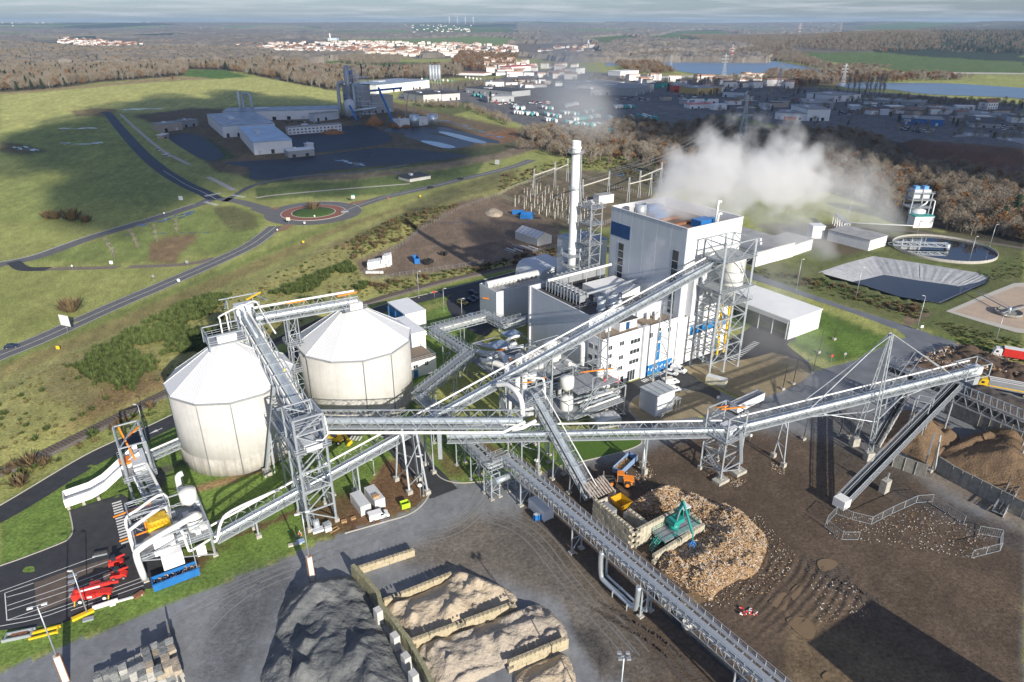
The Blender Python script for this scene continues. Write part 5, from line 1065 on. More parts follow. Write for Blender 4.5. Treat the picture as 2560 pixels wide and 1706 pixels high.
# ---- left hammer station
hs=thing('hammer_station','cluttered open steel station with yellow shredder and thick white pipes, lower left','process plant',U(4,131),TH)
tower(hs,-2,11,126,138.6,9.0,(5.2,9.0),STEEL,.36,(),.4);tower(hs,-2,5,133,138.6,10.8,(9,10.8),STEEL,.26,(),.1)
ubox('deck',-2.4,11.4,125.6,139,5.2,5.35,GRATE,hs);railing(hs,-2.4,11.4,125.6,139,5.35,None,1.6);ubox('upper_deck',-2,5.4,135,138.8,9.0,9.12,GRATE,hs);railing(hs,-2,5.4,135,138.8,9.12,None,1.6)
ubox('yellow_shredder',.6,4.8,130.4,135,5.4,8.4,YEL,hs);ubox('yellow_shredder_lid',1.0,4.4,131.4,134.2,8.4,9.2,mat('yellow_machine_worn',(.55,.36,.03),.6,0,.4,2),hs);ubox('white_housing',.8,4.6,127,130.3,5.4,7.8,WHITE,hs)
for i in range(5):ubox('machine_rib',1.0+i*.72,1.25+i*.72,130.3,135.1,8.3,8.75,YEL,hs)
ubox('discharge_hopper',1.4,5.2,124,126.6,2.4,5.6,WHITE,hs);ubox('sign_board',.6,3.6,125.35,125.45,5.3,6.4,FRAME,hs)
def hp(pts,r,m=WHITEP):q=MB();q.tube(smooth_line([U(*p) for p in pts],4),r,12);return q.build('white_pipe',m,hs)
hp([(-2.2,125.3,1.4),(-2.4,125.2,7.2),(-1.6,125.4,8.4),(2,126.4,9),(8.6,128.6,9.2),(9.6,129.2,9)],.62);hp([(-2.6,129.4,3),(-2.6,130,9.2),(-1.8,130.6,10),(3,133.2,10.4),(4.8,134,9.8),(5,133.6,6)],.36)
hp([(-2.6,133.6,5),(-2.6,134,10),(0,135.4,10.6),(5,137.6,10.8),(5.4,137.4,6)],.3);hp([(5.6,127,8.8),(6.2,126.4,8),(6.4,125.4,4.6),(7,125.2,4),(11,126.4,4.2)],.26);hp([(11.2,125.8,3.6),(12,126,3.8),(13.4,127,6.6),(16,127.6,8.2),(26,128,9.2)],.3)
cyl('cyclone',U(9.2,133.8),1.7,8.6,12.4,CREAMT,hs,20,1.4,.4);cyl('cyclone',U(9,130.2),1.6,2.8,8.2,CREAMT,hs,20,2.2,.4)
hp([(8.4,138.8,6),(8.4,139,12),(8.8,139,13.2),(9.6,139,13.4)],.6)
for z_,a_,b_ in ((7.4,(-4.6,131.4),(4.6,131.8)),(9.3,(-4.6,137.4),(2.4,138.2))):bar('hoist_beam',U(*a_,z_),U(*b_,z_),.24,ORA,hs)
bar('hoist_beam',U(.4,133.6,5.4),U(.4,133.8,9.4),.24,ORA,hs)
random.seed(12)
for i in range(14):
    u_,v_=random.uniform(5,10),random.uniform(127,138);ubox('machine_casing',u_,u_+random.uniform(.7,1.9),v_,v_+random.uniform(.7,1.6),5.4,5.4+random.uniform(.6,1.7),random.choice((GREYL,WHITEP,STEEL,GREYL)),hs)
stairs(hs,U(6,139.6,.2),U(0,139.6,5.2),.9)
ubox('cabinet',7.8,9.6,126.2,127.4,1.0,3.2,WHITE,hs)
sk=thing('blue_skip','long blue open skip of wood waste under the hammer station hopper','skip',U(3.2,123.4),TH)
for a_ in ((-1.2,7.2,121.8,122.0),(-1.2,7.2,124.4,124.6),(-1.2,-1.0,122,124.4),(7.0,7.2,122,124.4)):ubox('side_wall',*a_,.15,1.7,BLUEP,sk)
ubox('floor',-1,7,122,124.4,.1,.3,BLUED,sk);ubox('rim',-1.3,7.3,121.7,122.05,1.7,1.85,BLUEP,sk)
q=MB();
for i in range(90):p=U(random.uniform(-.8,6.8),random.uniform(122.2,124.3),random.uniform(.5,1.3));q.bar(p,p+Vector((random.uniform(-.6,.6),random.uniform(-.6,.6),random.uniform(-.1,.3))),.18,.06)
o=q.build('wood_scrap',mat('wood_scrap',(.36,.24,.13),.9,0,.45,2.5,col2=(.62,.5,.34)),sk);o['kind']='stuff'
ct=thing('chute_conveyor','white open trough rising from the ground to the portal frame beside the near silo','conveyor',U(-13.4,162),TH)
W_=2.0
def trough(pts):
    for i in range(len(pts)-1):
        (ua,za),(ub,zb)=pts[i],pts[i+1]
        for v_,nm in ((162-W_,'side_panel'),(162+W_,'side_panel')):
            q=MB();A,B=U(ua,v_,za),U(ub,v_,zb);up=Vector((0,0,2.1));off=U(0,.14)
            q.quad([A,B,B+up,A+up]);q.quad([A+off,A+off+up,B+off+up,B+off]);q.quad([A+up,B+up,B+off+up,A+off+up]);q.quad([A,A+off,B+off,B]);q.build(nm,WHITE,ct)
        q=MB();q.quad([U(ua,162-W_,za+.3),U(ub,162-W_,zb+.3),U(ub,162+W_,zb+.3),U(ua,162+W_,za+.3)]);q.quad([U(ua,162-W_,za),U(ua,162+W_,za),U(ub,162+W_,zb),U(ub,162-W_,zb)]);q.build('trough_floor',GREYL,ct)
        bar('edge_rail',U(ua,162-W_-.1,za+2.1),U(ub,162-W_-.1,zb+2.1),.2,FRAME,ct);bar('edge_rail',U(ua,162-W_-.1,za+1.0),U(ub,162-W_-.1,zb+1.0),.14,GREYL,ct)
trough([(-13.4,.7),(-8.2,1.0),(-5.2,2.0),(1.6,6.6),(3.2,7.4)])
for u_ in (-13,-10,-7):ubox('base_foot',u_-.3,u_+.3,159.8,160.8,0,.9,CONCB,ct)
ubox('end_plate',-13.55,-13.4,160,164.1,.7,2.7,WHITE,ct)
pf=thing('portal_frame','steel portal frame with orange hoist over the top of the white trough','tower',U(2,160),TH,'lattice towers')
tower(pf,-.4,4.8,154.6,165.6,14.6,(6,14.6),STEEL,.42,(6,),.3,False)
for a_,b_ in (((-.4,154.6,14.6),(4.8,165.6,14.6)),((-.4,154.6,6),(-.4,165.6,14.6)),((4.8,154.6,14.4),(4.8,160,6))):bar('brace',U(*a_),U(*b_),.24,STEEL,pf)
bar('hoist_beam',U(.6,165,14.4),U(2.2,158,8),.34,ORA,pf);bar('hoist_beam',U(1.2,160,13.8),U(4.8,164,13.8),.26,ORA,pf);ubox('drive_housing',1.2,4.2,156,163,6.2,8.6,GREYU,pf)
q=MB();q.lathe([(1.5,7.6),(1.7,8.2)],tuple(U(.4,160.4)),18);q.build('orange_ring',ORA,pf)
gallery('infeed_conveyor','short white conveyor carrying from the portal frame into the near silo foot',U(4.6,163.4,4.6),U(14.2,166.2,4.6),2.2,1.4,1.6,.5,-.1,.25)
gallery('lattice_conveyor','short steep lattice conveyor between portal frame and hammer station',U(2.4,155.4,6.2),U(3.8,139,4.6),3.4,2.2,1.3,.0,0,.3,True,True,True)
# ================================================================== PILES, BAYS, BUNKERS
def heap(name,label,cat,px,Hh,m,slope=.75,res=.55,rough=.35,ns=5.0,seed=0,kind='stuff',z0=0.0,plateau=None,ridges=.0):
    pts=[P(x,y,z0) for x,y in px];pts=smooth_line(pts,4,True);xs=[p.x for p in pts];ys=[p.y for p in pts]
    X,Y=np.meshgrid(np.arange(min(xs)-1,max(xs)+1,res),np.arange(min(ys)-1,max(ys)+1,res))
    ins=np.zeros(X.shape,bool);dist=np.full(X.shape,1e9);k=len(pts)
    for i in range(k):
        a,b=pts[i],pts[(i+1) % k]
        if a.y!=b.y:ins^=((a.y>Y)!=(b.y>Y))&(X<(b.x-a.x)*(Y-a.y)/(b.y-a.y)+a.x)
        dx,dy=b.x-a.x,b.y-a.y;l2=dx*dx+dy*dy+1e-9;t=np.clip(((X-a.x)*dx+(Y-a.y)*dy)/l2,0,1);dist=np.minimum(dist,np.hypot(X-a.x-t*dx,Y-a.y-t*dy))
    d=np.where(ins,dist,-dist);n1=fbm(X,Y,ns,4,seed+61);n2=fbm(X,Y,ns*.35,3,seed+62)
    Z=np.minimum(d*slope,Hh*(0.55+0.9*n1))
    if ridges:                                            # tipped loads: overlapping cones with steep fronts
        rs=random.Random(seed+5);cone=np.zeros(X.shape)
        for i in range(int(ridges)):
            j=rs.randrange(X.size);x0,y0=X.flat[j],Y.flat[j];hh=rs.uniform(.45,1)*Hh;rr=np.hypot((X-x0)*rs.uniform(.8,1.3),(Y-y0)*rs.uniform(.8,1.3));cone=np.maximum(cone,hh-rr*rs.uniform(.6,.95))
        Z=np.minimum(d*slope*1.2,np.maximum(cone,Z*.55))
    Z=np.where(d>0,Z+(n2-.5)*rough*np.clip(d,0,1)+(fbm(X,Y,1.1,3,seed+64)-.5)*rough*1.1*np.clip(d,0,1),-.3)+z0
    id_=np.arange(X.size).reshape(X.shape);kp=d>-res*1.5;kq=kp[:-1,:-1]&kp[1:,:-1]&kp[:-1,1:]&kp[1:,1:]
    qd=np.stack([id_[:-1,:-1],id_[:-1,1:],id_[1:,1:],id_[1:,:-1]],-1)[kq]
    me=bpy.data.meshes.new(name);me.from_pydata(np.stack([X,Y,Z],-1).reshape(-1,3).tolist(),[],qd.tolist());me.update()
    b_=bmesh.new();b_.from_mesh(me);bmesh.ops.delete(b_,geom=[v for v in b_.verts if not v.link_faces],context='VERTS')
    for f in b_.faces:f.smooth=True
    b_.to_mesh(me);b_.free();o=mesh_obj(name,me,m);tag(o,label,cat,None,kind);return o,X,Y,Z,d
SLAG=mat('dark_grey_slag',(.07,.078,.085),.9,0,.3,.22,.35,1.4,col2=(.21,.215,.21));SAND=mat('tan_sand',(.40,.32,.22),.95,0,.2,.35,.35,1.6,col2=(.54,.46,.35));CHIP=mat('brown_wood_chips',(.13,.085,.05),.95,0,.4,2.0,.3,3.0,col2=(.24,.16,.09));WOODH=mat('splintered_wood_heap',(.17,.10,.055),.95,0,.4,1.2,.2,3,col2=(.38,.26,.15));SCRAP=mat('dark_scrap_wood',(.055,.04,.03),.95,0,.6,1.5,.2,4,col2=(.12,.08,.055))
heap('slag_heap','large dark grey heap of slag beside the sand bays','heap',[(668,1640),(684,1600),(700,1520),(735,1478),(790,1450),(880,1442),(912,1472),(938,1515),(956,1557),(983,1619),(1005,1676),(1030,1760),(900,1820),(720,1800),(650,1720)],6.2,SLAG,.62,.42,.8,7,1,ridges=15)
heap('sand_heap','tan sand heap of overlapping tipped loads in the middle bay','heap',[(962,1520),(1020,1496),(1100,1462),(1130,1436),(1165,1432),(1262,1470),(1295,1500),(1270,1520),(1150,1570),(1038,1616),(1000,1574)],3.4,SAND,.85,.4,.4,4,2,ridges=44)
heap('sand_heap','pale sand heap of steep cones in the lower bay with grey crumbs on top','heap',[(1042,1622),(1150,1580),(1290,1528),(1350,1512),(1395,1545),(1420,1590),(1400,1612),(1290,1656),(1130,1730),(1070,1716)],3.6,mat('pale_sand',(.47,.40,.31),.95,0,.2,.35,.35,1.6,col2=(.34,.30,.25)),.85,.4,.45,4,3,ridges=48)
heap('sand_heap','small sand heap below the lowest bay wall at the picture edge','heap',[(1290,1690),(1390,1640),(1425,1650),(1432,1730),(1300,1760)],2.6,SAND,.8,.4,.4,3,4,ridges=9)
def block_wall(name,label,a,b,rows,bl=1.6,bh=.8,th=.8,m=None,jag=.0,knobs=True,group='block walls',seed=0):
    a,b=Vector(a),Vector(b);d=(b-a);L=d.length;d.normalize();rz=math.atan2(d.y,d.x);t=thing(name,label,'block wall',a,rz,group);rs=random.Random(seed);n=max(1,int(L/bl))
    for r_ in range(rows):
        for i in range(n):
            if jag and r_==rows-1 and rs.random()<jag:continue
            c=a+d*((i+.5+(.5 if r_ % 2 and i<n-1 else 0))*L/n);h_=rs.uniform(-.02,.03)
            box('block',(c.x+h_,c.y+h_,r_*bh),(L/n-.04,th+rs.uniform(-.05,.03),bh-.03),rz+rs.uniform(-.015,.015),m or CONCB,t)
    if knobs:
        q=MB()
        for i in range(int(n*2)):
            for s in (-.2,.2):c=a+d*((i+.5)*L/(n*2))+Vector((-d.y,d.x,0))*s*th*1.1;q.box((c.x,c.y,rows*bh-.05),(.3,.26,.17),rz)
        o=q.build('lifting_knob',m or CONCB,t);o['kind']='stuff'
    return t
SANDW=mat('sand_crusted_block',(.50,.42,.30),.95,0,.25,1.2,.1,3,col2=(.36,.32,.20))
block_wall('block_wall','sand-crusted block wall at the top of the sand bays',P(884,1438),P(1036,1388),2,m=SANDW,jag=.25,seed=1)
block_wall('block_wall','block wall half buried between the empty bay and the sand heap',P(950,1520),P(1130,1447),2,m=SANDW,jag=.2,seed=2)
block_wall('block_wall','block wall between the two big sand heaps',P(1028,1626),P(1290,1528),3,m=SANDW,jag=.15,seed=3)
block_wall('block_wall','block wall with mossy top at the bottom of the sand bays',P(1270,1680),P(1418,1618),3,m=SANDW,jag=.0,seed=4)
pl=[P(884,1442),P(912,1470),P(948,1512),P(955,1540),P(991,1586),P(1027,1634),P(1066,1706),P(1090,1760)]
bw=thing('block_wall','long mossy block wall dividing the slag heap from the sand bays','block wall',pl[0],0,'block walls')
for i in range(len(pl)-1):
    a_,b_=pl[i],pl[i+1];d_=b_-a_;n_=max(1,round(d_.length/1.6));rz_=math.atan2(d_.y,d_.x)
    for j in range(n_):
        c_=a_.lerp(b_,(j+.5)/n_)
        for r_ in range(4):box('block',(c_.x+random.uniform(-.05,.05),c_.y,r_*.8),(d_.length/n_-.04,.8,.77),rz_,mat('mossy_block',(.36,.33,.22),.95,0,.35,1.5,.1,3,col2=(.20,.20,.10)),bw)
for c_ in ((948,1556),(990,1620),(1017,1672),(1036,1716)):
    p_=P(*c_);[box('buttress_block',(p_.x,p_.y,r_*.8),(1.5,1.2,.78),-.9,CONC,bw) for r_ in range(4)]
# bunker of the wood crane
for lab,a_,b_,r_,s_ in (('tall block wall on the left of the wood bunker beside the pipe bridge',U(84,79.4),U(84,92),6,11),('tall block wall across the front of the wood bunker behind the green crane',U(84.4,79.2),U(97,79.2),6,12),('low block wall with studded top in front of the green crane',U(84.2,73.6),U(100,74.6),3,13),('short block wall closing the right side of the crane platform',U(100,75.4),U(100,79),3,14),('short mid block wall inside the wood bunker',U(88.6,80),U(88.6,86),5,15)):
    block_wall('block_wall',lab,a_,b_,r_,1.6,.8,.8,mat('cream_block',(.48,.44,.34),.9,0,.2,1,.06,3,streak=.25),0,True,seed=s_)
wp,WX_,WY_,WZ_,WD_=heap('wood_heap','great heap of splintered scrap wood beside the green crane','heap',[(1617,1238),(1666,1224),(1704,1234),(1748,1242),(1797,1264),(1850,1285),(1915,1350),(1908,1402),(1887,1440),(1838,1456),(1789,1486),(1775,1503),(1700,1464),(1642,1412),(1700,1370),(1750,1330),(1720,1296),(1640,1285),(1570,1275)],6.5,WOODH,.8,.45,1.2,4,6,ridges=12)
def litter(name,label,cat,n,sampler,mats_,lmin=.3,lmax=1.4,wmin=.05,wmax=.25,seed=0,parent=None):
    rs=random.Random(seed);mbs=[MB() for _ in mats_]
    for i in range(n):
        p=sampler(rs)
        if p is None:continue
        a=rs.uniform(0,6.28);l=rs.uniform(lmin,lmax)/2;d=Vector((math.cos(a),math.sin(a),rs.uniform(-.25,.5)))*l;mbs[rs.randrange(len(mbs))].bar(p-d,p+d,rs.uniform(wmin,wmax),rs.uniform(.03,.08))
    k=0
    for mb,m in zip(mbs,mats_):
        if mb.v:o=mb.build(name,m,parent);tag(o,label,None,None,'stuff');k+=1
flatidx=np.argwhere(WD_>.3)
def on_heap(rs):
    i,j=flatidx[rs.randrange(len(flatidx))];return Vector((WX_[i,j]+rs.uniform(-.2,.2),WY_[i,j]+rs.uniform(-.2,.2),WZ_[i,j]+rs.uniform(.02,.25)))
WCH=[mat('pale_wood_piece',(.62,.46,.28),.85,0,.25,2),mat('tan_wood_piece',(.47,.30,.15),.9,0,.25,2),mat('dark_wood_piece',(.16,.10,.06),.9,0,.3,2),mat('white_scrap_piece',(.70,.66,.60),.8,0,.15,2)]
litter('wood_piece','splintered boards and chips covering the scrap wood heap','wood',17000,on_heap,[WCH[0],WCH[1],WCH[1],WCH[2],WCH[0],WCH[3]],.2,1.0,.04,.2,3)
def scatter_px(px,z=.1):
    pts=[P(x,y) for x,y in px];xs=[p.x for p in pts];ys=[p.y for p in pts]
    def f(rs):
        for _ in range(20):
            x,y=rs.uniform(min(xs),max(xs)),rs.uniform(min(ys),max(ys));c=False;k=len(pts)
            for i in range(k):
                a,b=pts[i],pts[(i+1) % k]
                if (a.y>y)!=(b.y>y) and x<(b.x-a.x)*(y-a.y)/(b.y-a.y)+a.x:c=not c
            if c:return Vector((x,y,z+gz(x,y)))
        return None
    return f
for px_,n_,lab in (([(1600,1150),(1620,1150),(1640,1190),(1600,1210),(1585,1190)],160,'wood chips spilt round the single conveyor leg'),([(1765,1180),(1830,1195),(1870,1200),(1850,1218),(1790,1215)],200,'wood chips spilt round the stair tower feet'),([(1925,1150),(1965,1170),(1960,1190),(1930,1180)],90,'wood chips spilt round the leaning trestle'),
                     ([(1560,1290),(1640,1240),(1900,1290),(2000,1400),(1930,1480),(1780,1530),(1700,1480)],1800,'scattered splinters round the wood heap'),([(2060,1300),(2180,1290),(2330,1265),(2490,1345),(2440,1400),(2200,1360),(2080,1350)],620,'pale litter caught along the mesh fence'),([(2020,1440),(2130,1460),(2180,1540),(2040,1560)],150,'pale litter trodden into the rutted mud')):
    litter('wood_litter',lab,'litter',n_,scatter_px(px_,.12),WCH if 'litter' not in lab else [WCH[3],WCH[3],WCH[1],WCH[2]],.08,.38,.03,.14,n_)
heap('chip_heap','brown wood chip heap in the bunker under the sloping belt','heap',[(2190,1090),(2215,1045),(2280,1025),(2360,1060),(2400,1095),(2390,1120),(2340,1150),(2310,1165),(2250,1130),(2200,1120)],6,CHIP,.7,.6,.6,8,21,ridges=6)
heap('chip_heap','biggest brown wood chip heap at the right edge behind the panel wall','heap',[(2335,1145),(2390,1105),(2450,1080),(2520,1085),(2600,1120),(2660,1200),(2620,1260),(2520,1240),(2400,1190)],8,CHIP,.7,.6,.6,9,22,ridges=7)
heap('scrap_heap','dark heap of scrap timber at the yard entrance beside the trucks','heap',[(2250,920),(2300,905),(2345,882),(2385,868),(2440,880),(2520,905),(2640,945),(2640,985),(2540,960),(2440,940),(2330,925)],5,SCRAP,.8,.6,1.6,4,23,ridges=10)
heap('grit_heap','long low heap of dark grit between the yellow truck and the roof truss','heap',[(2400,985),(2440,965),(2540,1000),(2640,1035),(2640,1080),(2560,1055),(2470,1030),(2400,1005)],2.6,mat('dark_grit',(.09,.075,.065),.95,0,.4,1.5,.1,4),.7,.6,.5,5,24)
litter('scrap_piece','boards and scrap strewn over the dark timber heap','scrap',900,scatter_px([(2280,915),(2345,884),(2385,872),(2520,908),(2600,935),(2560,955),(2440,935)],2.0),[WCH[1],WCH[2],WCH[3],WCH[2]],.4,1.8,.08,.4,77)
def panel_wall(label,pts,h,w=2.4,m=None,group='precast panel walls'):
    t=thing('panel_wall',label,'concrete wall',pts[0],0,group)
    for a,b in zip(pts,pts[1:]):
        d=b-a;n=max(1,round(d.length/w));rz=math.atan2(d.y,d.x)
        for i in range(n):c=a.lerp(b,(i+.5)/n);box('panel',(c.x,c.y,0),(d.length/n-.06,.35,h+random.uniform(-.08,.08)),rz,m or CONCD,t);bar('panel_rib',a.lerp(b,i/n)+Vector((0,-.25,0)),a.lerp(b,i/n)+Vector((0,-.25,h)),.2,CONCD,t)
panel_wall('mossy panel wall under the sloping belt at the bunker corner',PX((2228,1165),(2312,1196)),3.6);panel_wall('long precast panel wall holding back the biggest chip heap',PX((2338,1178),(2372,1200),(2490,1262),(2580,1310)),4.2);panel_wall('dark panel wall at the back of the chip bunker',PX((2360,1030),(2440,1068),(2600,1135)),6.5,2.6)
# roof truss over the back of the bunker
rt=thing('bunker_truss','long horizontal dark steel truss over the chip bunker at the right edge','truss',P(2200,940),0)
ra,rb=PD(2215,935,172),PD(2620,1108,140)
for z_ in (0,3.2):
    for o_ in (0,3.2):bar('chord',ra+Vector((o_,o_*1.4,z_)),rb+Vector((o_,o_*1.4,z_)),.28,STEEL_D,rt)
for i in range(26):a_,b_=ra.lerp(rb,i/26),ra.lerp(rb,(i+1)/26);bar('brace',a_+Vector((0,0,3.2*(i % 2))),b_+Vector((0,0,3.2*((i+1) % 2))),.16,STEEL,rt);bar('brace',a_+Vector((3.2,4.5,3.2*(i % 2))),b_+Vector((3.2,4.5,3.2*((i+1) % 2))),.16,STEEL_D,rt);bar('roof_slat',a_+Vector((0,0,3.3)),a_+Vector((3.2,4.5,3.3)),.2,STEEL,rt)
M_,L_=frame_of(ra+Vector((1.6,2.2,.5)),rb+Vector((1.6,2.2,.5)));mesh_obj('rubber_belt',unit_mesh('cube',RUB),None,rt,M_ @ Matrix.Diagonal((2.4,.2,L_,1)))
for f_ in (.05,.45,.9):p_=ra.lerp(rb,f_);bar('support_leg',(p_.x,p_.y,0),p_,.35,STEEL_D,rt);bar('support_leg',(p_.x+3.2,p_.y+4.5,0),p_+Vector((3.2,4.5,0)),.35,STEEL_D,rt)
for lab,a_,b_ in (('narrow conveyor rising past the mast foot into the chip bunker',P(2172,1120)+Vector((1.5,0,.8)),PD(2262,985,160)),('belt conveyor leaving the frame at the right edge over the chip heap',P(2492,1290)+Vector((0,0,.8)),PD(2580,1150,146))):
    g_,pt_,L_=gallery('open_belt_conveyor',lab,a_,b_,2.2,1.2,1.4,0,0,0,True,True,False,'conveyor galleries',STEEL_D,.15)
    M_,l2=frame_of(pt_(0,0,.4),pt_(L_,0,.4));mesh_obj('rubber_belt',unit_mesh('cube',RUB),None,g_,M_ @ Matrix.Diagonal((1.1,.08,l2,1)));M_,l2=frame_of(pt_(0,1.1,-.2),pt_(L_,1.1,-.2));mesh_obj('side_skirt',unit_mesh('cube',CONC),None,g_,M_ @ Matrix.Diagonal((.08,1.0,l2,1)))
    for f_ in (.3,.7):p_=pt_(L_*f_,0,0);bar('support_leg',(p_.x,p_.y,0),p_,.3,STEEL_D,g_)
sf=thing('belt_gantry','upright steel frame straddling the sloping belt','frame',P(2312,1075))
for x_,y_ in ((101.0,150.2),(104.0,148.6),(106.4,151.2),(103.6,153.0)):bar('support_leg',(x_,y_,5),(x_,y_,14.2),.18,STEEL,sf)
for a_,b_ in (((101,150.2),(104,148.6)),((104,148.6),(106.4,151.2)),((106.4,151.2),(103.6,153)),((103.6,153),(101,150.2))):
    for z_ in (9.6,14.2):bar('tie_beam',(*a_,z_),(*b_,z_),.16,STEEL,sf)
# paper bales at the lower left, each an object
BALE=[mat('grey_paper_bale',(.34,.34,.32),.95,0,.3,3,.15,6,col2=(.46,.45,.42)),mat('dark_paper_bale',(.20,.21,.21),.95,0,.35,3,.15,6),mat('tan_paper_bale',(.40,.34,.26),.95,0,.3,3,.15,6)]
def bale_mesh(i):
    b_=bmesh.new();bmesh.ops.create_cube(b_,size=1);bmesh.ops.subdivide_edges(b_,edges=b_.edges[:],cuts=3,use_grid_fill=True);rs=random.Random(i)
    for v in b_.verts:
        n=v.co.normalized();v.co=v.co*.86+n*.10+Vector((rs.uniform(-.03,.03),)*1+(rs.uniform(-.03,.03),rs.uniform(-.03,.03)))
    me=bpy.data.meshes.new('bale');b_.to_mesh(me);b_.free();me.materials.append(BALE[i % 3]);return me
bms=[bale_mesh(i) for i in range(6)];random.seed(5)
b0=P(447,1690);du,dv=Vector((cu,su,0)),Vector((-su,cu,0));k=0
base=P(440,1608)
for i in range(11):
    for j in range(8):
        p_=base-du*(1.25*i+.9)-dv*(1.6*j+.8)
        nl=max(1,3-(i+0)//4-(1 if random.random()<.3 else 0)) if j>0 else max(1,2-i//4)
        if math.hypot(p_.x,p_.y)<84 or p_.y<80.5:continue
        for l_ in range(nl):
            if random.random()<.06:continue
            o=mesh_obj('paper_bale',bms[random.randrange(6)],None,None,Matrix.Translation(p_+Vector((random.uniform(-.12,.12),random.uniform(-.12,.12),.55+1.05*l_))) @ Matrix.Rotation(TH+random.uniform(-.12,.12),4,'Z') @ Matrix.Diagonal((1.25,1.55,1.1,1)))
            tag(o,f"shaggy {o.data.materials[0].name.split('_')[0]} wired bale, {('bottom', 'middle', 'top')[min(l_, 2)]} layer, {nth(i)} row from the bay wall, {nth(j)} back",'bale','wired bales stacked at the yard corner')
wl=thing('bale_bay_wall','thin concrete wall along the right side of the bale stack','concrete wall',P(425,1575));a_,b_=P(422,1572),P(462,1760)
d_=b_-a_
for i in range(8):c_=a_.lerp(b_,(i+.5)/8);box('panel',(c_.x,c_.y,0),(d_.length/8-.05,.3,2.4),math.atan2(d_.y,d_.x),CONCD,wl)
# ================================================================== VEHICLES
def extrude(mb,prof,w,y0=0.0):                          # side outline (x, z) given width along y
    n=len(prof);A=[(x,y0-w/2,z) for x,z in prof];B=[(x,y0+w/2,z) for x,z in prof]
    mb.quad(A);mb.quad(B[::-1])
    for i in range(n):mb.quad([A[i],B[i],B[(i+1) % n],A[(i+1) % n]])
HEADL=mat('head_lamp',(.75,.75,.72),.15,0,.02,1,spec=.8);TAILL=mat('tail_lamp',(.5,.02,.02),.3,0,.05,1);RIM=mat('wheel_rim',(.5,.5,.5),.35,.6,.1,2)
def local(t,mb,name,m):return mb.build(name,m,t,WM[t.name].copy())
def wheels(t,xs,r,w,tr,rim=None):
    for x in xs:
        for s in (-1,1):
            q=MB();q.tube([(x,s*(tr/2-w/2),r),(x,s*(tr/2+w/2),r)],r,14);wo=local(t,q,'wheel',RUB)
            q=MB();q.tube([(x,s*(tr/2-w/2-.01),r),(x,s*(tr/2+w/2+.02),r)],r*.55,10);q.build('rim',rim or RIM,wo,WM[t.name].copy())
def van(label,loc,rz,paint=None,L=5.0,W=1.95,Hh=1.95,rack_=False,group='parked vans and cars',glassy=False,cat='van'):
    t=thing('parked_van',label,cat,loc,rz,group);p=paint or CARW;h=L/2
    q=MB();extrude(q,[(-h,.35),(-h,Hh-.1),(-h+.15,Hh),(h*.30,Hh),(h*.62,1.18),(h*.95,1.0),(h,.75),(h,.35)],W);o=local(t,q,'body',p)
    q=MB();q.quad([(h*.315,-W*.43,Hh-.05),(h*.60,-W*.45,1.22),(h*.60,W*.45,1.22),(h*.315,W*.43,Hh-.05)]);
    for v in range(len(q.v)):x,y,z=q.v[v];q.v[v]=(x+.03,y,z+.03)
    local(t,q,'windscreen',GLASS)
    for s in (-1,1):
        q=MB();q.box((h*.28,s*(W/2+.005),1.15),(h*.34,.03,.5));local(t,q,'side_window',GLASS)
        if glassy:q=MB();q.box((-h*.35,s*(W/2+.005),1.15),(h*.9,.03,.5));local(t,q,'side_window',GLASS)
        q=MB();q.box((h-.02,s*W*.36,.72),(.06,.34,.2));local(t,q,'headlight',HEADL);q=MB();q.box((-h+.0,s*W*.42,.8),(.06,.18,.5));local(t,q,'tail_light',TAILL)
    q=MB();q.box((-h-.005,0,1.15),(.03,W*.7,.5));local(t,q,'rear_window',GLASS);q=MB();q.box((h,0,.35),(.1,W*.9,.28));q.box((-h,0,.35),(.1,W*.9,.25));local(t,q,'bumper',DARK)
    wheels(t,(-h*.62,h*.62),.33,.22,W-.2)
    if rack_:
        for s in (-1,1):q=MB();q.box((-h*.35,s*W*.42,Hh+.06),(h*1.25,.07,.1));local(t,q,'roof_rack_rail',BEIGE)
        for i in range(7):q=MB();q.box((-h*.9+i*h*.19,0,Hh+.1),(.07,W*.86,.06));local(t,q,'roof_rack_bar',BEIGE)
    return t
def car(label,loc,rz,paint,group='cars on the roads and car park',L=4.3,W=1.78):
    t=thing('car',label,'car',loc,rz,group);h=L/2
    q=MB();extrude(q,[(-h,.32),(-h,.85),(-h+.1,.95),(h*.45,.95),(h*.93,.82),(h,.62),(h,.32)],W);local(t,q,'body',paint)
    q=MB();extrude(q,[(-h*.86,.94),(-h*.6,1.38),(h*.08,1.42),(h*.48,.94)],W*.86);o=local(t,q,'cabin',GLASS)
    q=MB();extrude(q,[(-h*.62,1.37),(-h*.56,1.44),(h*.05,1.48),(h*.10,1.40)],W*.82);local(t,q,'roof',paint)
    for s in (-1,1):q=MB();q.box((h-.03,s*W*.36,.6),(.06,.32,.15));local(t,q,'headlight',HEADL);q=MB();q.box((-h+.02,s*W*.38,.68),(.06,.3,.16));local(t,q,'tail_light',TAILL)
    wheels(t,(-h*.6,h*.6),.31,.2,W-.16);return t
zr=.06
def at(px,py,z=zr):p=P(px,py);return (p.x,p.y,z+.0)
van('white van with beige roof rack by the red canopy of the office',at(1534,990),R(46),None,5.1,1.95,2.0,True)
van('white van with roof rack right of the silvery cube shed, upper of two',at(1676,960),R(20),None,5.1,1.95,2.0,True)
van('white van nosed behind the silvery cube shed, lower of two',at(1682,980),R(14),None,4.6,1.9,1.9)
van('white van parked against the white wall at the blue doors',at(1696,930),R(-36),None,5.0,1.95,1.9,False)
car('small white car beside the van at the blue doors',at(1677,936),R(-38),CARW)
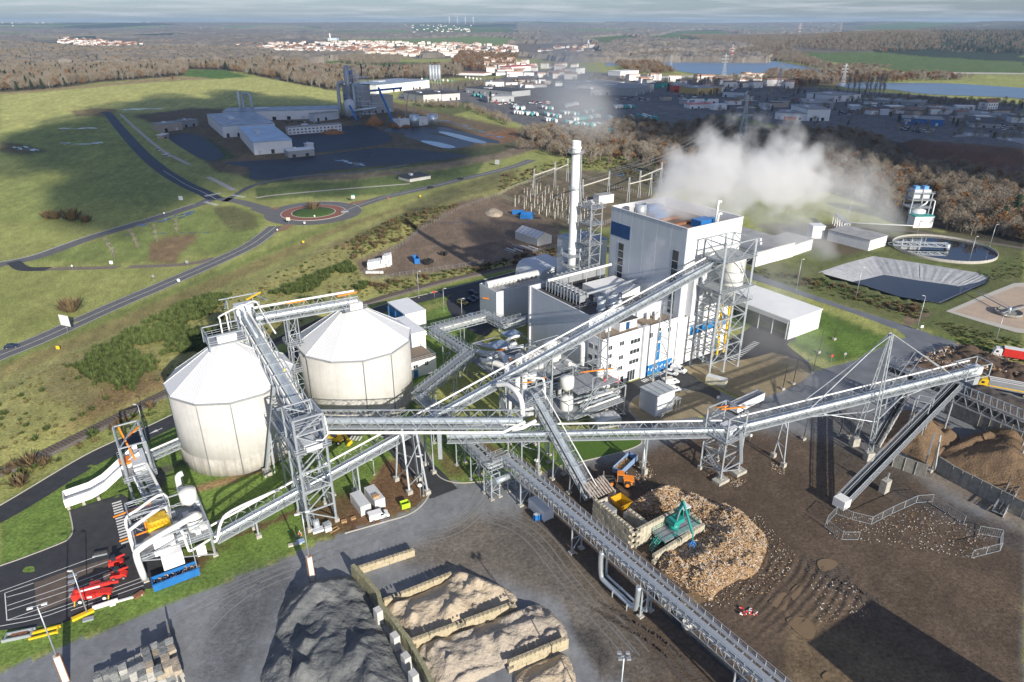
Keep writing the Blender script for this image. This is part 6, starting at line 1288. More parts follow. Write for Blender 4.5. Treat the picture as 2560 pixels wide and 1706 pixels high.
van('white panel van parked at the grey containers by the yard kerb',at(947,1296),R(26),None,4.5,1.8,1.85)
car('dark blue car on the main road at the left edge',at(30,870),R(-155+180+0),CARB);car('silver car rounding the roundabout',at(862,532),R(15),CARG,L=4.4)
car('dark car on the road leaving the roundabout, nearer of two',at(1078,471),R(38),CARK);car('dark car on the road leaving the roundabout, farther of two',at(1152,449),R(38),CARK)
van('yellow van in the plant car park',at(1157,761),R(-30),mat('car_yellow',(.62,.45,.10),.3,0,.05,1),4.3,1.8,1.8,False,'cars on the roads and car park',True)
for px_,lab in (((1176,755),'blue car next to the yellow van'),((1186,749),'dark blue car farthest right beside the yellow van'),((1182,735),'dark blue car at the back of the plant car park'),((1180,794),'pale blue car at the front of the plant car park, left'),((1206,789),'pale blue car at the front of the plant car park, right')):car(lab,at(*px_),R(-30),CARB if 'dark' in lab or lab.startswith('blue') else mat('car_pale_blue',(.12,.2,.32),.3,.2,.1,1))
# ---- wheel loader, telehandlers
def loader():
    t=thing('wheel_loader','orange wheel loader with raised bucket beside the blue dump trailer','wheel loader',at(1548,1212),R(-8+180),None)
    def L_(q,n,m):return local(t,q,n,m)
    q=MB();extrude(q,[(-3.4,.9),(-3.4,2.0),(-1.0,2.2),(-1,.9)],2.3);L_(q,'engine_hood',ORA);q=MB();q.box((-3.3,0,.8),(.5,2.4,1.0));L_(q,'counterweight',DARK)
    q=MB();q.box((-.2,0,1.2),(1.5,1.5,2.0));c=L_(q,'cab',GLASS);q=MB();q.box((-.2,0,3.2),(1.7,1.7,.18));q.build('cab_roof',ORA,c,WM[t.name].copy())
    for x in (-.9,.5):
        for y in (-.72,.72):q=MB();q.box((x,y,1.2),(.12,.12,2.0));q.build('cab_post',ORA,c,WM[t.name].copy())
    q=MB();q.box((1.6,0,.9),(2.0,1.3,.9));L_(q,'front_frame',DARK)
    for s in (-.5,.5):q=MB();q.bar((1.2,s,2.0),(3.7,s,1.5),.25,.4);L_(q,'lift_arm',DARK)
    q=MB();q.bar((1.4,0,2.2),(3.6,0,2.2),.2);L_(q,'tilt_link',DARK)
    q=MB();extrude(q,[(3.6,1.0),(3.7,2.4),(3.9,2.5),(4.0,1.3),(5.0,1.0),(4.9,.8)],3.0);L_(q,'bucket',mat('worn_bucket',(.32,.30,.27),.5,.4,.3,2))
    wheels(t,(-1.9,1.7),.85,.65,2.2,ORA)
    for s in (-1,1):q=MB();extrude(q,[(-2.8,1.7),(-2.4,1.95),(-1.4,1.95),(-1.0,1.7)],.7,s*1.1);L_(q,'mudguard',DARK)
    return t
loader()
def tipper():
    t=thing('dump_trailer','blue-grey dump trailer half full of wood scrap behind the orange loader','trailer',at(1562,1176),R(52));m=mat('blue_grey_paint',(.20,.30,.48),.5,0,.15,1)
    for s in (-1,1):q=MB();extrude(q,[(-4,1.2),(-4,2.7),(4,2.9),(4,1.2)],.08,s*1.2);local(t,q,'side_wall',m)
    for x in (-4,4):q=MB();q.box((x,0,1.2),(.08,2.4,1.5));local(t,q,'end_gate',m)
    q=MB();q.box((0,0,1.05),(8,2.4,.18));local(t,q,'floor',DARK);q=MB();q.box((0,0,.75),(8,1.0,.3));local(t,q,'chassis',DARK)
    q=MB();rs=random.Random(3);q.box((-.8,0,1.2),(5.6,2.2,.7))
    for i in range(140):c=Vector((rs.uniform(-3.7,1.8),rs.uniform(-1.05,1.05),1.9+rs.uniform(0,.35)));q.bar(c,c+Vector((rs.uniform(-.5,.5),rs.uniform(-.5,.5),rs.uniform(-.1,.2))),.16,.06)
    o=local(t,q,'scrap_load',WCH[1]);o['kind']='stuff';wheels(t,(-2.6,-1.3,2.6),.5,.35,2.2)
tipper()
def telehandler():
    t=thing('telehandler','red telehandler with long boom beside the white parking lines','telehandler',at(236,1497),R(14),'red lifting machines')
    q=MB();extrude(q,[(-3.2,.9),(-3.2,1.9),(-2,2.1),(2.6,1.5),(3.3,1.3),(3.3,.9)],1.5);local(t,q,'body',RED);q=MB();q.box((-2.7,0,.9),(1.1,2.0,1.4));local(t,q,'counterweight',RED)
    q=MB();q.bar((-2.6,-.2,2.5),(3.6,-.2,3.4),.55,.6);b=local(t,q,'boom',RED);q=MB();q.bar((-1.6,-.53,2.66),(1.8,-.53,3.16),.04,.34);q.build('white_stripe',FRAME,b,WM[t.name].copy());q=MB();q.bar((3.4,-.2,3.35),(5.0,-.2,3.3),.4,.42);q.build('boom_tip',RED,b,WM[t.name].copy())
    q=MB();q.box((.6,.75,1.4),(1.6,.9,1.6));local(t,q,'cab',GLASS);q=MB();q.box((.6,.75,3.0),(1.7,1.0,.1));local(t,q,'cab_roof',RED);q=MB();q.box((-.2,-.9,1.0),(2.0,.5,.9));local(t,q,'engine_box',RED);q=MB();q.box((-.2,-1.17,1.25),(.8,.04,.4));local(t,q,'white_panel',FRAME)
    for x in (-2.9,2.9):
        for s in (-1,1):q=MB();q.bar((x,s*.8,.9),(x,s*1.6,.15),.2,.3);local(t,q,'stabiliser',mat('machine_yellow',(.6,.42,.05),.5))
    wheels(t,(-2.0,2.2),.62,.45,2.0,FRAME)
telehandler()
def small_lift(lab,loc,rz,s=1.0):
    t=thing('small_lift',lab,'lifting machine',loc,rz,'red lifting machines')
    q=MB();extrude(q,[(-1.6*s,.5),(-1.5*s,1.5),(.4*s,1.7),(1.6*s,1.0),(1.6*s,.5)],1.5*s);local(t,q,'body',RED);q=MB();q.bar((-1.2*s,0,1.7),(2.2*s,0,2.4),.3,.3);local(t,q,'boom',RED);q=MB();q.box((-.3*s,.2,1.6),(.9,.9,.9));local(t,q,'cab',GLASS);wheels(t,(-1.0*s,1.0*s),.42,.3,1.5*s)
small_lift('small red lift squeezed at the white posts, the upper of two',at(293,1416),R(25),.85);small_lift('small red lift by the white posts, the lower of two',at(300,1446),R(15),.9)
def yellow_handler():
    t=thing('yellow_loader','yellow telescopic loader between the silos behind the stair tower','loader',at(846,1108),R(-20))
    q=MB();extrude(q,[(-2.6,.9),(-2.6,2.2),(-.4,2.2),(1.2,1.3),(1.2,.9)],2.0);local(t,q,'body',YEL);q=MB();q.bar((-1.4,.2,2.6),(2.2,.2,3.0),.4,.45);q.bar((2.1,.2,3.0),(3.4,.2,1.0),.4,.5);local(t,q,'boom',YEL);q=MB();q.box((-.7,-.5,2.0),(1.3,1.0,1.0));local(t,q,'cab',GLASS);q=MB();extrude(q,[(3.1,.3),(3.5,1.2),(3.8,.3)],1.9);local(t,q,'bucket',YEL);wheels(t,(-1.7,.9),.62,.45,2.0,FRAME)
yellow_handler()
def semi(lab,loc,rz,cabm,trm,open_top=False,L=12.5,cab=True,stripe=None,load=True,group='trucks and trailers',name='articulated_truck'):
    t=thing(name,lab,'truck' if cab else 'trailer',loc,rz,group)
    if cab:
        q=MB();extrude(q,[(6.6,.5),(6.6,3.2),(6.9,3.5),(8.4,3.4),(8.9,2.2),(9.0,.5)],2.45);c=local(t,q,'cab',cabm);q=MB();q.box((8.78,0,2.1),(.1,2.1,.8));
        q.v=[(x-(z-2.1)*.3,y,z) for x,y,z in q.v];q.build('windscreen',GLASS,c,WM[t.name].copy())
        for s in (-1,1):q=MB();q.box((8.0,s*1.225,2.1),(.8,.04,.7));q.build('side_window',GLASS,c,WM[t.name].copy());q=MB();q.box((9.0,s*.9,.8),(.06,.4,.22));q.build('headlight',HEADL,c,WM[t.name].copy())
    h=L/2;z1=3.9 if not open_top else 3.6
    if open_top:
        for s in (-1,1):q=MB();q.box((0,s*1.22,1.2),(L,.08,z1-1.2));local(t,q,'side_wall',trm)
        for x in (-h,h):q=MB();q.box((x,0,1.2),(.08,2.5,z1-1.2));local(t,q,'end_gate',trm)
        q=MB();q.box((0,0,1.05),(L,2.4,.16));local(t,q,'floor',DARK);
        for s in (-1,1):q=MB();q.box((0,s*1.25,z1),(L+.1,.16,.14));local(t,q,'top_rail',FRAME)
        q=MB();q.bar((-h,0,z1+.05),(h,0,z1+.05),.1);local(t,q,'top_rail',FRAME)
        if stripe:
            for s in (-1,1):q=MB();q.box((0,s*1.27,1.6),(L,.03,.35));local(t,q,'stripe',stripe)
    else:
        q=MB();q.box((0,0,1.15),(L,2.5,z1-1.15));local(t,q,'curtain_box',trm);q=MB();q.box((0,0,z1),(L+.05,2.55,.08));local(t,q,'roof',FRAME)
    q=MB();q.box((0,0,.8),(L,1.0,.3));local(t,q,'chassis',DARK);wheels(t,(-h+1.2,-h+2.5,-h+3.8)+((6.9,8.0) if cab else ()),.5,.35,2.2);return t
semi('red curtain-sided truck with white cab at the right edge above the scrap',at(2560,905),R(152),FRAME,RED)
semi('yellow-cabbed truck with long grey open trailer at the right edge',at(2530,985),R(152),YEL,mat('trailer_grey',(.33,.34,.36),.4,.2,.1,1),True,13,True,YEL)
semi('white open-topped tipping trailer standing behind the stair tower',at(1866,1022),R(37),FRAME,FRAME,True,12.5,False,name='tipping_trailer')
# ---- containers, skips, cabins
def container(lab,loc,rz,m,d=(6.06,2.44,2.6),group='containers and skips',cat='container',open_=False,name='container'):
    t=thing(name,lab,cat,loc,rz,group);l,w,h=d
    if open_:
        for s in (-1,1):q=MB();q.box((0,s*(w/2-.05),.1),(l,.1,h-.1));local(t,q,'side_wall',m)
        for s in (-1,1):q=MB();q.box((s*(l/2-.05),0,.1),(.1,w-.2,h-.1));local(t,q,'end_wall',m)
        q=MB();q.box((0,0,.05),(l-.1,w-.1,.1));local(t,q,'floor',RUST);n=int(l/1.2)
        for i in range(n):
            for s in (-1,1):q=MB();q.box((-l/2+.6+i*1.2,s*(w/2+.03),.1),(.12,.08,h-.1));local(t,q,'rib',m)
    else:
        q=MB();q.box((0,0,.12),(l,w,h-.12));local(t,q,'body',m);q=MB();q.box((0,0,h),(l-.06,w-.06,.04));local(t,q,'roof',GREYU)
        for s in (-1,1):
            for x in (-1,1):q=MB();q.box((x*(l/2-.06),s*(w/2-.06),0),(.16,.16,h+.02));local(t,q,'corner_post',m)
        for s in (-.5,.5):q=MB();q.box((l/2+.01,s*w*.48,.25),(.05,w*.44,h-.4));local(t,q,'door',m)
    return t
CGREY=mat('container_grey_white',(.62,.63,.62),.55,.1,.1,.8,ribs=((cu*.3+.6,su*.3-.6,0),.35),streak=.2)
c1=container('pale grey container at the lattice tower foot, left of two',at(903,1270,.02),TH+R(90),CGREY);container('pale grey container with wooden crate on its roof, right of two',at(938,1255,.02),TH+R(90),CGREY)
q=MB();p_=P(945,1262);q.box((p_.x-.2,p_.y-.6,2.65),(1.5,1.1,.5),TH);o=q.build('wooden_crate',WOODP);tag(o,'open wooden crate on the right grey container roof','crate')
container('lime green open skip on the brown soil by the kerb',at(1013,1268,.02),R(28),LIME,(2.0,1.6,1.4),'containers and skips','skip',True,'skip')
container('white switch cabin under the long pipe bridge',at(1352,1283,.02),TH+R(-90),FRAME,(6,2.6,2.7),cat='cabin',name='switch_cabin')
for i,(px_,lab) in enumerate((((1340,1300),'blue steel cabinet at the end of the switch cabin, left'),((1349,1298),'blue steel cabinet at the end of the switch cabin, right'))):container(lab,at(*px_,.02),TH,BLUEP,(1.0,.9,1.5),'containers and skips','cabinet',name='cabinet')
container('beige generator container on the gravel at the bunker tower',at(1790,962,.05),R(-34+0),BEIGE,(6,2.3,2.5),cat='generator',name='generator')
container('grey site cabin behind the long low conveyor',at(1512,1062,.05),R(24),mat('cabin_grey',(.36,.36,.35),.6,0,.1,.6),(7.5,4.6,2.6),cat='cabin',name='site_cabin')
container('blue open skip with rusty inside on the dirt lot',at(1040,656,.02),R(-70),BLUEP,(6,2.5,2.6),cat='skip',open_=True,name='skip')
for px_,lab in (((1296,536),'blue skip on the dirt lot, left of the three'),((1318,541),'blue skip filled with white sheeting, middle of three on the dirt lot'),((1316,547),'blue skip on the dirt lot, nearest of the three')):container(lab,at(*px_,.02),R(-4),BLUEP,(7,2.4,2.2),cat='skip',open_=True,name='skip')
cb=thing('wooden_hopper','wooden-roofed feed hopper with yellow chute at the foot of the inclined conveyor','hopper',U(87,94))
ubox('side_wall',84.6,91,92.4,92.7,0,3,CONCB,cb);ubox('side_wall',84.6,84.9,88,92.4,0,3,STEEL,cb)
for i in range(9):bar('roof_slat',U(84.4+i*.75,92.6,3.9),U(85.2+i*.75,97.6,4.6),.42,mat('rusty_white_slat',(.48,.40,.33),.8,0,.4,1.5),cb,.08)
for u_ in (84.6,90.8):bar('support_leg',U(u_,97.4,0),U(u_,97.4,4.4),.25,STEEL,cb);bar('support_leg',U(u_,92.7,0),U(u_,92.7,3.8),.25,STEEL,cb)
ubox('machine',85,87.6,88.4,91.8,.2,2.6,STEEL_D,cb);q=MB();A=[U(88.2,87.6,3.6),U(91.4,87.6,3.6),U(91.4,91.4,3.6),U(88.2,91.4,3.6)];B=[U(89,88.4,1.4),U(90.6,88.4,1.4),U(90.6,90.4,1.4),U(89,90.4,1.4)]
for i in range(4):q.quad([A[i],A[(i+1) % 4],B[(i+1) % 4],B[i]]);q.quad([B[i],B[(i+1) % 4],A[(i+1) % 4],A[i]])
q.build('yellow_chute',YEL,cb);ubox('motor_box',88.6,90.8,86,87.4,.6,2,FRAME,cb)
# ---- teal wood crane on its platform
cr=thing('wood_crane','teal stationary crane with white-roofed cab and dangling grab over the wood heap','crane',U(93,77))
ubox('platform_deck',88.6,98.6,74.8,78.6,2.4,2.6,GRATE,cr)
for u_ in (89,93.5,98.2):
    for v_ in (75.1,78.3):bar('platform_leg',U(u_,v_,0),U(u_,v_,2.4),.3,GRN,cr)
railing(cr,88.6,98.6,74.8,78.6,2.6,GRN,1.4);stairs(cr,U(86.2,76.4,.2),U(88.8,76.4,2.5),.9,GRN);cyl('slew_ring',U(93.4,77),1.1,2.6,4.0,GRN,cr,18);ubox('machine_house',92.2,95.4,76,78.2,4.0,5.0,GRN,cr);ubox('cab',95.4,97.2,76.6,78.2,4.6,6.7,GLASS,cr);ubox('cab_roof',95.2,97.4,76.4,78.4,6.7,6.9,FRAME,cr)
for u_ in (95.4,97.2):
    for v_ in (76.6,78.2):bar('cab_post',U(u_,v_,4.6),U(u_,v_,6.8),.14,GRN,cr)
bar('main_boom',U(93.6,77,4.6),U(93.4,75.4,10.6),.5,GRN,cr,.6);bar('jib',U(93.4,75.4,10.6),U(91.6,70.6,6.4),.36,GRN,cr,.45);rod('ram',U(93.4,76.4,5),U(93.3,75.8,8.6),.12,STEEL,cr)
for k in range(5):a_=k*2*math.pi/5;p=U(91.6,70.4,3.6);q=MB();q.tube([p+Vector((0,0,1.2)),p+Vector((.8*math.cos(a_),.8*math.sin(a_),.3)),p+Vector((.5*math.cos(a_),.5*math.sin(a_),-.7))],[.16,.14,.05],6);q.build('grab_tine',BLUEP,cr)
rod('hanger',U(91.6,70.5,6.4),U(91.6,70.4,4.8),.14,GRN,cr)
# ================================================================== PEOPLE
SKINM=mat('skin',(.45,.28,.20),.6,0,.05,4);VEST_O=mat('orange_vest',(.85,.22,.05),.7,0,.1,4);VEST_Y=mat('yellow_vest',(.62,.75,.05),.7,0,.1,4);NAVY=mat('navy_trousers',(.03,.04,.08),.85,0,.2,4);HELM=mat('white_helmet',(.8,.8,.78),.35,0,.03,4)
def person(label,loc,rz,vest,pose=0.0,bend=0.0):
    M=TM(loc,rz);t=thing('person',label,'person',loc,rz)
    def skin(name,verts,edges,radii,m,par):
        me=bpy.data.meshes.new(name);me.from_pydata(verts,edges,[]);o=mesh_obj(name,me,m,par,M.copy());md=o.modifiers.new('skin','SKIN');
        for i,r in enumerate(radii):o.data.skin_vertices[0].data[i].radius=(r,r)
        o.data.skin_vertices[0].data[0].use_root=True;o.modifiers.new('sub','SUBSURF').levels=1;o.modifiers['sub'].render_levels=1;return o
    s=.16+pose;b=bend
    V=[(0,0,.95),(b*.3,0,1.2),(b*.6,0,1.42),(b*.8,0,1.52),(b*.9+.02,0,1.68),(b*.6,.2,1.42),(b*.6+.06,.27,1.14),(b*.6+.22,.24,.95),(b*.6+.3,.23,.88),(b*.6,-.2,1.42),(b*.6-.02,-.27,1.14),(b*.6+.12,-.25,.9),(b*.6+.18,-.24,.82),(0,.1,.88),(s*.5,.11,.5),(s*.4,.11,.08),(s*.4+.18,.12,.05),(0,-.1,.88),(-s*.4,-.11,.5),(-s*.9,-.11,.08),(-s*.9+.18,-.12,.05)]
    E_=[(0,1),(1,2),(2,3),(3,4),(2,5),(5,6),(6,7),(7,8),(2,9),(9,10),(10,11),(11,12),(0,13),(13,14),(14,15),(15,16),(0,17),(17,18),(18,19),(19,20)]
    Rr=[.14,.135,.15,.065,.11,.07,.05,.042,.04,.07,.05,.042,.04,.095,.072,.052,.05,.095,.072,.052,.05]
    skin('body',V,E_,Rr,SKINM,t)
    skin('vest',[(b*.1,0,1.0),(b*.3,0,1.2),(b*.6,0,1.44),(b*.6,.2,1.43),(b*.6+.05,.26,1.2),(b*.6,-.2,1.43),(b*.6,-.26,1.2)],[(0,1),(1,2),(2,3),(3,4),(2,5),(5,6)],[.165,.165,.17,.09,.07,.09,.07],vest,t)
    skin('trousers',[(0,0,.96),(0,.1,.88),(s*.5,.11,.5),(s*.4,.11,.12),(0,-.1,.88),(-s*.4,-.11,.5),(-s*.9,-.11,.12)],[(0,1),(1,2),(2,3),(0,4),(4,5),(5,6)],[.155,.11,.09,.075,.11,.09,.075],NAVY,t)
    q=MB();q.lathe([(.135,1.70),(.13,1.76),(.09,1.83),(.03,1.85)],(b*.9+.02,0,0),12);q.build('helmet',HELM,t,M.copy());q=MB();q.box((b*.9+.13,0,1.62),(.04,.03,.05));q.build('nose',SKINM,t,M.copy())
person('person in orange vest and white helmet standing on grass by the lamp pillar',at(755,1349,.02),R(200),VEST_O);person('person in orange vest bending over on the grass beside a colleague',at(747,1345,.02),R(10),VEST_O,.1,.35)
person('person in orange vest walking on the soil path beside the hammer station',at(586,1331,.02),R(190),VEST_O,.15);person('person in yellow vest standing inside the foot of the lattice tower',at(828,1273,.02),R(-60),VEST_Y)
p_=ptC(14,-1.6,.3);person('person in yellow vest on the walkway of the steep silo conveyor',p_,R(100),VEST_Y,.1);p_=ptF(41,-.9,.2);person('person in yellow vest on the walkway of the long low conveyor',p_,R(0),VEST_Y)
# ================================================================== POLES, SIGNS AND SMALL THINGS
def lamp(lab,foot,top,arm=(1.2,0),z0=0.0,r=.09,group='tall lamp posts',heads=1):
    f=P(*foot);h=hgt(foot[0],foot[1],top[1]);t=thing('lamp_post',lab,'lamp post',(f.x,f.y,z0),0,group)
    q=MB();q.tube([(f.x,f.y,z0),(f.x,f.y,h)],[r*1.5,r*.8],8);q.build('pole',STEEL,t)
    for k in range(heads):a=Vector((arm[0],arm[1],0))*(1 if k==0 else-1);bar('arm',(f.x,f.y,h),Vector((f.x,f.y,h+.15))+a,.09,STEEL,t);e=Vector((f.x,f.y,h+.1))+a;q=MB();q.box((e.x,e.y,e.z-.06),(.8,.34,.14),math.atan2(a.y,a.x));q.build('lamp_head',FRAME,t)
    q=MB();q.box((f.x,f.y,-.1),(.5,.5,.3));q.build('base',CONCB,t);return t
for lab,f_,t_,a_ in (('lamp post beside the service road near the road arrow',(368,1104),(344,1014),(-1,.3)),('lamp post between railway and far silo',(1047,745),(1043,679),(1,0)),('lamp post at the car park above the white ducts',(1110,777),(1109,722),(.8,0)),('lamp post at the front of the car park',(1155,800),(1153,747),(.8,0)),
                        ('lamp post at the bend of the lagoon road',(2292,824),(2312,741),(-.6,.3)),('lamp post on the right beyond the round tank',(2474,617),(2488,562),(.6,0)),('lamp post standing in front of the round tank',(2422,656),(2437,592),(.6,0)),('lamp post on the verge near the flat-roofed shed',(1991,724),(2001,649),(.6,0)),('lamp post on the verge in front of the lined lagoon',(2139,746),(2155,669),(.6,0)),
                        ('lamp post at the settling basin edge',(2489,852),(2505,789),(.6,0)),('lamp post between round tank and pump house',(2292,589),(2302,544),(.6,0)),('short lamp post on the lawn by the inclined conveyor',(936,1187),(935,1151),(-.6,0)),('lamp post at the roadside stop sign',(1059,1240),(1051,1142),(-.6,0)),('lamp post in steam behind the flat-roofed shed',(2120,548),(2129,505),(.6,0)),('lamp post in steam far behind the flat-roofed shed',(1970,537),(1981,493),(.6,0)),
                        ('lamp post leaning over the red telehandler',(219,1536),(180,1429),(-.5,0)),('lamp post beside the white pipes of the hammer station',(497,1437),(474,1333),(-.5,0)),('small lamp post on the lawn beside the near silo',(464,1232),(455,1194),(-.4,0)),('lamp post by the dirt lot fence',(1018,1098),(1014,1052),(.5,0))):lamp(lab,f_,t_,a_)
f=PD(1560,1641,70);t=thing('lamp_post','floodlight post rising at the lower edge of the yard','lamp post',(f.x,f.y,0),0,'tall lamp posts');q=MB();q.tube([(f.x,f.y,0),(f.x,f.y,f.z)],.12,8);q.build('pole',STEEL,t)
for s in (-.6,.6):
    for y_ in (-.5,.5):q=MB();q.box((f.x+s,f.y+y_,f.z-.1),(.6,.4,.35));q.build('floodlight',STEEL_D,t)
q=MB();q.bar((f.x-.9,f.y,f.z),(f.x+.9,f.y,f.z),.12);q.bar((f.x-.6,f.y-.5,f.z),(f.x-.6,f.y+.5,f.z),.1);q.bar((f.x+.6,f.y-.5,f.z),(f.x+.6,f.y+.5,f.z),.1);q.build('cross_arm',STEEL,t)
for lab,foot,btop,ptop in (('lamp mast on a rusty-edged concrete pillar at the lower left corner',(165,1702),1640,1517),('lamp mast on a rusty-edged concrete pillar beside the slag heap',(783,1462),1392,1284)):
    f=P(*foot);hb,hp_=hgt(foot[0],foot[1],btop),hgt(foot[0],foot[1],ptop);t=thing('lamp_mast',lab,'lamp post',(f.x,f.y,0),TH,'tall lamp posts')
    box('pillar',(f.x,f.y,0),(1.05,.75,hb),TH,CONC,t)
    for sx in (-1,1):
        for sy in (-1,1):e=f+Vector((cu,su,0))*(sx*.53)+Vector((-su,cu,0))*(sy*.38);bar('edge_angle',e,e+Vector((0,0,hb)),.1,RUST,t)
    q=MB();q.tube([(f.x,f.y,hb),(f.x,f.y,hp_)],[.14,.09],8);q.build('pole',STEEL,t);q=MB();q.tube([(f.x-.7,f.y-.3,hp_+.1),(f.x+.7,f.y+.4,hp_+.25)],.06,6);q.build('arm',STEEL,t)
    for s in (-1,1):q=MB();q.box((f.x+s*.85,f.y+s*.45,hp_),(.8,.4,.22),.4);q.build('lamp_head',FRAME,t)
    q=MB();q.box((f.x+.2,f.y,hb),(.5,.5,.3),TH);q.build('cap_bracket',RUST,t)
def sign(lab,foot,h,bw_,bh_,m=None,rz=0.0,cat='sign',shape='board',group=None,pole=STEEL):
    f=P(*foot);t=thing('road_sign',lab,cat,(f.x,f.y,0),rz,group);q=MB();q.tube([(f.x,f.y,0),(f.x,f.y,h+.1)],.06,6);q.build('post',pole,t);q=MB()
    if shape=='disc':q.tube([(f.x,f.y-.06,h-bh_/2),(f.x,f.y-.10,h-bh_/2)],bw_/2,16)
    else:q.box((f.x,f.y-.09,h-bh_),(bw_,.05,bh_),rz)
    q.build('board',m or FRAME,t);return t
sign('big blank white billboard on a post beside the main road',(172,838),7.6,4.6,4.0,FRAME,R(-20),'billboard');sign('green and white direction sign at the roundabout exit',(884,506),4.2,2.2,1.9,FRAME);sign('cream direction sign on the nearer splitter island',(722,560),3.6,2.2,1.8,BEIGE)
g_=P(884,506);q=MB();q.box((g_.x,g_.y-.13,4.2),(2.2,.05,.8));o=q.build('green_sign_panel',mat('sign_green',(.02,.25,.10),.5));tag(o,'green panel topping the direction sign at the roundabout exit','sign')
for lab,f_,h_,w_,m_,sh_ in (('round white disc sign on the roundabout island',(787,545),1.6,1.0,FRAME,'disc'),('small white sign at the roundabout entry',(762,563),1.8,1.0,FRAME,'board'),('small blue and white sign on the splitter island tip',(694,579),1.4,.9,FRAME,'disc'),('red and white sign beside the roundabout exit road',(971,501),1.8,.9,RED,'disc'),('white notice board by the link road junction',(453,503),3.2,2.6,FRAME,'board'),('white sign at the dark link road',(412,541),2.4,1.0,FRAME,'board'),('white sign beside the farm track',(280,665),2.4,1.6,FRAME,'board'),('small sign on the left verge of the farm track',(182,673),2.0,.9,FRAME,'disc'),
                                 ('grey sign back where the track meets the main road',(469,665),2.6,1.4,STEEL_D,'board'),('grey sign back on the grass above the main road',(386,706),3.2,1.0,STEEL_D,'board'),('white triangular sign beside the main road',(449,714),3.0,1.4,FRAME,'disc'),('yellow marker post sign on the tan track, nearest',(148,880),2.2,1.2,YEL,'board'),('yellow marker sign on the grass bank',(759,612),2.0,1.0,YEL,'board'),('yellow marker sign on the bank near the dirt lot',(1051,496),2.0,1.0,YEL,'board'),('double white disc sign at the soil corner by the plant road',(1052,1248),4.4,1.0,FRAME,'disc'),
                                 ('double white disc sign at the lawn corner under the wood conveyor',(1341,1172),3.0,1.0,FRAME,'disc'),('stacked white disc sign at the gravel island tip',(1793,1012),3.0,1.0,FRAME,'disc'),('stacked white disc sign beside the dark gantry wires',(2018,915),2.6,1.0,FRAME,'disc'),('red round sign on the triangular lawn',(2078,903),2.4,.9,RED,'disc'),('grey round sign on the triangular lawn',(2110,901),2.8,.9,STEEL_D,'disc'),('white sign by the car park lamp post',(1086,745),3.0,1.0,RED,'disc'),('grey board sign by the dug bank below the factory',(1243,415),4.6,3.4,STEEL_D,'board'),('white tilted sign at the bend of the lagoon road',(2302,829),2.4,1.0,FRAME,'board'),('white sign on the bright verge right of the lagoon road',(1874,1105),2.4,.8,FRAME,'board')):sign(lab,f_,h_,w_,w_,m_,0,'sign',sh_)
for lab,px_ in (('dark wooden mast with concrete foot at the gravel edge, upper',(2031,935)),('dark wooden mast with concrete foot behind the mast conveyor',(1982,962)),('dark wooden mast with concrete foot on the gravel',(1956,975)),('dark wooden mast with concrete foot under the mast conveyor',(2008,1100)),('dark mast with concrete foot beside the lattice mast, left',(2098,1090)),('dark mast with concrete foot beside the lattice mast, right',(2122,1095)),('dark leaning mast behind the panel wall',(2325,1180)),('dark leaning mast at the panel wall end',(2498,1265)),('dark mast on the triangular lawn, lower',(2046,883)),('dark mast on the triangular lawn beside the open shed',(2085,850))):
    f=P(*px_);t=thing('wooden_mast',lab,'mast',(f.x,f.y,0),0,'dark wooden masts');q=MB();q.tube([(f.x,f.y,0),(f.x+.3,f.y+.2,8.5)],[.13,.08],6);q.build('pole',mat('dark_timber',(.07,.055,.045),.9),t);q=MB();q.box((f.x,f.y,-.1),(1.2,.9,.8),.5);q.build('concrete_foot',CONCB,t)
def fence(lab,px,h=1.8,step=2.5,m=None,wires=4,closed=False,name='mesh_fence',zb=0.0):
    pts=[P(x,y) for x,y in px];t=thing(name,lab,'fence',pts[0]);m=m or STEEL
    for a,b in zip(pts,pts[1:]+([pts[0]] if closed else [])):
        n=max(1,round((b-a).length/step))
        for i in range(n+1):p=a.lerp(b,i/n);bar('post',(p.x,p.y,zb-.2),(p.x,p.y,zb+h),.08,m,t)
        for k in range(wires):z=zb+h*(k+.5)/wires;bar('wire',(a.x,a.y,z),(b.x,b.y,z),.03 if k<wires-1 else .05,m,t)
    return t
def mesh_panels(lab,px,h=2.0):
    t=thing('site_fence',lab,'fence',P(*px[0]),0,'temporary mesh fences')
    for (a,b) in zip(PX(*px),PX(*px)[1:]):
        n=max(1,round((b-a).length/3.4))
        for i in range(n):
            p,q_=a.lerp(b,i/n),a.lerp(b,(i+1)/n-.01);mb=MB();U_=Vector((0,0,h))
            for s,e in ((p,q_),(p+U_,q_+U_),(p,p+U_),(q_,q_+U_)):mb.bar(s+Vector((0,0,.1)),e+Vector((0,0,.1)),.08)
            for k in range(1,10):mb.bar(p.lerp(q_,k/10)+Vector((0,0,.1)),p.lerp(q_,k/10)+U_,.02)
            mb.build('fence_panel',STEEL,t)
mesh_panels('temporary mesh fence curving round the littered ground at the belt foot',((2066,1310),(2090,1285),(2130,1300),(2178,1312),(2230,1285),(2290,1258),(2330,1255)));mesh_panels('open square of mesh fence panels at the right of the littered ground',((2428,1396),(2500,1378),(2502,1345),(2445,1335)));mesh_panels('low mesh fence panels beside the track on the right',((2330,1262),(2410,1310)));mesh_panels('fallen mesh fence panels near the rutted mud',((2062,1318),(2104,1350),(2146,1350)))
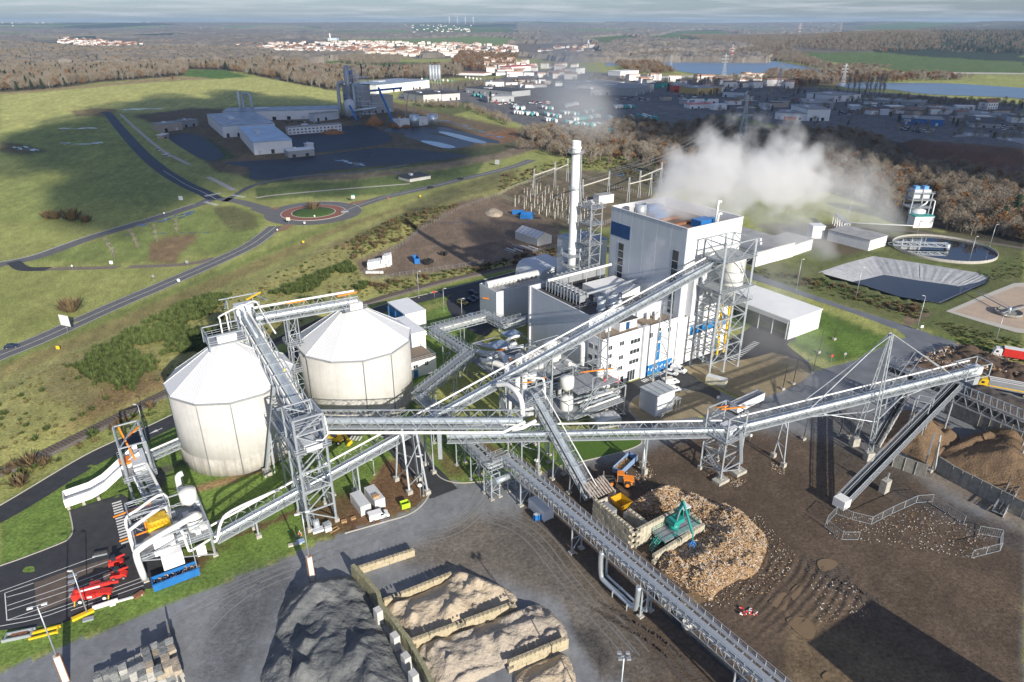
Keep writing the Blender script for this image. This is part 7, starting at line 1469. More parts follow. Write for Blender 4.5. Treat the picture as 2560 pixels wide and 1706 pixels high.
# scrap and stored things
def stack(lab,c,items,cat='stack',name='stored_parts',group=None):
    t=thing(name,lab,cat,c,0,group)
    for nm,off,d,rz,m in items:box(nm,(c[0]+off[0],c[1]+off[1],off[2]),d,rz,m,t)
    return t
stack('white housing parts lying on the verge beside the telehandler',at(265,1515,0),[('white_frame',(0,0,0),(4.2,.3,.9),.5,FRAME),('white_frame',(3.6,1.8,0),(4.4,.4,.3),.42,FRAME),('white_lid',(1.2,.2,0),(1.0,.6,.2),.5,FRAME)])
stack('yellow steel lifting beam on the grass beside a lamp post foot',at(208,1540,0),[('yellow_beam',(0,0,0),(3.6,.8,.5),.72,YEL),('grey_plate',(1.5,-.9,0),(1.8,.9,.3),.4,STEEL)],'beam')
stack('yellow steel frame lying on the grass in the lower left',at(112,1582,0),[('yellow_beam',(0,.5,0),(4.6,.35,.4),.38,YEL),('yellow_beam',(.2,-.8,0),(4.4,.3,.35),.38,YEL),('yellow_post',(2.1,.5,0),(.3,1.5,.4),.38,YEL)],'beam')
stack('grey steel crate frame on the grass at the left edge',at(48,1592,0),[('frame_rail',(0,.9,0),(4.4,.25,.6),.3,STEEL),('frame_rail',(-.1,-.7,0),(4.4,.25,.6),.3,STEEL),('frame_end',(2,.5,0),(.25,1.8,.6),.3,STEEL),('frame_end',(-2,-.5,0),(.25,1.8,.6),.3,STEEL),('scrap',(0,.1,0),(2.6,1.1,.4),.3,RUST)],'crate')
stack('rust-brown steel mats lying on the kerb by the blue skip',at(347,1489,0),[('mat_stack',(0,0,0),(1.9,1.2,.3),.9,RUST),('mat_stack',(.1,.1,.3),(1.7,1.0,.15),.95,RUST)],'mats')
stack('dark steel plates leaning beside the parking lines',at(253,1385,0),[('plate',(0,0,0),(2.6,.5,.7),.35,DARK),('plate',(.1,-.6,0),(2.7,.3,.3),.35,STEEL)],'plates')
for k_,px_ in enumerate(((181,1440),(182,1454),(185,1473),(186,1486))):o=box('grey_plate',at(*px_,.08),(1.7,.8,.1),.45,STEEL);tag(o,f'grey plate on the parking lines, {nth(k_)} of four counted from the hammer station','plate','grey plates on the parking lines')
stack('tangle of grey drive drums and machine parts at the lattice tower foot',at(795,1328,0),[('machine_base',(0,0,0),(2.4,1.4,.6),.5,GREYL),('machine_casing',(1.6,1.6,0),(1.6,1.2,.9),.7,STEEL),('white_box',(2.2,.2,0),(1.4,1.0,.9),.5,FRAME)],'machinery')
t=thing('drive_drum','round grey drum resting among machine parts at the tower foot','drum',at(790,1325,0));p_=P(790,1325);rod('shell',(p_.x-.6,p_.y+.6,1.1),(p_.x+.5,p_.y+1.1,1.1),1.0,STEEL,t,20);rod('flange',(p_.x-.7,p_.y+.55,1.1),(p_.x-.6,p_.y+.6,1.1),1.15,GREYL,t,20)
stack('empty wooden frame lying on the soil by the tower foot',at(832,1326,0),[('plank',(0,.5,.05),(2.2,.18,.16),.8,WOODP),('plank',(.5,-.3,.05),(2.2,.18,.16),.8,WOODP),('plank',(1,.8,.05),(.18,1.1,.16),.8,WOODP),('plank',(-.5,-.7,.05),(.18,1.1,.16),.8,WOODP)],'wooden frame')
stack('broken pallets and boards on the soil right of the tower foot',at(860,1305,0),[('pallet',(0,0,0),(1.2,.9,.4),.4,WOODP),('pallet',(1.8,1,0),(1.1,.8,.35),.6,WOODP),('board',(-1,1,0),(1.8,.5,.1),.9,RUST)],'pallets')
stack('wooden pallet with blue-grey sheet on the grass beside two workers',at(738,1362,0),[('pallet',(0,0,0),(2.8,.8,.35),.4,BEIGE),('folded_sheet',(1.0,.5,.35),(1.6,1.2,.3),.5,mat('blue_grey_sheet',(.30,.40,.55),.6))],'pallet')
t=thing('scrap_bundle','small heap of red and white barrier pieces on the brown yard','scrap',at(1868,1532,0));random.seed(8)
for i in range(26):p_=P(1868,1532)+Vector((random.uniform(-1.3,1.3),random.uniform(-.8,.8),.15));bar('barrier_piece',p_,p_+Vector((random.uniform(-.8,.8),random.uniform(-.6,.6),random.uniform(.1,.6))),.16,RED if i % 2 else FRAME,t)
for lab,px_,c_ in (('concrete block stack in the ditch beside the long pipe bridge, upper',(1657,1512),2),('concrete block stack in the ditch beside the long pipe bridge, lower',(1700,1545),2)):p_=P(*px_);t=thing('block_stack',lab,'concrete blocks',p_,0,'concrete blocks by the ditch');[box('block',(p_.x+.9*(i % 2),p_.y-.9*(i % 2),.8*(i//2)),(1.6,.9,.78),-.95,CONCB,t) for i in range(4)]
p_=P(1716,1567);q=MB();q.lathe([(.9,0),(.9,1.2),(.7,1.2),(.7,.8)],tuple(p_),18);o=q.build('concrete_ring',CONC);tag(o,'round concrete shaft ring beside the ditch of the long pipe bridge','concrete ring')
strip('ditch',[tuple(U(77.2,64))[:2],tuple(U(77.3,45))[:2],tuple(U(77.4,30))[:2]],1.6,DARK,.05,n=3)
for px_,lab in (((2160,900),''),):pass
mesh=fence('low grey mesh fence along the top of the dirt lot bank',((905,690),(960,640),(1015,610),(1060,570),(1110,545),(1160,520),(1245,492)),2.2,3.0,STEEL_D,3);fence('thin wire fence along the lower edge of the dirt lot',((930,704),(1000,690),(1180,664),(1300,640),(1400,618)),1.8,3.0,STEEL_D,3)
# ================================================================== LAGOONS, TANKS, DIRT LOT, SUBSTATION
LINER=mat('grey_pond_liner',(.38,.39,.40),.4,0,.15,.3,.35,.35)
OUT=PX((2045,682),(2112,660),(2182,641),(2300,659),(2440,682),(2487,698),(2420,727),(2350,759),(2250,743),(2140,708))
INN=[P(x,y,-3.2) for x,y in ((2120,708),(2165,699),(2210,688),(2300,703),(2380,714),(2425,722),(2390,738),(2345,757),(2260,748),(2160,722))]
rs=random.Random(2);q=MB();n_=len(OUT)
for i in range(n_):
    for j in range(14):
        for k in range(4):
            def lp(jj,kk):
                o=OUT[i].lerp(OUT[(i+1) % n_],jj/14);a=INN[i].lerp(INN[(i+1) % n_],jj/14);p=o.lerp(a,kk/4);p.z+=.12+(.2*math.sin(i*9+jj*5.3)*math.sin(jj*1.3+i)*(1 if 0<kk<4 else 0));return p
            q.quad([lp(j,k),lp(j+1,k),lp(j+1,k+1),lp(j,k+1)])
o=q.build('pond_liner',LINER);tag(o,'wrinkled grey liner on the slopes of the dark lagoon','pond liner',None,'structure')
def flatpoly(name,pts,z,m):
    me=bpy.data.meshes.new(name);me.from_pydata([(p.x,p.y,z) for p in pts],[],[tuple(range(len(pts)))]);me.update();o=mesh_obj(name,me,m);o['kind']='structure';return o
flatpoly('lagoon_water',INN,-3.05,WATERD)
ta,tb,tc=P(2241,624),P(2475,624),P(2357,597);cR=(tb-ta).length/2*.985;C0=(ta+tb)/2;C0.z=0
rk=thing('clarifier_tank','big round open water tank with pale concrete rim, right of the lined lagoon','water tank',C0)
q=MB();q.lathe([(cR,-1),(cR,1.3),(cR-.3,1.3),(cR-.3,-1)],tuple(C0),72);q.build('rim_wall',CONCB,rk);q=MB();q.lathe([(cR-.3,.3),(cR-.3,.4)],tuple(C0),72);q.build('water',WATERD,rk)
ea=C0+Vector((-cR-1,2,1.6));eb=C0+Vector((1,-1,1.6));dd=(eb-ea).normalized();ss=Vector((-dd.y,dd.x,0))
for s in (-1,1):
    for z in (0,1.7):bar('bridge_chord',ea+ss*s+Vector((0,0,z)),eb+ss*s+Vector((0,0,z)),.22,STEEL,rk)
    for i in range(12):a_,b_=ea.lerp(eb,i/12)+ss*s,ea.lerp(eb,(i+1)/12)+ss*s;bar('bridge_brace',a_+Vector((0,0,1.7*(i % 2))),b_+Vector((0,0,1.7*((i+1) % 2))),.16,STEEL,rk)
bar('bridge_deck',ea,eb,1.9,GRATE,rk,.1);cyl('drive',eb,1.2,0,3,STEEL,rk)
q=MB();q.tube([ea+Vector((2.5*math.cos(k*.5),3*math.sin(k*.5),.5)) for k in range(13)],.09,5);q.build('cage_rail',STEEL,rk)
patch('settling_basin',[(2364,779),(2450,742),(2534,709),(2600,705),(2700,745),(2700,850),(2540,832),(2450,806)],KERB,.10,1,False);patch('basin_silt',[(2385,780),(2462,748),(2540,718),(2600,716),(2690,750),(2690,838),(2545,822),(2460,800)],mat('pinkish_silt',(.46,.36,.27),.9,0,.12,.15),.14,1,False)
t=thing('thickener','round mechanism with radial bridge standing in the pale settling basin','thickener',P(2520,786));p_=P(2520,786);q=MB();q.lathe([(4.6,.2),(4.6,1.3),(4.3,1.3),(4.3,.6)],tuple(p_),32);q.build('ring_wall',CONCD,t);cyl('drive_column',p_,.6,0,3,STEEL,t)
a_=P(2444,744);
for s in (-.8,.8):bar('bridge_beam',(a_.x,a_.y+s,1.8),(p_.x,p_.y+s,1.8),.3,STEEL_D,t);rod('handrail',(a_.x,a_.y+s,2.9),(p_.x,p_.y+s,2.9),.05,STEEL,t,5)
bar('sweep_arm',(p_.x-4,p_.y-2.4,1.5),(p_.x+5,p_.y+3,1.5),.25,STEEL,t);bar('sweep_arm',(p_.x+1,p_.y,1.6),(p_.x+14,p_.y+6,1.6),.3,STEEL,t)
wt=thing('water_treatment_tower','steel scrubber tower with blue caps above a white hut at the wood edge','water plant',P(2295,572));p_=P(2300,566)
for dx in (0,5,10):
    for dy in (0,8):bar('support_leg',(p_.x-5+dx,p_.y+4+dy,0),(p_.x-5+dx,p_.y+4+dy,17),.4,STEEL,wt)
for z_ in (9,13,16.8):
    q=MB();q.box((p_.x,p_.y+8,z_),(11.6,9.6,.25));q.build('deck',GRATE,wt)
    for h in (.6,1.2):q=MB();q.bar((p_.x-5.8,p_.y+3.2,z_+h),(p_.x+5.8,p_.y+3.2,z_+h),.1);q.bar((p_.x-5.8,p_.y+3.2,z_+h),(p_.x-5.8,p_.y+12.8,z_+h),.1);q.build('handrail',STEEL,wt)
for dx in (-2.4,2.4):q=MB();q.box((p_.x+dx,p_.y+8,14),(4,6,4.6));q.build('scrubber_box',GREYL,wt);q=MB();q.box((p_.x+dx,p_.y+8,18.6),(2.4,3,1.6));q.build('blue_cap',mat('sky_blue_cap',(.12,.32,.6),.5),wt)
q=MB();q.lathe([(4.2,4),(4.2,7.6),(.4,9)],(p_.x,p_.y+6,0),20);q.build('round_tank',GREYL,wt);box('white_hut',(p_.x-.5,p_.y,0),(10.5,6,6),.05,FRAME,wt);box('hut_roof',(p_.x-.5,p_.y,6),(11,6.5,.3),.05,GRN,wt)
q=MB();q.tube([(p_.x+6.4,p_.y+2,0),(p_.x+6.6,p_.y+3,13),(p_.x+6,p_.y+6,13.6)],.35,8);q.tube([(p_.x-2,p_.y+2,10),(p_.x+1,p_.y+1.6,12),(p_.x+2,p_.y+2.4,13)],.45,8);q.build('white_pipe',WHITEP,wt)
t=thing('pipe_trestle','row of white posts carrying a dark pipe rack in the steam','pipe trestle',P(2100,570));a_,b_=P(2086,560),P(2114,586)
for i in range(6):
    for s in (-1,1):c_=a_.lerp(b_,i/5)+Vector((s*1.2,0,0));bar('post',(c_.x,c_.y,0),(c_.x,c_.y,5.6),.3,FRAME,t)
bar('rack',(a_.x,a_.y,5.7),(b_.x,b_.y,5.7),2.6,STEEL_D,t,.5);q=MB();c1_,c2_=P(2116,562),P(2300,571);q.tube([(c1_.x,c1_.y,1.2),(c2_.x,c2_.y,1.2),(c2_.x+.4,c2_.y,4),(c2_.x+4,c2_.y,4.2)],.35,8);q.build('long_pipe',WHITEP,t)
# dirt lot
tn=thing('storage_tent','white gabled storage tent on the dirt lot','tent',P(1340,612));a_,b_=P(1343,617),P(1379,608);d_=(b_-a_).normalized();n2=Vector((-d_.y,d_.x,0));w_=(b_-a_).length;L_=17;q=MB();r_=MB()
A=[a_,b_,b_+Vector((0,0,4)),(a_+b_)/2+Vector((0,0,6.4)),a_+Vector((0,0,4))];B=[p+n2*L_ for p in A];q.quad(A);q.quad(B[::-1]);q.quad([A[0],A[4],B[4],B[0]]);q.quad([A[1],B[1],B[2],A[2]]);q.build('tent_wall',mat('tent_fabric',(.55,.54,.50),.8,0,.06,.5),tn);r_.quad([A[4],A[3],B[3],B[4]]);r_.quad([A[3],A[2],B[2],B[3]]);r_.build('tent_roof',GREYU,tn)
for i in range(7):bar('roof_rib',A[4].lerp(B[4],i/6),A[3].lerp(B[3],i/6),.22,STEEL_D,tn)
random.seed(21);st=thing('wrapped_stack','big stack of white wrapped packs at the lower corner of the dirt lot','stack',P(945,678));s0=P(920,674);s1=P(978,664)
for i in range(9):
    for j in range(2):
        for l_ in range(2 if i<6 else 3):c_=s0.lerp(s1,(i+.5)/9)+Vector((random.uniform(-.2,.2),j*2.3+random.uniform(-.2,.2),l_*1.75));box('wrapped_pack',c_,((s1-s0).length/9-.12,2.1,1.7),.12,WHITEP if random.random()<.85 else GREYL,st)
for i in range(5):c_=P(918+i*9,683);box('wrapped_pack',c_,(1.5,1.3,.8),random.uniform(-.5,.5),WHITEP,st)
for lab,px_,n in (('heap of dark wheels and pipes on the dirt lot',(1072,660),9),('dark round tyre heap on the dirt lot',(1115,640),4)):
    t=thing('tyre_heap',lab,'tyres',P(*px_));c_=P(*px_)
    for i in range(n):a_=random.uniform(0,6.3);e=c_+Vector((random.uniform(-2.4,2.4),random.uniform(-2,2),.9+.3*random.random()));rod('tyre',e,e+Vector((math.cos(a_)*.6,math.sin(a_)*.6,.1)),.9,RUB,t,12)
t=thing('girder_stack','rows of grey and rusty girders stored beside the tent','girders',P(1290,620))
for i in range(16):c_=P(1262+i*4.6,626-(i % 5)*2.6);bar('girder',c_+Vector((0,0,.3+.3*(i % 3))),c_+Vector((4.2,-5.0,.3+.3*(i % 3))),.4,(STEEL,FRAME,RUST,STEEL_D)[i % 4],t)
heap('gravel_heap','small pale gravel heap on the far side of the dirt lot','heap',[(1212,530),(1235,522),(1258,532),(1250,543),(1222,541)],1.2,SAND,.5,.7,.3,3,41)
# substation
sb=thing('substation','fenced electrical substation of pale posts, gantries and insulators behind the chimney','substation',P(1400,500));random.seed(31)
for i in range(9):
    for j in range(6):
        px_=1335+i*19+j*(-9)+random.uniform(-3,3);py_=470+i*6.0+j*9.5;c_=P(px_,py_)
        if True:
            h_=random.choice((3.2,4.4,5.4));bar('apparatus_post',(c_.x,c_.y,0),(c_.x,c_.y,h_),.35,mat('pale_post',(.55,.52,.46),.8),sb);cyl('insulator',c_,.34,h_,h_+1.5,mat('insulator_brown',(.30,.24,.2),.4),sb,8)
            if j and i:d_=P(px_+9,py_-9.5);bar('bus_bar',(c_.x,c_.y,h_+1.5),(d_.x,d_.y,h_+1.4),.12,STEEL,sb)
for (a_,b_,h_) in (((1335,490),(1387,470),13),((1455,520),(1520,497),13),((1387,470),(1418,455),12),((1570,505),(1625,490),11),((1597,495),(1650,470),13)):
    a_,b_=P(*a_),P(*b_)
    for c_ in (a_,b_):
        for s in (-.7,.7):bar('gantry_leg',(c_.x+s,c_.y,0),(c_.x+s*.3,c_.y,h_+4),.28,STEEL,sb)
    bar('gantry_beam',(a_.x,a_.y,h_),(b_.x,b_.y,h_),.7,mat('pale_post',(.55,.52,.46)),sb,.5)
t=thing('transformer_hut','white transformer container inside the substation','container',P(1510,505));c_=P(1508,508);box('body',(c_.x,c_.y,.4),(11,6,5),.5,FRAME,t);box('roof',(c_.x,c_.y,5.4),(11.3,6.3,.2),.5,ROOFG,t);box('side_box',(c_.x-7,c_.y-2,0),(2.4,2,2.4),.5,GREYL,t)
fence('pale panel fence round the substation',((1246,492),(1300,465),(1395,428),(1440,438),(1530,470),(1640,497),(1600,520),(1495,572),(1395,545),(1300,512)),2.6,2.2,mat('pale_post',(.55,.52,.46)),3,True,'panel_fence')
# ================================================================== THE SECOND FACTORY, THE ESTATE, THE TOWN
WROOF=mat('pale_blue_roof',(.30,.42,.56),.35,0,.25,.06);PANELR=mat('dark_rooflight_roof',(.10,.13,.17),.4,0,.9,.12,col2=(.42,.47,.52));GWALL=mat('far_grey_wall',(.34,.35,.36),.6,0,.08,.2);SWALL=mat('sandy_wall',(.42,.36,.30),.8,0,.1,.2);YWALL=mat('ochre_wall',(.55,.40,.14),.7,0,.1,.2)
FB=[('front white hall of the second factory with pale blue flat roof',(637,388),(733,381),105,357,WHITE,WROOF),('middle white hall of the second factory',(560,345),(690,336),110,317,WHITE,PANELR),('long white rear hall of the second factory',(560,304),(850,296),40,281,WHITE,PANELR),('sandy office building with striped flat roof',(405,331),(458,325),20,313,SWALL,ROOFG),('grey low link building beside the sandy office',(458,320),(496,315),12,304,GWALL,ROOFG),('row of white two-storey site cabins',(722,338),(855,328),9,320,WHITE,ROOFG),('grey gatehouse with dark windows at the front hall corner',(722,395),(787,389),12,379,GWALL,ROOFW),('white weighbridge hut on the dark yard',(768,374),(785,372),5,361,WHITE,ROOFW),('square white cabin beside the silver tanks, left',(1000,320),(1025,317),12,301,WHITE,ROOFW),('square white cabin between the silver tanks',(1048,315),(1072,312),10,297,WHITE,ROOFW),('dark grey process building behind the steel tower',(908,290),(930,285),25,215,GWALL,ROOFD),('light grey process building beside the blue conveyors',(932,285),(985,280),22,243,GWALL,ROOFG),('grey low building in front of the white rear hall',(788,305),(845,298),10,286,GREYL,ROOFG),('small sandy hut beside the sandy office',(408,348),(423,344),6,339,SWALL,ROOFW),('flat white concrete tank by the bank of the main road',(1025,456),(1077,447),14,448,CONC,DARK)]
EB=[('long white warehouse with dark patterned roof behind the steel tower',(942,235),(1074,220),70,214,WHITE,PANELR),('pale concrete hangar with two curved bays, left',(1059,256),(1104,253),60,238,CONC,ROOFD),('pale concrete hangar with two curved bays, right',(1105,253),(1150,250),60,236,CONC,ROOFD),('dark barrel-roofed hall left of the smoke',(1165,232),(1280,243),40,219,GWALL,ROOFD),('low grey depot in front of the barrel-roofed hall',(1217,256),(1285,254),30,243,GWALL,ROOFG),('white office pair behind the depot',(1214,217),(1260,217),20,206,WHITE,ROOFG),('big grey hall with dock doors right of the smoke',(1588,241),(1634,229),95,222,GWALL,ROOFG),('pale low hall left of the grey dock hall',(1476,240),(1527,238),40,226,GWALL,ROOFG),('long light hall behind the smoke',(1468,228),(1560,222),60,211,GREYL,ROOFG),('white showroom near the canal',(1551,191),(1596,188),35,180,WHITE,ROOFW),('red workshop hall in the estate',(1683,231),(1727,231),45,215,RED,ROOFG),('ochre yellow block in the estate',(1743,238),(1803,234),40,222,YWALL,ROOFG),('pale blue-grey hall right of the ochre block',(1806,243),(1860,245),50,230,GREYL,ROOFD),('white hall with green end panels at the coach park',(1716,260),(1796,260),26,247,WHITE,ROOFD),('low red and white shed below the green-ended hall',(1724,272),(1787,270),16,262,WHITE,RED),('white hall with red lower corner at the wood edge',(1936,298),(2014,303),30,281,WHITE,ROOFG),('plain white hall next to the red-cornered hall',(2015,303),(2072,303),50,274,WHITE,ROOFG),('grey wide hall behind the plain white hall',(2010,271),(2083,273),60,258,GWALL,ROOFG),('longest grey shed of the estate by the poplars',(2143,255),(2301,265),45,248,GWALL,ROOFG),('white curved-roof hall before the poplars',(2085,256),(2150,252),50,240,WHITE,ROOFG),('small sandy hall between long shed and blue store',(2195,287),(2233,287),50,273,SWALL,ROOFD),('bright blue store with white sign',(2254,311),(2356,316),28,296,BLUEP,ROOFG),('low pale hall left of the white house',(2361,284),(2418,283),50,276,GREYL,ROOFG),('grey hall at the right edge of the estate',(2422,318),(2500,322),55,306,GWALL,ROOFD),('flat-roofed hall near the dug slope',(2380,352),(2440,358),40,343,GWALL,ROOFG),('half-hidden hall at the right edge below the slope',(2505,366),(2580,370),35,358,GWALL,ROOFG),('wide grey roofs at the far right of the estate',(2400,290),(2540,300),40,284,GREYL,ROOFG),('white retail block with orange sign left of the smoke',(1278,180),(1345,176),40,168,WHITE,RED),('row of white sheds left of the smoke',(1240,190),(1345,190),40,182,WHITE,ROOFG),('pale sheds inside the smoke',(1405,197),(1435,196),30,190,WHITE,ROOFW),('white house block inside the smoke',(1440,186),(1462,184),25,172,WHITE,ROOFG),('clay-roofed farm sheds in front of the russet wood',(1140,188),(1210,190),40,182,WHITE,mat('clay_tile_roof',(.31,.16,.105),.85,0,.2,.3)),('long pale green farm shed on the hill, left',(2130,83),(2176,83),30,79,mat('pale_green_wall',(.55,.62,.45),.7),ROOFG),('long pale green farm shed on the hill, right',(2178,83),(2265,83),30,80,mat('pale_green_wall',(.55,.62,.45),.7),ROOFG),('blue shop sign box near the red workshop',(1625,212),(1634,211),8,206,BLUEP,ROOFG),('green shed left of the red workshop',(1640,222),(1668,218),20,211,GRN,ROOFD),('white industrial block with a slim chimney beyond the town',(820,105),(842,105),60,96,mat('pale_blue_wall',(.5,.6,.7),.6),ROOFW)]
for grp,lst in (('buildings of the second factory',FB),('halls of the trading estate',EB)):
    for lab,A_,B_,dep,top,wm,rm in lst:
        t,a,b,n,h,rz,c,w=pbox('factory_building' if grp[0]=='b' else 'estate_hall',lab,'building',A_,B_,dep,top,wm,rm,grp,.4,True,.5)
        if A_[1]>205:
            k=max(1,min(8,int(w/9)));it=[]
            if 'cabins' in lab:
                for i in range(14):it+=[((i+.25)/14,(i+.7)/14,z0,z0+1.1,GLASS,'window') for z0 in (1.2,4.0)]
            elif h>3:
                for i in range(k):it.append(((i+.3)/k,(i+.55)/k,.2 if i % 3 else 0,min(h*.45,3.6),(GLASS,GREYL,DARK)[(i+A_[0]) % 3],('window','door','door')[(i+A_[0]) % 3]))
            if 'green end' in lab:it+=[(0,.1,.3,h,GRN,'green_panel'),(.55,.65,.3,h,GRN,'green_panel')]
            if 'red lower' in lab:it+=[(.3,.7,0,h*.5,RED,'red_panel')]
            face_bits(t,a,b,n,it);q=MB();q.box((c.x-n.y*w*.2,c.y,h+.5),(w*.12,dep*.2,1.2),rz);q.build('roof_unit',GREYL,t)
        if 'blue store' in lab:
            d=(b-a).normalized();q=MB();e=a+d*w*.12-n*.12;q.box((e.x,e.y,h*.5),(w*.17,.16,h*.36),rz);sg=q.build('sign_board',FRAME,t);f=bpy.data.curves.new('lettering','FONT');f.body='PUM';f.size=h*.34;f.extrude=.03;f.align_x='CENTER';ob=bpy.data.objects.new('text',f);lm=bpy.data.meshes.new_from_object(ob);bpy.data.objects.remove(ob);e2=e-n*.12+Vector((0,0,h*.56));mesh_obj('lettering',lm,BLUED,sg,Matrix.Translation(e2) @ Matrix.Rotation(rz,4,'Z') @ Matrix.Rotation(R(90),4,'X'))
for k_,px_ in enumerate(([(1300,250),(1440,262),(1560,262),(1740,282),(1960,262),(2130,246)],[(1960,318),(2040,300),(2130,262),(2200,244)],[(2130,300),(2250,318),(2400,335),(2560,352)],[(1640,210),(1690,262)],[(1100,226),(1300,214),(1480,205),(1640,196)])):strip('estate_road',PX(*px_),11,ASPHG,.06+.012*k_)
CLAY0=MATS['clay_tile_roof']
hz_=thing('white_house','white two-storey house with red roof by the lake trees','house',P(2470,276));c_=P(2468,274);box('wall',(c_.x,c_.y,0),(17,13,9),.3,WHITE,hz_)
CLAY=MATS['clay_tile_roof'];q=MB();d_=Vector((math.cos(.3),math.sin(.3),0));n_=Vector((-d_.y,d_.x,0));A=[c_-d_*9-n_*7+Vector((0,0,9)),c_-d_*9+n_*7+Vector((0,0,9)),c_-d_*9+Vector((0,0,13.5))];B=[p+d_*18 for p in A];q.quad(A);q.quad(B[::-1]);q.quad([A[0],B[0],B[2],A[2]]);q.quad([A[2],B[2],B[1],A[1]]);q.build('roof',CLAY,hz_)
for i in range(4):
    for z_ in (1.4,5.2):e=c_-n_*6.56+d_*(-6+4*i);box('window',(e.x,e.y,z_),(1.3,.14,1.9),.3,GLASS,hz_)
rs=random.Random(19);spots=[]
for px_,n in (([(1650,240),(1960,250),(1940,290),(1800,275),(1650,262)],12),([(2110,262),(2560,275),(2560,312),(2380,303),(2120,284)],22),([(1240,206),(1460,206),(1460,226),(1250,222)],16)):
    f=scatter_px(px_,0);spots+=[q for q in (f(rs) for _ in range(n)) if q]
for i,p in enumerate(sorted(spots,key=lambda q:q.x/q.y)):
    w_,d_,h_,rz_=rs.uniform(9,24),rs.uniform(9,16),rs.uniform(3.5,6.5),rs.choice((.1,.35,-.2));cn,wm=rs.choice((('white',WHITE),('grey',GWALL),('sandy',SWALL),('pale grey',GREYL)));t=thing('estate_shed',f'small {cn} shed among the estate halls, {nth(i)} minor shed from the left','shed',p,0,'minor sheds of the trading estate');box('wall',p,(w_,d_,h_),rz_,wm,t);box('roof',(p.x,p.y,h_),(w_+.6,d_+.6,.4),rz_,rs.choice((ROOFG,ROOFW,ROOFD,CLAY0)),t)
# steel tower, stacks, conveyors and tanks of the second factory
ft=thing('dryer_tower','tall steel process tower with silver stack and looping ducts at the second factory','tower',P(875,300));f0=P(880,296);sc=(P(912,296)-P(847,296)).length;hT=hgt(880,296,166)
for dx in (-.14,.1,.32):
    for dy in (0,.3):bar('support_leg',(f0.x+dx*sc,f0.y+dy*sc,0),(f0.x+dx*sc,f0.y+dy*sc,hT*(.97 if dx<.3 else .7)),1.0,STEEL_D,ft)
for i in range(11):
    z_=hT*.09*i
    for a_,b_ in ((-.14,.1),(.1,.32)):
        if b_<.3 or i<8:bar('brace',(f0.x+a_*sc,f0.y,z_),(f0.x+b_*sc,f0.y,z_+hT*.09),.6,STEEL_D,ft);bar('tie_beam',(f0.x+a_*sc,f0.y,z_),(f0.x+b_*sc,f0.y,z_),.6,STEEL,ft)
cyl('stack',(f0.x-.02*sc,f0.y-4),2.6,hT*.35,hT*1.02,STEEL,ft,18);cyl('stack_base',(f0.x,f0.y-5),6.2,hT*.06,hT*.34,GREYL,ft,20,0,3);box('head_box',(f0.x-.02*sc,f0.y+3,hT*.84),(.24*sc,9,hT*.08),0,BLUEP,ft)
q=MB();q.tube(smooth_line([(f0.x-.42*sc,f0.y,2),(f0.x-.42*sc,f0.y,hT*.6),(f0.x-.36*sc,f0.y,hT*.68),(f0.x-.2*sc,f0.y,hT*.7)],4),2.0,10);q.tube([(f0.x+.2*sc,f0.y-3,3),(f0.x+.16*sc,f0.y-3,hT*.68)],1.6,10);q.build('looping_duct',STEEL,ft)
rs=random.Random(4)
for i in range(46):a_=Vector((f0.x+rs.uniform(-.2,.75)*sc,f0.y+rs.uniform(-2,9),rs.uniform(1,hT*(.85 if i<22 else .3))));bar('process_pipe',a_,a_+(Vector((0,0,rs.uniform(4,16))) if i % 2 else Vector((rs.uniform(5,18),0,0))),rs.uniform(.5,1.3),(STEEL,STEEL_D,GREYL,DARK)[i % 4],ft)
q=MB();q.tube([(f0.x-.1*sc,f0.y-8,hT*.14),(f0.x+1.0*sc,f0.y-6,hT*.22)],1.6,10);q.build('long_duct',TUBE,ft)
for a_,b_,za,zb in (((970,300),(985,318),34,4),((883,292),(893,308),24,3)):a_,b_=P(*a_),P(*b_);rod('blue_conveyor',(a_.x-8,a_.y,za),(b_.x,b_.y,zb),1.3,BLUEP,ft,8)
a_,b_=P(930,300),P(1010,296);rod('blue_conveyor',(a_.x,a_.y,31),(b_.x,b_.y,33),1.1,BLUEP,ft,8)
for c_ in ((1025,302),(1045,300)):c_=P(*c_);bar('trestle_leg',(c_.x-6,c_.y,0),(c_.x,c_.y,30),.8,STEEL_D,ft)
q=MB();c1_=P(760,280);lp_=thing('scrubber_stack','silver pipe loop stack rising behind the rear hall of the second factory','stack',P(620,292));c_=P(622,292);hh=hgt(622,292,228)
q.tube(smooth_line([(c_.x-4,c_.y,0),(c_.x-4,c_.y,hh*.8),(c_.x,c_.y,hh*.9),(c_.x+5,c_.y,hh*.8),(c_.x+5,c_.y,0)],4),1.6,10);q.build('pipe_loop',STEEL,lp_);q=MB();q.tube([(c_.x-8,c_.y,0),(c_.x-8.6,c_.y,hh)],1.3,10);q.build('stack',GREYL,lp_)
for i in range(5):bar('tie_beam',(c_.x-8,c_.y-1,hh*.15*(i+1)),(c_.x+5,c_.y-1,hh*.15*(i+1)),.5,STEEL_D,lp_)
for lab,px_,top,r_ in (('silver corrugated tank beside white cabins, left',(1035,317),289,11.5),('silver corrugated tank beside white cabins, right',(1080,313),288,13.5)):c_=P(*px_);t=thing('silver_tank',lab,'tank',c_,0,'silver tanks');h_=hgt(*px_,top);rr=(P(px_[0]+r_,px_[1])-c_).length;cyl('shell',(c_.x,c_.y+rr),rr,0,h_,TUBE,t,26,0,.8)
t=thing('silo_cluster','cluster of tall silver silos on legs behind the hangars','silos',P(1088,214));c_=P(1088,214);h_=hgt(1088,214,163);w_=(P(1102,214)-P(1073,214)).length
for i in range(4):
    for j in range(2):cyl('silo',(c_.x-w_/2+w_*(i+.5)/4,c_.y+j*w_*.27),w_*.125,h_*.24,h_,STEEL,t,14,3)
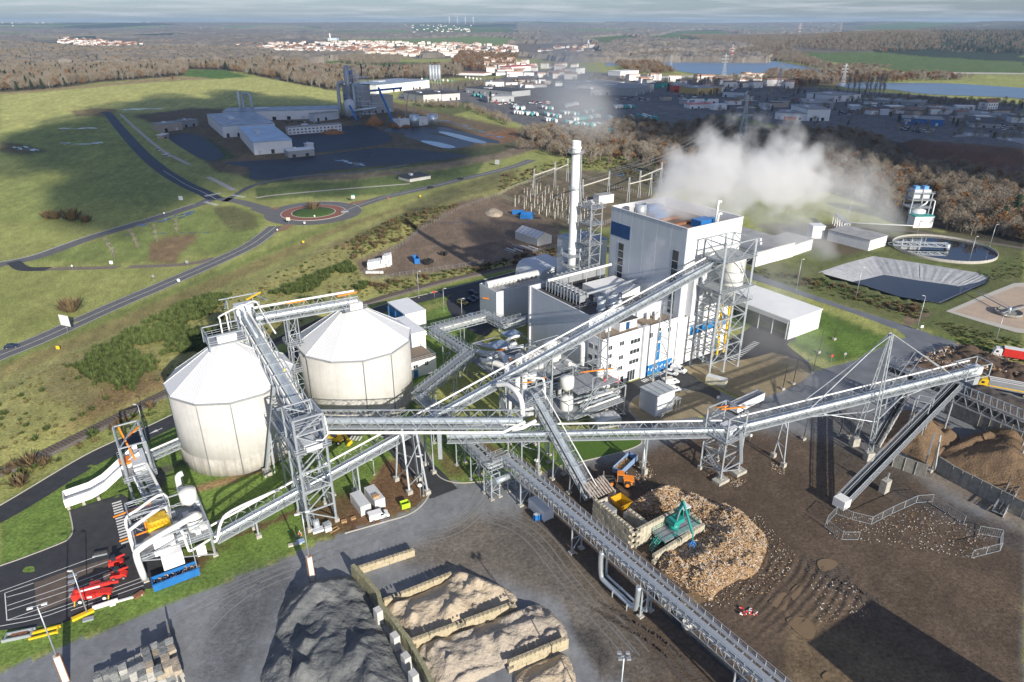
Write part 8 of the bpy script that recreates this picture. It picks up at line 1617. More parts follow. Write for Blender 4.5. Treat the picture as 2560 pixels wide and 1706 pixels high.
for i in range(5):bar('support_leg',(c_.x-w_/2+w_*i/4,c_.y-2,0),(c_.x-w_/2+w_*i/4,c_.y-2,h_*.3),.8,STEEL_D,t)
for lab,px_,r_,h_ in (('rusty sawdust cone beside the blue conveyor',(1000,316),13,12),('rusty sawdust cone in the walled bay',(937,312),12,11),('long low heap of orange soil before the site cabins',(832,333),13,4)):c_=P(*px_);q=MB();q.lathe([(r_,0),(r_*.5,h_*.5),(.5,h_)],(c_.x,c_.y,0),20);o=q.build('sawdust_cone',mat('orange_sawdust',(.32,.15,.06),.95,0,.25,.3,.4,.6));tag(o,lab,'heap')
# trailers in the haulage yard, then parked cars
random.seed(41);TR={}
def trailer_mesh(m):
    if m.name not in TR:
        q=MB();q.box((0,0,1.0),(13,2.6,2.9));q.box((0,0,.5),(12,1.4,.5));TR[m.name]=q.mesh('trailer');TR[m.name].materials.append(m)
    return TR[m.name]
rowsT=[((1283,273),(1312,275),6,'white'),((1284,284),(1345,290),10,'white'),((1352,272),(1384,276),4,'white'),((1358,288),(1402,296),6,'white'),((1362,303),(1392,306),4,'white'),((1412,270),(1445,262),6,'white'),((1400,284),(1448,290),6,'teal'),((1460,284),(1506,278),6,'teal'),((1412,310),(1470,318),8,'teal'),((1432,304),(1500,294),10,'teal'),((1475,318),(1506,316),5,'teal'),((1488,330),(1540,332),7,'teal'),((1530,320),(1584,310),8,'teal'),((1535,272),(1586,270),7,'white'),((1515,302),(1528,298),4,'white'),((1600,296),(1642,300),6,'teal'),((1555,300),(1620,292),4,'white'),((1050,200),(1135,206),8,'teal'),((1160,196),(1215,203),6,'white'),((1185,240),(1210,245),8,'teal')]
for ri,(a_,b_,n,c_) in enumerate(rowsT):
    for i in range(n):
        f=(i+.5)/n;p=P(a_[0]+(b_[0]-a_[0])*f,a_[1]+(b_[1]-a_[1])*f+random.uniform(-1,1));m=(WHITEP if c_=='white' else TEAL) if random.random()<.75 else (TEAL if c_=='white' else WHITEP);o=mesh_obj('lorry_trailer',trailer_mesh(m),None,None,TM((p.x,p.y,0),R(96)+random.uniform(-.05,.05)));tag(o,f"{'white' if m is WHITEP else 'teal'} box trailer, {nth(i)} from the left in the {nth(ri)} row of the haulage yard",'trailer','box trailers in the haulage yard')
CM={}
def farcar(m):
    if m.name not in CM:
        q=MB();extrude(q,[(-2.1,.3),(-2.1,.9),(.9,.95),(2.1,.8),(2.1,.3)],1.8);n0=len(q.f);extrude(q,[(-1.7,.9),(-1.2,1.45),(.1,1.45),(1,.92)],1.6);me=q.mesh('car');me.materials.append(m);me.materials.append(GLASS);CM[m.name]=me
        for p in me.polygons:p.material_index=1 if p.index>=n0 and p.normal.z<.9 else 0
    return CM[m.name]
LOTS=[([(1245,262),(1300,268),(1290,258),(1230,255)],26,'the haulage office'),([(1320,262),(1372,262),(1375,255),(1335,252)],20,'the smoky depot'),([(1540,250),(1640,258),(1640,245),(1560,243)],30,'the grey dock hall'),([(1690,248),(1720,252),(1720,240),(1690,236)],12,'the red workshop'),([(1800,262),(1900,262),(1900,250),(1810,250)],34,'the coach park'),([(1930,268),(1990,275),(2000,250),(1960,240)],26,'the crossroads yard'),([(2090,285),(2130,275),(2180,268),(2120,290)],18,'the plain white hall'),([(2180,262),(2330,272),(2330,278),(2200,272)],30,'the long shed'),([(2250,326),(2330,338),(2330,324),(2260,318)],30,'the blue store'),([(2490,322),(2560,335),(2560,318),(2500,312)],26,'the right-edge hall'),([(705,310),(800,315),(800,306),(710,303)],14,'the second factory'),([(380,372),(430,400),(440,396),(395,372)],6,'the access road')]
for px_,n,wh in LOTS:
    f=scatter_px(px_,.08);rs=random.Random(n)
    for i,p in enumerate(sorted((q for q in (f(rs) for _ in range(n)) if q),key=lambda q:q.x/q.y)):
        m=rs.choice((CARW,CARW,CARG,CARB,CARK,RED));o=mesh_obj('parked_car',farcar(m),None,None,TM(p,rs.choice((R(20),R(110)))));tag(o,f"tiny {m.name.split('_')[-1] if m is not RED else 'red'} car beside {wh}, {nth(i)} car from the left there",'car','cars parked about the trading estate')
# pylons and wires
def pylon(lab,foot,top,arms=3,m=None,band=None,w=None):
    f=P(*foot);h=hgt(foot[0],foot[1],top);t=thing('pylon',lab,'pylon',f,0,'electricity pylons');w=w or h*.085;m=m or STEEL;k=9
    def cor(z,s):r=w*(1-.86*min(1,z/(h*.8)))+.25;return [Vector((f.x+a*r,f.y+b*r,z)) for a,b in ((-1,-1),(1,-1),(1,1),(-1,1))]
    zs=[h*(1-(1-i/k)**1.3) for i in range(k+1)];th=max(.16,h*.006)
    for i in range(k):
        A,B=cor(zs[i],0),cor(zs[i+1],0);mm=(RED if i % 2 else FRAME) if band else m
        for j in range(4):bar('leg_segment',A[j],B[j],th*1.5,mm,t);bar('brace',A[j],B[(j+1) % 4],th,mm,t);bar('brace',A[(j+1) % 4],B[j],th,mm,t)
    for i in range(arms):z=h*(.62+.14*i);l=h*(.15,.19,.13)[i % 3];bar('cross_arm',(f.x-l,f.y,z),(f.x+l,f.y,z),th*1.6,m,t);bar('cross_arm',(f.x-l,f.y,z),(f.x,f.y,z+h*.05),th,m,t);bar('cross_arm',(f.x+l,f.y,z),(f.x,f.y,z+h*.05),th,m,t)
    return t,f,h
t_,pf_,ph_=pylon('tall grey lattice pylon rising from the bare wood behind the steam',(1852,368),238)
pylon('grey lattice pylon standing before the left lake shore',(1677,172),138);pylon('grey lattice pylon standing in front of the left lake',(1809,190),135);pylon('grey lattice pylon at the trading estate crossroads',(1946,222),160);pylon('grey lattice pylon left of the poplars',(2106,214),160);pylon('red and white banded pylon on the spit in the left lake',(1828,153),112,3,STEEL,True);pylon('red and white banded pylon on the wooded hill',(1997,90),58,3,STEEL,True);pylon('red and white banded pylon beyond the farm sheds, left of two',(2157,77),60,2,STEEL,True);pylon('red and white banded pylon beyond the farm sheds, right of two',(2168,76),54,2,STEEL,True);pylon('red and white banded pylon far off on the right field',(2338,75),55,2,STEEL,True)
wi=thing('power_lines','thin power lines sagging from the tall pylon to the substation','power lines',pf_)
for i,e in enumerate(((1460,500),(1490,480),(1520,470),(1575,470),(1600,465),(1630,480))):
    s=-1 if i % 2==0 else 1;a_=Vector((pf_.x+s*ph_*.15,pf_.y,ph_*(.62+.14*(i//2))));b_=P(*e);b_.z=12;q=MB();q.tube([a_.lerp(b_,k/12)-Vector((0,0,26*(k/12)*(1-k/12))) for k in range(13)],.07,4,False);q.build('wire',STEEL_D,wi)
for i in range(4):
    f=PD(1123+i*20,49,11800);t=thing('wind_turbine',f'white wind turbine on the far horizon, {nth(i)} from the left of four','wind turbine',(f.x,f.y,0),0,'wind turbines on the horizon');h_=PD(1123+i*20,43,11800).z;q=MB();q.tube([(f.x,f.y,90),(f.x,f.y,h_)],[5,3.4],6);q.build('mast',FRAME,t);a0=i*.6
    for k in range(3):a_=a0+k*2.094;q=MB();q.bar((f.x,f.y-6,h_),(f.x+26*math.cos(a_),f.y-6,h_+26*math.sin(a_)),4,2);q.build('blade',FRAME,t)
q=thing('far_chimney','slim pale chimney on the white block beyond the town','chimney',P(826,105));f=P(826,105);cyl('shaft',f,4,0,hgt(826,105,84),FRAME,q,10)
c_=P(1480,125);t=thing('church','pale village church with pointed spire above the canal','church',c_);box('nave',(c_.x+8,c_.y,0),(44,20,20),0,CONC,t);box('nave_roof',(c_.x+8,c_.y,20),(46,22,3),0,CLAY,t);f=P(1470,125);box('tower',(f.x,f.y,0),(11,11,hgt(1470,125,110)),0,CONC,t);q=MB();q.lathe([(7,hgt(1470,125,110)),(.3,hgt(1470,125,99))],(f.x,f.y,0),8);q.build('spire',GREYL,t)
# houses of the town
HM=[]
for i,(wm,rm) in enumerate(((mat('house_white',(.80,.77,.72),.8),CLAY),(mat('house_cream',(.62,.52,.40),.8),CLAY),(MATS['house_white'],mat('slate_roof',(.12,.11,.12),.7)),(MATS['house_cream'],mat('pink_tile_roof',(.36,.24,.185),.85)))):
    q=MB();q.box((0,0,-3),(13,10,8.5));n0=len(q.f);extrude(q,[(-6.9,5.4),(0,8.3),(6.9,5.4)],14);
    for k in range(len(q.v)-6,len(q.v)):x,y,z=q.v[k];q.v[k]=(y,x*.82,z)
    me=q.mesh('house');me.materials.append(wm);me.materials.append(rm);HM.append(me)
    for p in me.polygons:p.material_index=1 if p.index>=n0 else 0
TOWN=[([(150,103),(345,113),(345,122),(240,120),(150,110)],60,'in the left end of the town'),([(375,110),(500,108),(500,116),(380,117)],24,'among trees left of the town'),([(585,116),(640,114),(760,118),(860,124),(860,133),(740,130),(640,121)],70,'in the middle of the town'),([(860,116),(960,118),(1080,130),(1080,142),(1000,140),(860,133)],76,'in the red-roofed heart of the town'),([(1140,120),(1275,122),(1280,134),(1150,132)],40,'at the right end of the town'),([(1340,122),(1460,120),(1500,132),(1470,140),(1340,135)],26,'in the church village'),([(0,70),(60,70),(130,66),(130,74),(0,78)],14,'in the hamlet at the far left'),([(1040,78),(1180,77),(1160,86),(1040,88)],24,'on the slope beyond the town'),([(1770,215),(1900,205),(1920,222),(1800,226)],10,'beside the highway')]
nh=0
for px_,n,wh in TOWN:
    f=scatter_px(px_,0);rs=random.Random(n+3)
    for i,p in enumerate(sorted((q for q in (f(rs) for _ in range(n)) if q),key=lambda q:q.x/q.y)):
        if nh>299:continue
        p.z=gz(p.x,p.y)
        k=rs.choice((0,0,0,1,2,2,3));s=rs.uniform(1.3,1.9) if wh[:2]!='be' else 1.0;o=mesh_obj('house',HM[k],None,None,TM(p,rs.uniform(-.5,.5),s));nh+=1
        tag(o,('white house with clay roof ','cream house with clay roof ','white house with dark roof ','cream house with pink roof ')[k]+wh+f', {nth(i)} from left','house','houses of the town')
dw,dr=MB(),MB();rs=random.Random(77)
for px_,n in (([(150,101),(345,112),(400,118),(400,124),(240,124),(150,112)],90),([(560,112),(860,108),(1000,108),(1290,116),(1290,140),(1080,146),(900,138),(740,134),(600,124)],420),([(1000,76),(1200,76),(1170,90),(1010,92)],60),([(1200,150),(1350,160),(1440,168),(1430,200),(1280,200),(1200,176)],60),([(1560,200),(1900,196),(2000,222),(1800,232),(1600,220)],30),([(0,66),(150,64),(150,80),(0,82)],50),([(360,82),(560,80),(560,86),(380,88)],30)):
    f=scatter_px(px_,0)
    for i in range(n):
        p=f(rs)
        if p is None:continue
        p.z=gz(p.x,p.y);a=rs.uniform(-.6,.6);w,d_,h=rs.uniform(12,26),rs.uniform(10,15),rs.uniform(7,11);dw.box((p.x,p.y,p.z-3),(w,d_,h+3),a);dr.box((p.x,p.y,p.z+h),(w+.6,d_*.8,rs.uniform(1.2,3)),a)
o=dw.build('distant_houses',MATS['house_white']);tag(o,'pale walls of the many small houses of the distant town',None,None,'stuff');o=dr.build('distant_houses',MATS['pink_tile_roof']);tag(o,'clay roofs of the many small houses of the distant town',None,None,'stuff')
# ================================================================== TREES AND BUSHES
def tree_meshes(kind,seed):
    rs=random.Random(seed);tr,cr_=MB(),MB();H_={'bare':10,'birch':10,'russet':9,'pine':11,'poplar':17,'bush':2.4,'broom':1.5,'straw':1.0}[kind]
    if kind in ('bush','broom','straw'):
        for i in range(150 if kind=='bush' else 90):
            a=rs.uniform(0,6.28);r=rs.uniform(0,.55)*H_;l=rs.uniform(.4,1)*H_;b=Vector((r*.5*math.cos(a),r*.5*math.sin(a),0));t=b+Vector((r*math.cos(a)*1.2,r*math.sin(a)*1.2,l));s=Vector((-math.sin(a),math.cos(a),0))*.07*H_*rs.uniform(.5,1.2);m_=b.lerp(t,.6);cr_.quad([b,m_-s,t,m_+s])
        return None,cr_
    if kind=='pine':
        tr.tube([(0,0,0),(0,0,H_*.95)],[.22,.05],5)
        for i in range(330):
            f=rs.random()**.8;z=H_*(.14+.84*f);r=H_*.23*(1.02-f)+.15;a=rs.uniform(0,6.28);rr=r*rs.uniform(.35,1);c=Vector((rr*math.cos(a),rr*math.sin(a),z));o=Vector((math.cos(a),math.sin(a),-.35))*.75;s=Vector((-math.sin(a),math.cos(a),rs.uniform(-.2,.2)))*.4;cr_.quad([c-o*.6-s,c-o*.6+s,c+o+s*.4,c+o-s*.4])
        return tr,cr_
    tr.tube([(0,0,-.3),(rs.uniform(-.2,.2),rs.uniform(-.2,.2),H_*.45),(rs.uniform(-.4,.4),rs.uniform(-.4,.4),H_*.85)],[.24,.15,.04],6)
    w=.13 if kind=='poplar' else .36
    for i in range(11):
        z=H_*rs.uniform(.28,.8);a=rs.uniform(0,6.28);l=H_*rs.uniform(.18,.36)*(w/.3);e=Vector((l*math.cos(a),l*math.sin(a),z+H_*rs.uniform(.1,.24)));tr.tube([(0,0,z),e],[.085,.025],4,False)
    n=420 if kind!='russet' else 360;cl=[(rs.uniform(0,6.28),rs.uniform(.2,1),rs.uniform(.32,1)) for _ in range(13)]
    for i in range(n):
        a,rr,f=rs.choice(cl);f=min(1.02,max(.25,f+rs.gauss(0,.085)));r=H_*w*math.sin(math.pi*min(1,(f*.86+.08)))**.7*rr;c=Vector((r*math.cos(a)+rs.gauss(0,.07*H_*w/.36),r*math.sin(a)+rs.gauss(0,.07*H_*w/.36),f*H_));d=Vector((c.x*.5+rs.gauss(0,.5),c.y*.5+rs.gauss(0,.5),rs.uniform(.3,1.4))).normalized()
        if kind=='russet':s=Vector((rs.gauss(0,1),rs.gauss(0,1),rs.gauss(0,1))).normalized()*.28;cr_.quad([c-d*.3-s,c-d*.3+s,c+d*.35+s,c+d*.35-s])
        else:s=d.cross(Vector((rs.gauss(0,1),rs.gauss(0,1),.2))).normalized()*.085;cr_.quad([c-d*.7-s,c-d*.7+s,c+d*.8])
    return tr,cr_
KM={'bare':(TRUNK,TWIG),'birch':(TRUNKP,TWIGG),'russet':(TRUNK,TWIGR),'pine':(TRUNK,PINE),'poplar':(TRUNK,TWIG),'bush':(TRUNK,BRAMB),'broom':(TRUNK,BROOM),'straw':(TRUNK,STRAW)}
TREES={}
def kind_of(k,i):
    if (k,i) not in TREES:
        a,b=tree_meshes(k,100+i);ma=a.mesh('trunk') if a else None;mb=b.mesh('crown')
        if ma:ma.materials.append(KM[k][0])
        mb.materials.append(KM[k][1]);j=bmesh.new()
        if ma:j.from_mesh(ma)
        n0=len(j.faces);j.from_mesh(mb);j.faces.ensure_lookup_table()
        for f in j.faces[n0:]:f.material_index=1 if ma else 0
        me=bpy.data.meshes.new('whole');j.to_mesh(me);j.free()
        for m in (KM[k] if ma else KM[k][1:]):me.materials.append(m)
        TREES[k,i]=(ma,mb,me)
    return TREES[k,i]
def tree(lab,px,k,s=1.0,i=0,grp=None,name=None):
    p=P(*px);p.z=gz(p.x,p.y)-.1;ma,mb,_=kind_of(k,i);t=bpy.data.objects.new(name or {'bush':'bush','broom':'bush'}.get(k,'tree'),None);rz=random.uniform(0,6.28);link(t,TM(p,rz,s));tag(t,lab,'bush' if k in ('bush','broom') else 'tree',grp)
    if ma:mesh_obj('trunk',ma,None,t,TM(p,rz,s))
    mesh_obj('crown',mb,None,t,TM(p,rz,s))
def wood(name,lab,pts,kinds,smin,smax,seed=0):
    rs=np.random.RandomState(seed);me=bpy.data.meshes.new(name);n=len(pts);me.vertices.add(n);me.vertices.foreach_set('co',np.asarray(pts,np.float32).reshape(-1))
    a=me.attributes.new('pick','INT','POINT');a.data.foreach_set('value',rs.randint(0,len(kinds),n).astype(np.int32));a=me.attributes.new('spin','FLOAT_VECTOR','POINT');v=np.zeros((n,3),np.float32);v[:,2]=rs.rand(n)*6.28;a.data.foreach_set('vector',v.reshape(-1));a=me.attributes.new('size','FLOAT','POINT');a.data.foreach_set('value',(smin+(smax-smin)*rs.rand(n)).astype(np.float32))
    c=bpy.data.collections.new(name+' kinds')
    for j,(k,i) in enumerate(kinds):c.objects.link(bpy.data.objects.new('kind %02d' % j,kind_of(k,i)[2]))
    g=bpy.data.node_groups.new(name,'GeometryNodeTree');g.interface.new_socket('Geometry',in_out='INPUT',socket_type='NodeSocketGeometry');g.interface.new_socket('Geometry',in_out='OUTPUT',socket_type='NodeSocketGeometry');N=g.nodes.new;L=g.links.new
    gi,go,mp,ip,ci=N('NodeGroupInput'),N('NodeGroupOutput'),N('GeometryNodeMeshToPoints'),N('GeometryNodeInstanceOnPoints'),N('GeometryNodeCollectionInfo');ci.inputs[0].default_value=c;ci.inputs[1].default_value=True;ci.inputs[2].default_value=True;ip.inputs['Pick Instance'].default_value=True
    L(gi.outputs[0],mp.inputs[0]);L(mp.outputs[0],ip.inputs['Points']);L(ci.outputs[0],ip.inputs['Instance']);L(ip.outputs[0],go.inputs[0])
    for nm,ty,so in (('pick','INT','Instance Index'),('spin','FLOAT_VECTOR','Rotation'),('size','FLOAT','Scale')):x=N('GeometryNodeInputNamedAttribute');x.data_type=ty;x.inputs[0].default_value=nm;L(x.outputs[0],ip.inputs[so])
    o=mesh_obj(name,me);o.modifiers.new('scatter','NODES').node_group=g;return tag(o,lab,None,None,'stuff')
def pts_in(px,step,holes=(),seed=0,cap=20000,thin=None):
    V=[P(*p) for p in px];Hs=[[P(*p) for p in h] for h in holes];rs=np.random.RandomState(seed);x0,x1=min(v.x for v in V),max(v.x for v in V);y0,y1=min(v.y for v in V),max(v.y for v in V);n=int((x1-x0)*(y1-y0)/step**2);X=x0+(x1-x0)*rs.rand(n);Y=y0+(y1-y0)*rs.rand(n)
    def ins(q):
        m=np.zeros(len(X),bool)
        for i in range(len(q)):
            a,b=q[i],q[(i+1) % len(q)]
            if a.y!=b.y:m^=((a.y>Y)!=(b.y>Y))&(X<(b.x-a.x)*(Y-a.y)/(b.y-a.y)+a.x)
        return m
    m=ins(V)
    for h in Hs:m&=~ins(h)
    if thin:m&=fbm(X,Y,thin[0],3,seed+70)>thin[1]
    X,Y=X[m][:cap],Y[m][:cap];return [(x,y,gz(x,y)-.1) for x,y in zip(X,Y)]
WR=[(1300,340),(1335,326),(1480,335),(1560,305),(1680,325),(1790,300),(1920,330),(2120,335),(2330,385),(2560,400),(2640,420),(2640,640),(2560,612),(2420,588),(2350,570),(2340,500),(2270,470),(2230,540),(2100,485),(1900,480),(1700,425),(1560,392),(1400,396)]
QH=[(2200,355),(2440,345),(2640,385),(2640,460),(2470,440),(2380,425),(2260,410)];CL=[(1790,290),(1930,290),(1990,325),(1900,345),(1800,320)]
BB=[('bare',0),('bare',1),('bare',2),('birch',0),('birch',1),('bare',3)]
wood('winter_wood','bare brown winter wood filling the slope behind the steam',pts_in(WR,5.2,(QH,CL),1),BB+[('russet',0),('bush',0)],.55,1.05,1)
FL=[(-60,112),(-60,231),(0,231),(120,224),(250,205),(460,189),(470,173),(560,174),(625,188),(640,188),(830,228),(845,215),(900,200),(1080,196),(1160,190),(1140,170),(960,182),(850,176),(780,172),(740,146),(640,130),(420,122),(250,124)]
wood('winter_wood','wide bare forest between the far town and the yellow-green field',pts_in(FL,10.5,(),2),BB+BB+[('russet',1),('pine',0)],1.1,1.8,2)
for px_,st_,kd in (([(1150,130),(1290,140),(1290,172),(1180,178),(1130,160)],11,[('russet',0),('bare',0),('russet',1)]),([(850,145),(1000,142),(1000,160),(920,165),(850,158)],11,BB),([(755,140),(830,136),(830,152),(760,152)],13,[('pine',0)]),([(1530,118),(1900,118),(2000,140),(2080,168),(2240,172),(2160,184),(2075,182),(2010,166),(1920,150),(1680,150),(1600,154)],12,BB+[('russet',0)]),([(1535,160),(1640,160),(1690,186),(1580,188)],11,[('russet',0),('bare',1)]),([(1920,182),(2200,186),(2360,190),(2430,200),(2230,207),(2110,210),(1980,222),(1900,206)],10,[('russet',0),('birch',0),('bare',2)]),([(1700,205),(1900,196),(1900,210),(1760,214)],12,BB),([(2090,246),(2330,253),(2560,266),(2560,272),(2300,260),(2100,252)],9,BB),([(1700,93),(2330,97),(2345,140),(2200,142),(1900,130),(1760,114)],13,BB+[('russet',1)]),([(2290,84),(2560,70),(2560,148),(2350,142)],12,[('pine',1),('bare',0),('bare',1)]),([(1290,310),(1180,268),(1010,258),(1010,264),(1170,275),(1275,318)],6,BB+[('bush',0)])):wood('winter_wood','belt of bare trees among lakes, fields and estate',pts_in(px_,st_,(),st_),kd,.8 if st_>9 else .55,1.35 if st_>9 else .8,st_)
wood('estate_trees','scattered bare trees between the estate halls',pts_in([(1000,240),(1340,185),(1700,205),(1980,225),(2330,245),(2560,268),(2560,370),(2330,350),(1960,310),(1800,290),(1640,205)],24,(),33),BB+[('pine',0),('bush',0)],.55,1.0,33)
SB=[(0,985),(120,930),(204,880),(420,790),(640,712),(820,630),(1000,545),(1040,560),(890,650),(900,700),(940,735),(640,858),(410,962),(250,1042),(0,1158)]
wood('broom_thicket','dense green broom thicket on the bank behind the silos',pts_in([(190,925),(330,830),(420,775),(520,742),(640,755),(870,662),(930,720),(760,800),(560,880),(430,900),(330,985),(240,965)],1.5,(),5,9000,(16,.44)),[('broom',0),('broom',1)],.8,1.7,5)
wood('dry_scrub','straw-coloured dry grass and bramble scrub on the railway bank',pts_in(SB,3.0,(),6,9000),[('straw',0),('straw',1),('straw',0),('straw',1),('straw',0),('straw',1),('broom',0),('straw',1),('straw',0),('broom',1)],.4,1.0,6)
wood('dry_scrub','bramble and dry stems round the dirt lot and substation',pts_in([(885,600),(1010,540),(1160,512),(1060,570),(990,610),(880,655)],1.9,(),7)+pts_in([(930,715),(1180,668),(1390,622),(1390,640),(1100,702),(960,742)],1.7,(),8)+pts_in([(1250,440),(1400,400),(1560,392),(1700,425),(1640,470),(1530,430),(1390,418),(1246,485)],3.2,(),9)+pts_in([(0,1165),(82,1165),(245,1085),(408,1003),(420,1020),(220,1120),(0,1235)],1.8,(),10)+pts_in([(1850,665),(2060,700),(2330,775),(2300,800),(2200,775),(1930,700)],1.9,(),12),[('straw',0),('broom',1),('straw',1),('bush',0),('straw',0),('straw',1),('broom',0)],.45,1.0,7)
wood('tall_grass','rough green grass on the verges of the lagoons',pts_in([(2330,805),(2420,815),(2620,880),(2620,960),(2440,885)],1.3,(),13)+pts_in([(2240,660),(2440,690),(2560,640),(2560,690),(2500,705)],2,(),14),[('broom',0),('straw',0)],.35,.7,8)
random.seed(61)
for i,(x,y) in enumerate([(2118,233),(2132,234),(2146,236),(2163,238),(2172,238),(2186,238),(2198,239),(2206,240)]):tree(f'tall slim bare poplar before the right lake, {nth(i)} from the left in its row',(x,y),'poplar',random.uniform(1.5,2.1),i % 2,'poplars before the right lake')
for i in range(16):tree(f'round bare tree on the near shore of the right lake, {nth(i)} from the left',(2225+i*22+random.uniform(-6,6),249+i*1.1),'bare',random.uniform(.7,1.1),i % 4,'trees along the right lake shore')
for lab,p_,k,s in (('lone round leafless shrub on the grass above the main road',(178,780),'bush',2.6),('brown round bush at the hedge end on the left meadow',(182,552),'bush',3.2),('red-brown low bush right of the hedge on the left meadow',(215,556),'bush',2.0),('grey bush in the left meadow hedge',(140,548),'bush',2.4),('small red bush in the left meadow hedge',(118,546),'bush',2.0),('dark red shrub on the roundabout mound',(785,527),'bush',2.6),('lone tan tree on the straw strip before the forest',(433,202),'russet',1.0),('dark green pine at the right wood edge, taller',(2530,560),'pine',1.5),('dark green pine at the right wood edge, lower',(2500,575),'pine',1.2),('golden-leaved birch beside the scrubber tower',(2365,545),'russet',1.2),('pale birch on the mound behind the chimney',(1478,408),'birch',1.5),('pale birch at the wood edge right of the chimney',(1608,395),'birch',1.3),('yellow-twigged sapling by the service road',(232,1090),'broom',1.6),('bare bush clump by the service road at the railway',(75,1165),'bush',1.4),('bare twiggy bush at the far left railway verge',(50,1215),'bush',1.3),('dark conifer beside the depot',(1226,258),'pine',1.4),('dark conifer at the red workshop',(1670,232),'pine',1.4)):tree(lab,p_,k,s)
fr=sorted((x,575+(x-2340)*.13+random.uniform(-90,0)) for x in (random.uniform(2240,2560) for _ in range(70)))
for i,p in enumerate([p for p in fr if not (p[0]<2350 and p[1]>470)]):k_=random.choice(('bare','bare','birch','russet'));tree(f"{dict(bare='brown bare', birch='pale-trunked', russet='russet-leaved')[k_]} tree at the front of the right-hand wood, {nth(i)} from the left",p,k_,random.uniform(.8,1.3),i % 3,'trees at the front of the right-hand wood')
for i in range(60):f=i/60;k_=random.choice(('bare','bare','birch','russet'));tree(f"{dict(bare='brown bare', birch='pale-trunked', russet='russet-leaved')[k_]} tree on the wood edge below the haulage yard, {nth(i)} from the left",(1300+f*640+random.uniform(-4,4),392+72*f+random.uniform(-40,5) if f>.1 else 375),k_,random.uniform(.7,1.2),i % 3,'trees on the wood edge below the haulage yard')
for i,(x,y) in enumerate([(268,610),(275,622),(283,634),(287,646),(328,588),(334,598),(340,610),(346,622),(386,575),(389,590),(392,606),(440,560),(443,572),(443,582)]):tree(f'spindly staked sapling on the wet meadow, {nth(i % 4)} down in the {nth(i//4)} short row',(x,y),'birch',.33,0,'saplings on the wet meadow','sapling')
# tyre tracks pressed into the yards
TREAD=mat('tread_mud',(.10,.08,.065),.9,0,.3,1);TREADG=mat('dusty_tyre_track',(.30,.29,.27),.9,0,.2,1,col2=(.20,.20,.20))
def treads(px,m,w=.55,gap=.5,off=(0,2.1),lab='tyre tracks pressed into the yard surface',h=.04):
    c=smooth_line([P(x,y) for x,y in px],14);mb=MB();acc=0
    for a,b in zip(c,c[1:]):
        d=b-a;l=d.length;d.normalize();s=Vector((-d.y,d.x,0))
        while acc<l:
            p=a+d*acc
            for o in off:e=p+s*o;e.z=gz(e.x,e.y)+.03;mb.bar(e-s*w/2+d*.12,e+s*w/2-d*.12,gap*.45,h)
            acc+=gap
        acc-=l
    o=mb.build('tyre_track',m);tag(o,lab,None,None,'stuff')
for k in range(7):treads([(1480+k*9,1520+k*4),(1540+k*10,1560+k*5),(1620+k*9,1600+k*8),(1690+k*8,1690+k*6)],TREAD,.6,.55)
for k in range(6):treads([(2000+k*16,1395+k*3),(2030+k*15,1440+k*5),(2080+k*13,1470+k*6),(2150+k*10,1490+k*8)],TREAD,.7,.6,(0,2.4))
for px_ in ([(1050,1360),(1150,1330),(1230,1260),(1240,1220)],[(1010,1330),(1140,1310),(1200,1250),(1215,1215)],[(1180,1290),(1300,1340),(1420,1480),(1560,1640)],[(1220,1270),(1340,1330),(1440,1450),(1600,1640)],[(440,1560),(620,1470),(800,1400),(1000,1330)],[(480,1640),(560,1540),(660,1470),(820,1410)],[(470,1530),(640,1450),(830,1370),(1010,1300)]):treads(px_,TREADG,.3,.3,(0,1.9),'pale tyre tracks curving over the grey yard',.02)
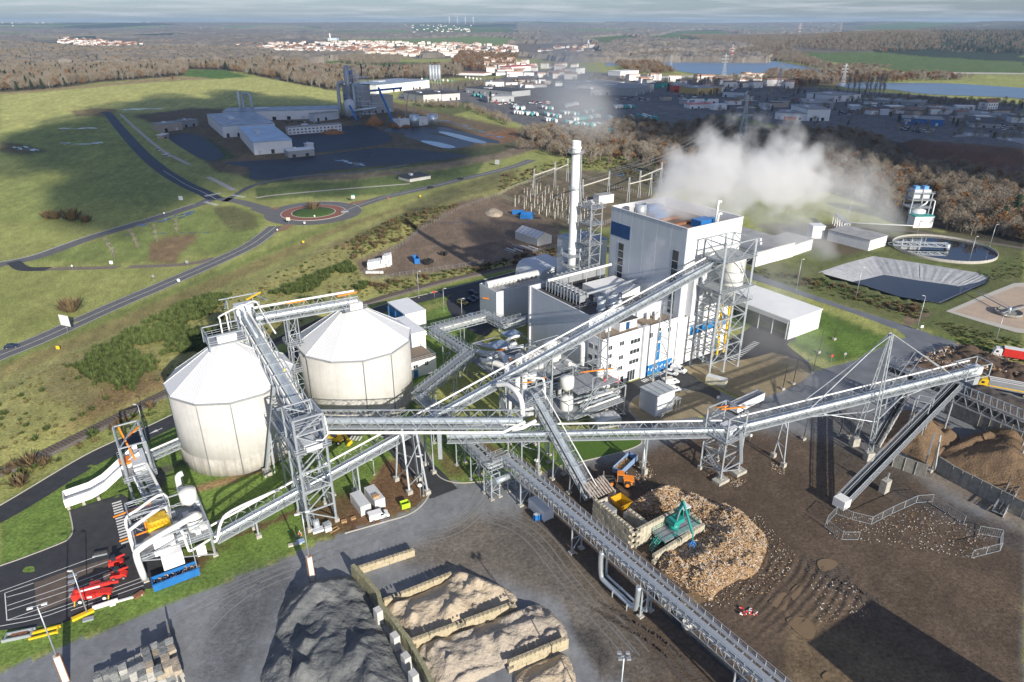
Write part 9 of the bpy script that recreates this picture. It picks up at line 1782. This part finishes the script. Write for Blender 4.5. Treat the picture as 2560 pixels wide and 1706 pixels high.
# ================================================================== STEAM, SMOKE, HAZE, CLOUDS
def plume(name,lab,path,dens,color=(.95,.95,.96),res=.7,nscale=.11,rough=1.5,gain=1.0,emis=0.0):
    V=[];Rr=[]
    for (a,ra),(b,rb) in zip(path,path[1:]):
        n=max(2,int((Vector(b)-Vector(a)).length/1.2))
        for i in range(n):V.append(Vector(a).lerp(Vector(b),i/n));Rr.append(ra+(rb-ra)*i/n)
    V.append(Vector(path[-1][0]));Rr.append(path[-1][1]);me=bpy.data.meshes.new(name);me.from_pydata([tuple(v) for v in V],[],[]);at_=me.attributes.new('rad','FLOAT','POINT');at_.data.foreach_set('value',Rr)
    mn=[min(v[k]-r*1.35 for v,r in zip(V,Rr)) for k in range(3)];mxx=[max(v[k]+r*1.35 for v,r in zip(V,Rr)) for k in range(3)]
    m=bpy.data.materials.new(name);m.use_nodes=True;nt=m.node_tree;nt.nodes.clear();pv=nt.nodes.new('ShaderNodeVolumePrincipled');ou=nt.nodes.new('ShaderNodeOutputMaterial');nt.links.new(pv.outputs[0],ou.inputs['Volume']);pv.inputs['Color'].default_value=(*color,1);pv.inputs['Density'].default_value=dens;pv.inputs['Anisotropy'].default_value=.1
    g=bpy.data.node_groups.new(name,'GeometryNodeTree');g.interface.new_socket('Geometry',in_out='INPUT',socket_type='NodeSocketGeometry');g.interface.new_socket('Geometry',in_out='OUTPUT',socket_type='NodeSocketGeometry');N=g.nodes.new;L=g.links.new
    gi,go,vc,sm=N('NodeGroupInput'),N('NodeGroupOutput'),N('GeometryNodeVolumeCube'),N('GeometryNodeSetMaterial');sm.inputs['Material'].default_value=m
    ps,sn,si,sp_,na=N('GeometryNodeInputPosition'),N('GeometryNodeSampleNearest'),N('GeometryNodeSampleIndex'),N('GeometryNodeSampleIndex'),N('GeometryNodeInputNamedAttribute');na.inputs[0].default_value='rad';na.data_type='FLOAT';sp_.data_type='FLOAT_VECTOR';sn.domain='POINT'
    L(gi.outputs[0],sn.inputs[0]);L(gi.outputs[0],si.inputs[0]);L(gi.outputs[0],sp_.inputs[0]);L(na.outputs[0],si.inputs['Value']);L(ps.outputs[0],sp_.inputs['Value']);L(sn.outputs[0],si.inputs['Index']);L(sn.outputs[0],sp_.inputs['Index'])
    ds=N('ShaderNodeVectorMath');ds.operation='DISTANCE';L(ps.outputs[0],ds.inputs[0]);L(sp_.outputs[0],ds.inputs[1])
    def M_(op,a,b):
        x=N('ShaderNodeMath');x.operation=op
        for k,v in enumerate((a,b)):
            if isinstance(v,(int,float)):x.inputs[k].default_value=v
            else:L(v,x.inputs[k])
        return x.outputs[0]
    q_=M_('DIVIDE',ds.outputs['Value'],si.outputs[0]);no=N('ShaderNodeTexNoise');no.inputs['Scale'].default_value=nscale;no.inputs['Detail'].default_value=6;no.inputs['Roughness'].default_value=.58;L(ps.outputs[0],no.inputs['Vector'])
    d=M_('ADD',M_('SUBTRACT',1.0,q_),M_('MULTIPLY',M_('SUBTRACT',no.outputs[0],.5),rough));d=M_('MULTIPLY',d,gain);x=N('ShaderNodeClamp');L(d,x.inputs[0]);L(x.outputs[0],vc.inputs['Density'])
    for k,nm in enumerate(('Resolution X','Resolution Y','Resolution Z')):vc.inputs[nm].default_value=max(8,int((mxx[k]-mn[k])/res))
    vc.inputs['Min'].default_value=mn;vc.inputs['Max'].default_value=mxx;L(vc.outputs[0],sm.inputs[0]);L(sm.outputs[0],go.inputs[0])
    o=mesh_obj(name,me,m);o.modifiers.new('vapour','NODES').node_group=g;return tag(o,lab,None,None,'stuff')
plume('steam','dense white steam rolling right from the boiler house roof',[(PD(1625,545,217),3),(PD(1665,505,219),8),(PD(1725,465,222),11),(PD(1800,435,226),13),(PD(1900,430,232),14),(PD(1990,455,237),11),(PD(2040,470,240),5)],.11,(.99,.99,.99),.55,.085,3.2,2.7)
plume('steam','thinning tail of steam sinking toward the round tank',[(PD(1960,440,237),9),(PD(2030,455,239),13.5),(PD(2110,480,244),13),(PD(2190,530,250),9),(PD(2245,570,252),4)],.035,(.99,.99,.99),.7,.085,3.0,1.8)
plume('steam','thin low steam drifting past the flat-roofed shed',[(PD(1870,520,262),6),(PD(1990,580,268),9),(PD(2060,615,275),7),(PD(2085,640,278),3)],.05,(.985,.985,.99),.9,.08,2.2,1.4)
plume('steam','faint veil of steam over the road right of the boiler house',[(PD(1905,650,236),6),(PD(1960,730,222),10),(PD(1900,830,205),9),(PD(2000,870,195),9),(PD(2060,960,176),6)],.012,(.985,.985,.99),1.0,.07,2.2,1.4)
plume('steam','small wisp of steam against the grey side of the boiler house',[(PD(1612,690,200),1.6),(PD(1630,640,200),3.2),(PD(1650,610,201),2.4)],.05,(.985,.985,.99),.4,.22,2.2,1.3)
plume('smoke','thin bluish smoke drifting back from the chimney over the estate',[(PD(1438,347,234),1.3),(PD(1500,318,250),6),(PD(1490,285,290),10),(PD(1440,235,360),20),(PD(1425,190,450),28),(PD(1390,135,530),20)],.0075,(.97,.98,1),2.4,.028,2.3,1.3)
plume('smoke','small plume of vapour at the steel tower of the second factory',[(PD(902,262,800),4),(PD(900,235,800),6),(PD(895,200,800),9),(PD(880,176,800),7)],.035,(.92,.94,.97),2.5,.05,1.6,1.3)
q=MB();q.box((0,10000,-12),(34000,24000,210));o=q.build('haze',None);hm=bpy.data.materials.new('pale_air');hm.use_nodes=True;nt=hm.node_tree;nt.nodes.clear();pv=nt.nodes.new('ShaderNodeVolumePrincipled');ou=nt.nodes.new('ShaderNodeOutputMaterial');nt.links.new(pv.outputs[0],ou.inputs['Volume']);pv.inputs['Color'].default_value=(.55,.76,1,1);pv.inputs['Density'].default_value=6e-5;pv.inputs['Anisotropy'].default_value=.2;o.data.materials.append(hm);o['kind']='stuff';o['label']='pale blue air fading the far hills'
# broken cloud overhead: its shadows lie on the second factory, the estate and the lower right of the yard
CLOUD=mat('cloud_vapour',(.85,.85,.86),1.0,0,.02,.01,spec=0);CLOUD.node_tree.nodes['Principled BSDF'].inputs['Alpha'].default_value=.42
def cloud(px,alt=620.0,seed=0):
    V=[P(*p) for p in px];k=alt/SUN_DIR.z;off=SUN_DIR*k;rs=random.Random(seed);xs=[v.x for v in V];ys=[v.y for v in V];b_=bmesh.new();A_=(max(xs)-min(xs))*(max(ys)-min(ys));f=scatter_px(px,0);rr=max(9,min(45,math.sqrt(A_)*.11))
    for i in range(int(min(260,A_/rr**2*1.3))):
        p=f(rs)
        if p is None:continue
        r=rr*rs.uniform(.5,1.1);bmesh.ops.create_icosphere(b_,subdivisions=1,radius=r,matrix=Matrix.Translation((p.x+off.x,p.y+off.y,alt+rs.uniform(-1,1)*rr*.5)))
    me=bpy.data.meshes.new('cloud');b_.to_mesh(me);b_.free();o=mesh_obj('cloud',me,CLOUD);tag(o,'white broken cloud overhead throwing shade on the land',None,None,'structure')
cloud([(270,285),(340,262),(450,245),(640,238),(850,262),(960,284),(1090,318),(1050,372),(880,430),(640,470),(480,500),(330,505),(260,470),(245,430),(120,400),(30,395),(60,345),(180,320),(260,310)],620,1)
cloud([(1530,262),(1520,228),(1700,212),(1980,215),(2100,215),(2350,255),(2560,262),(2700,300),(2700,470),(2560,470),(2330,450),(2150,440),(1940,380),(1750,380),(1600,345),(1560,300)],620,2)
cloud([(2360,92),(2560,76),(2700,80),(2700,150),(2560,146),(2340,140)],620,3)
# tall shed just outside the lower right corner, whose shade falls on the mud
h_=15;of_=Vector((SUN_DIR.x,SUN_DIR.y,0))*(h_/SUN_DIR.z);a_,b_,c_=P(2026,1614)+of_,P(2187,1505)+of_,P(2492,1696)+of_;t=thing('yard_shed','tall grey shed beyond the lower right corner of the yard','shed',a_);q=MB();d_=(c_-b_).normalized()*60;q.prism([(p.x,p.y) for p in (a_,b_,b_+d_,a_+d_)],0,h_);q.build('wall',GREYL,t);q=MB();q.prism([(p.x,p.y) for p in (a_,b_,b_+d_,a_+d_)],h_+.02,h_+.3);q.build('roof',ROOFG,t)
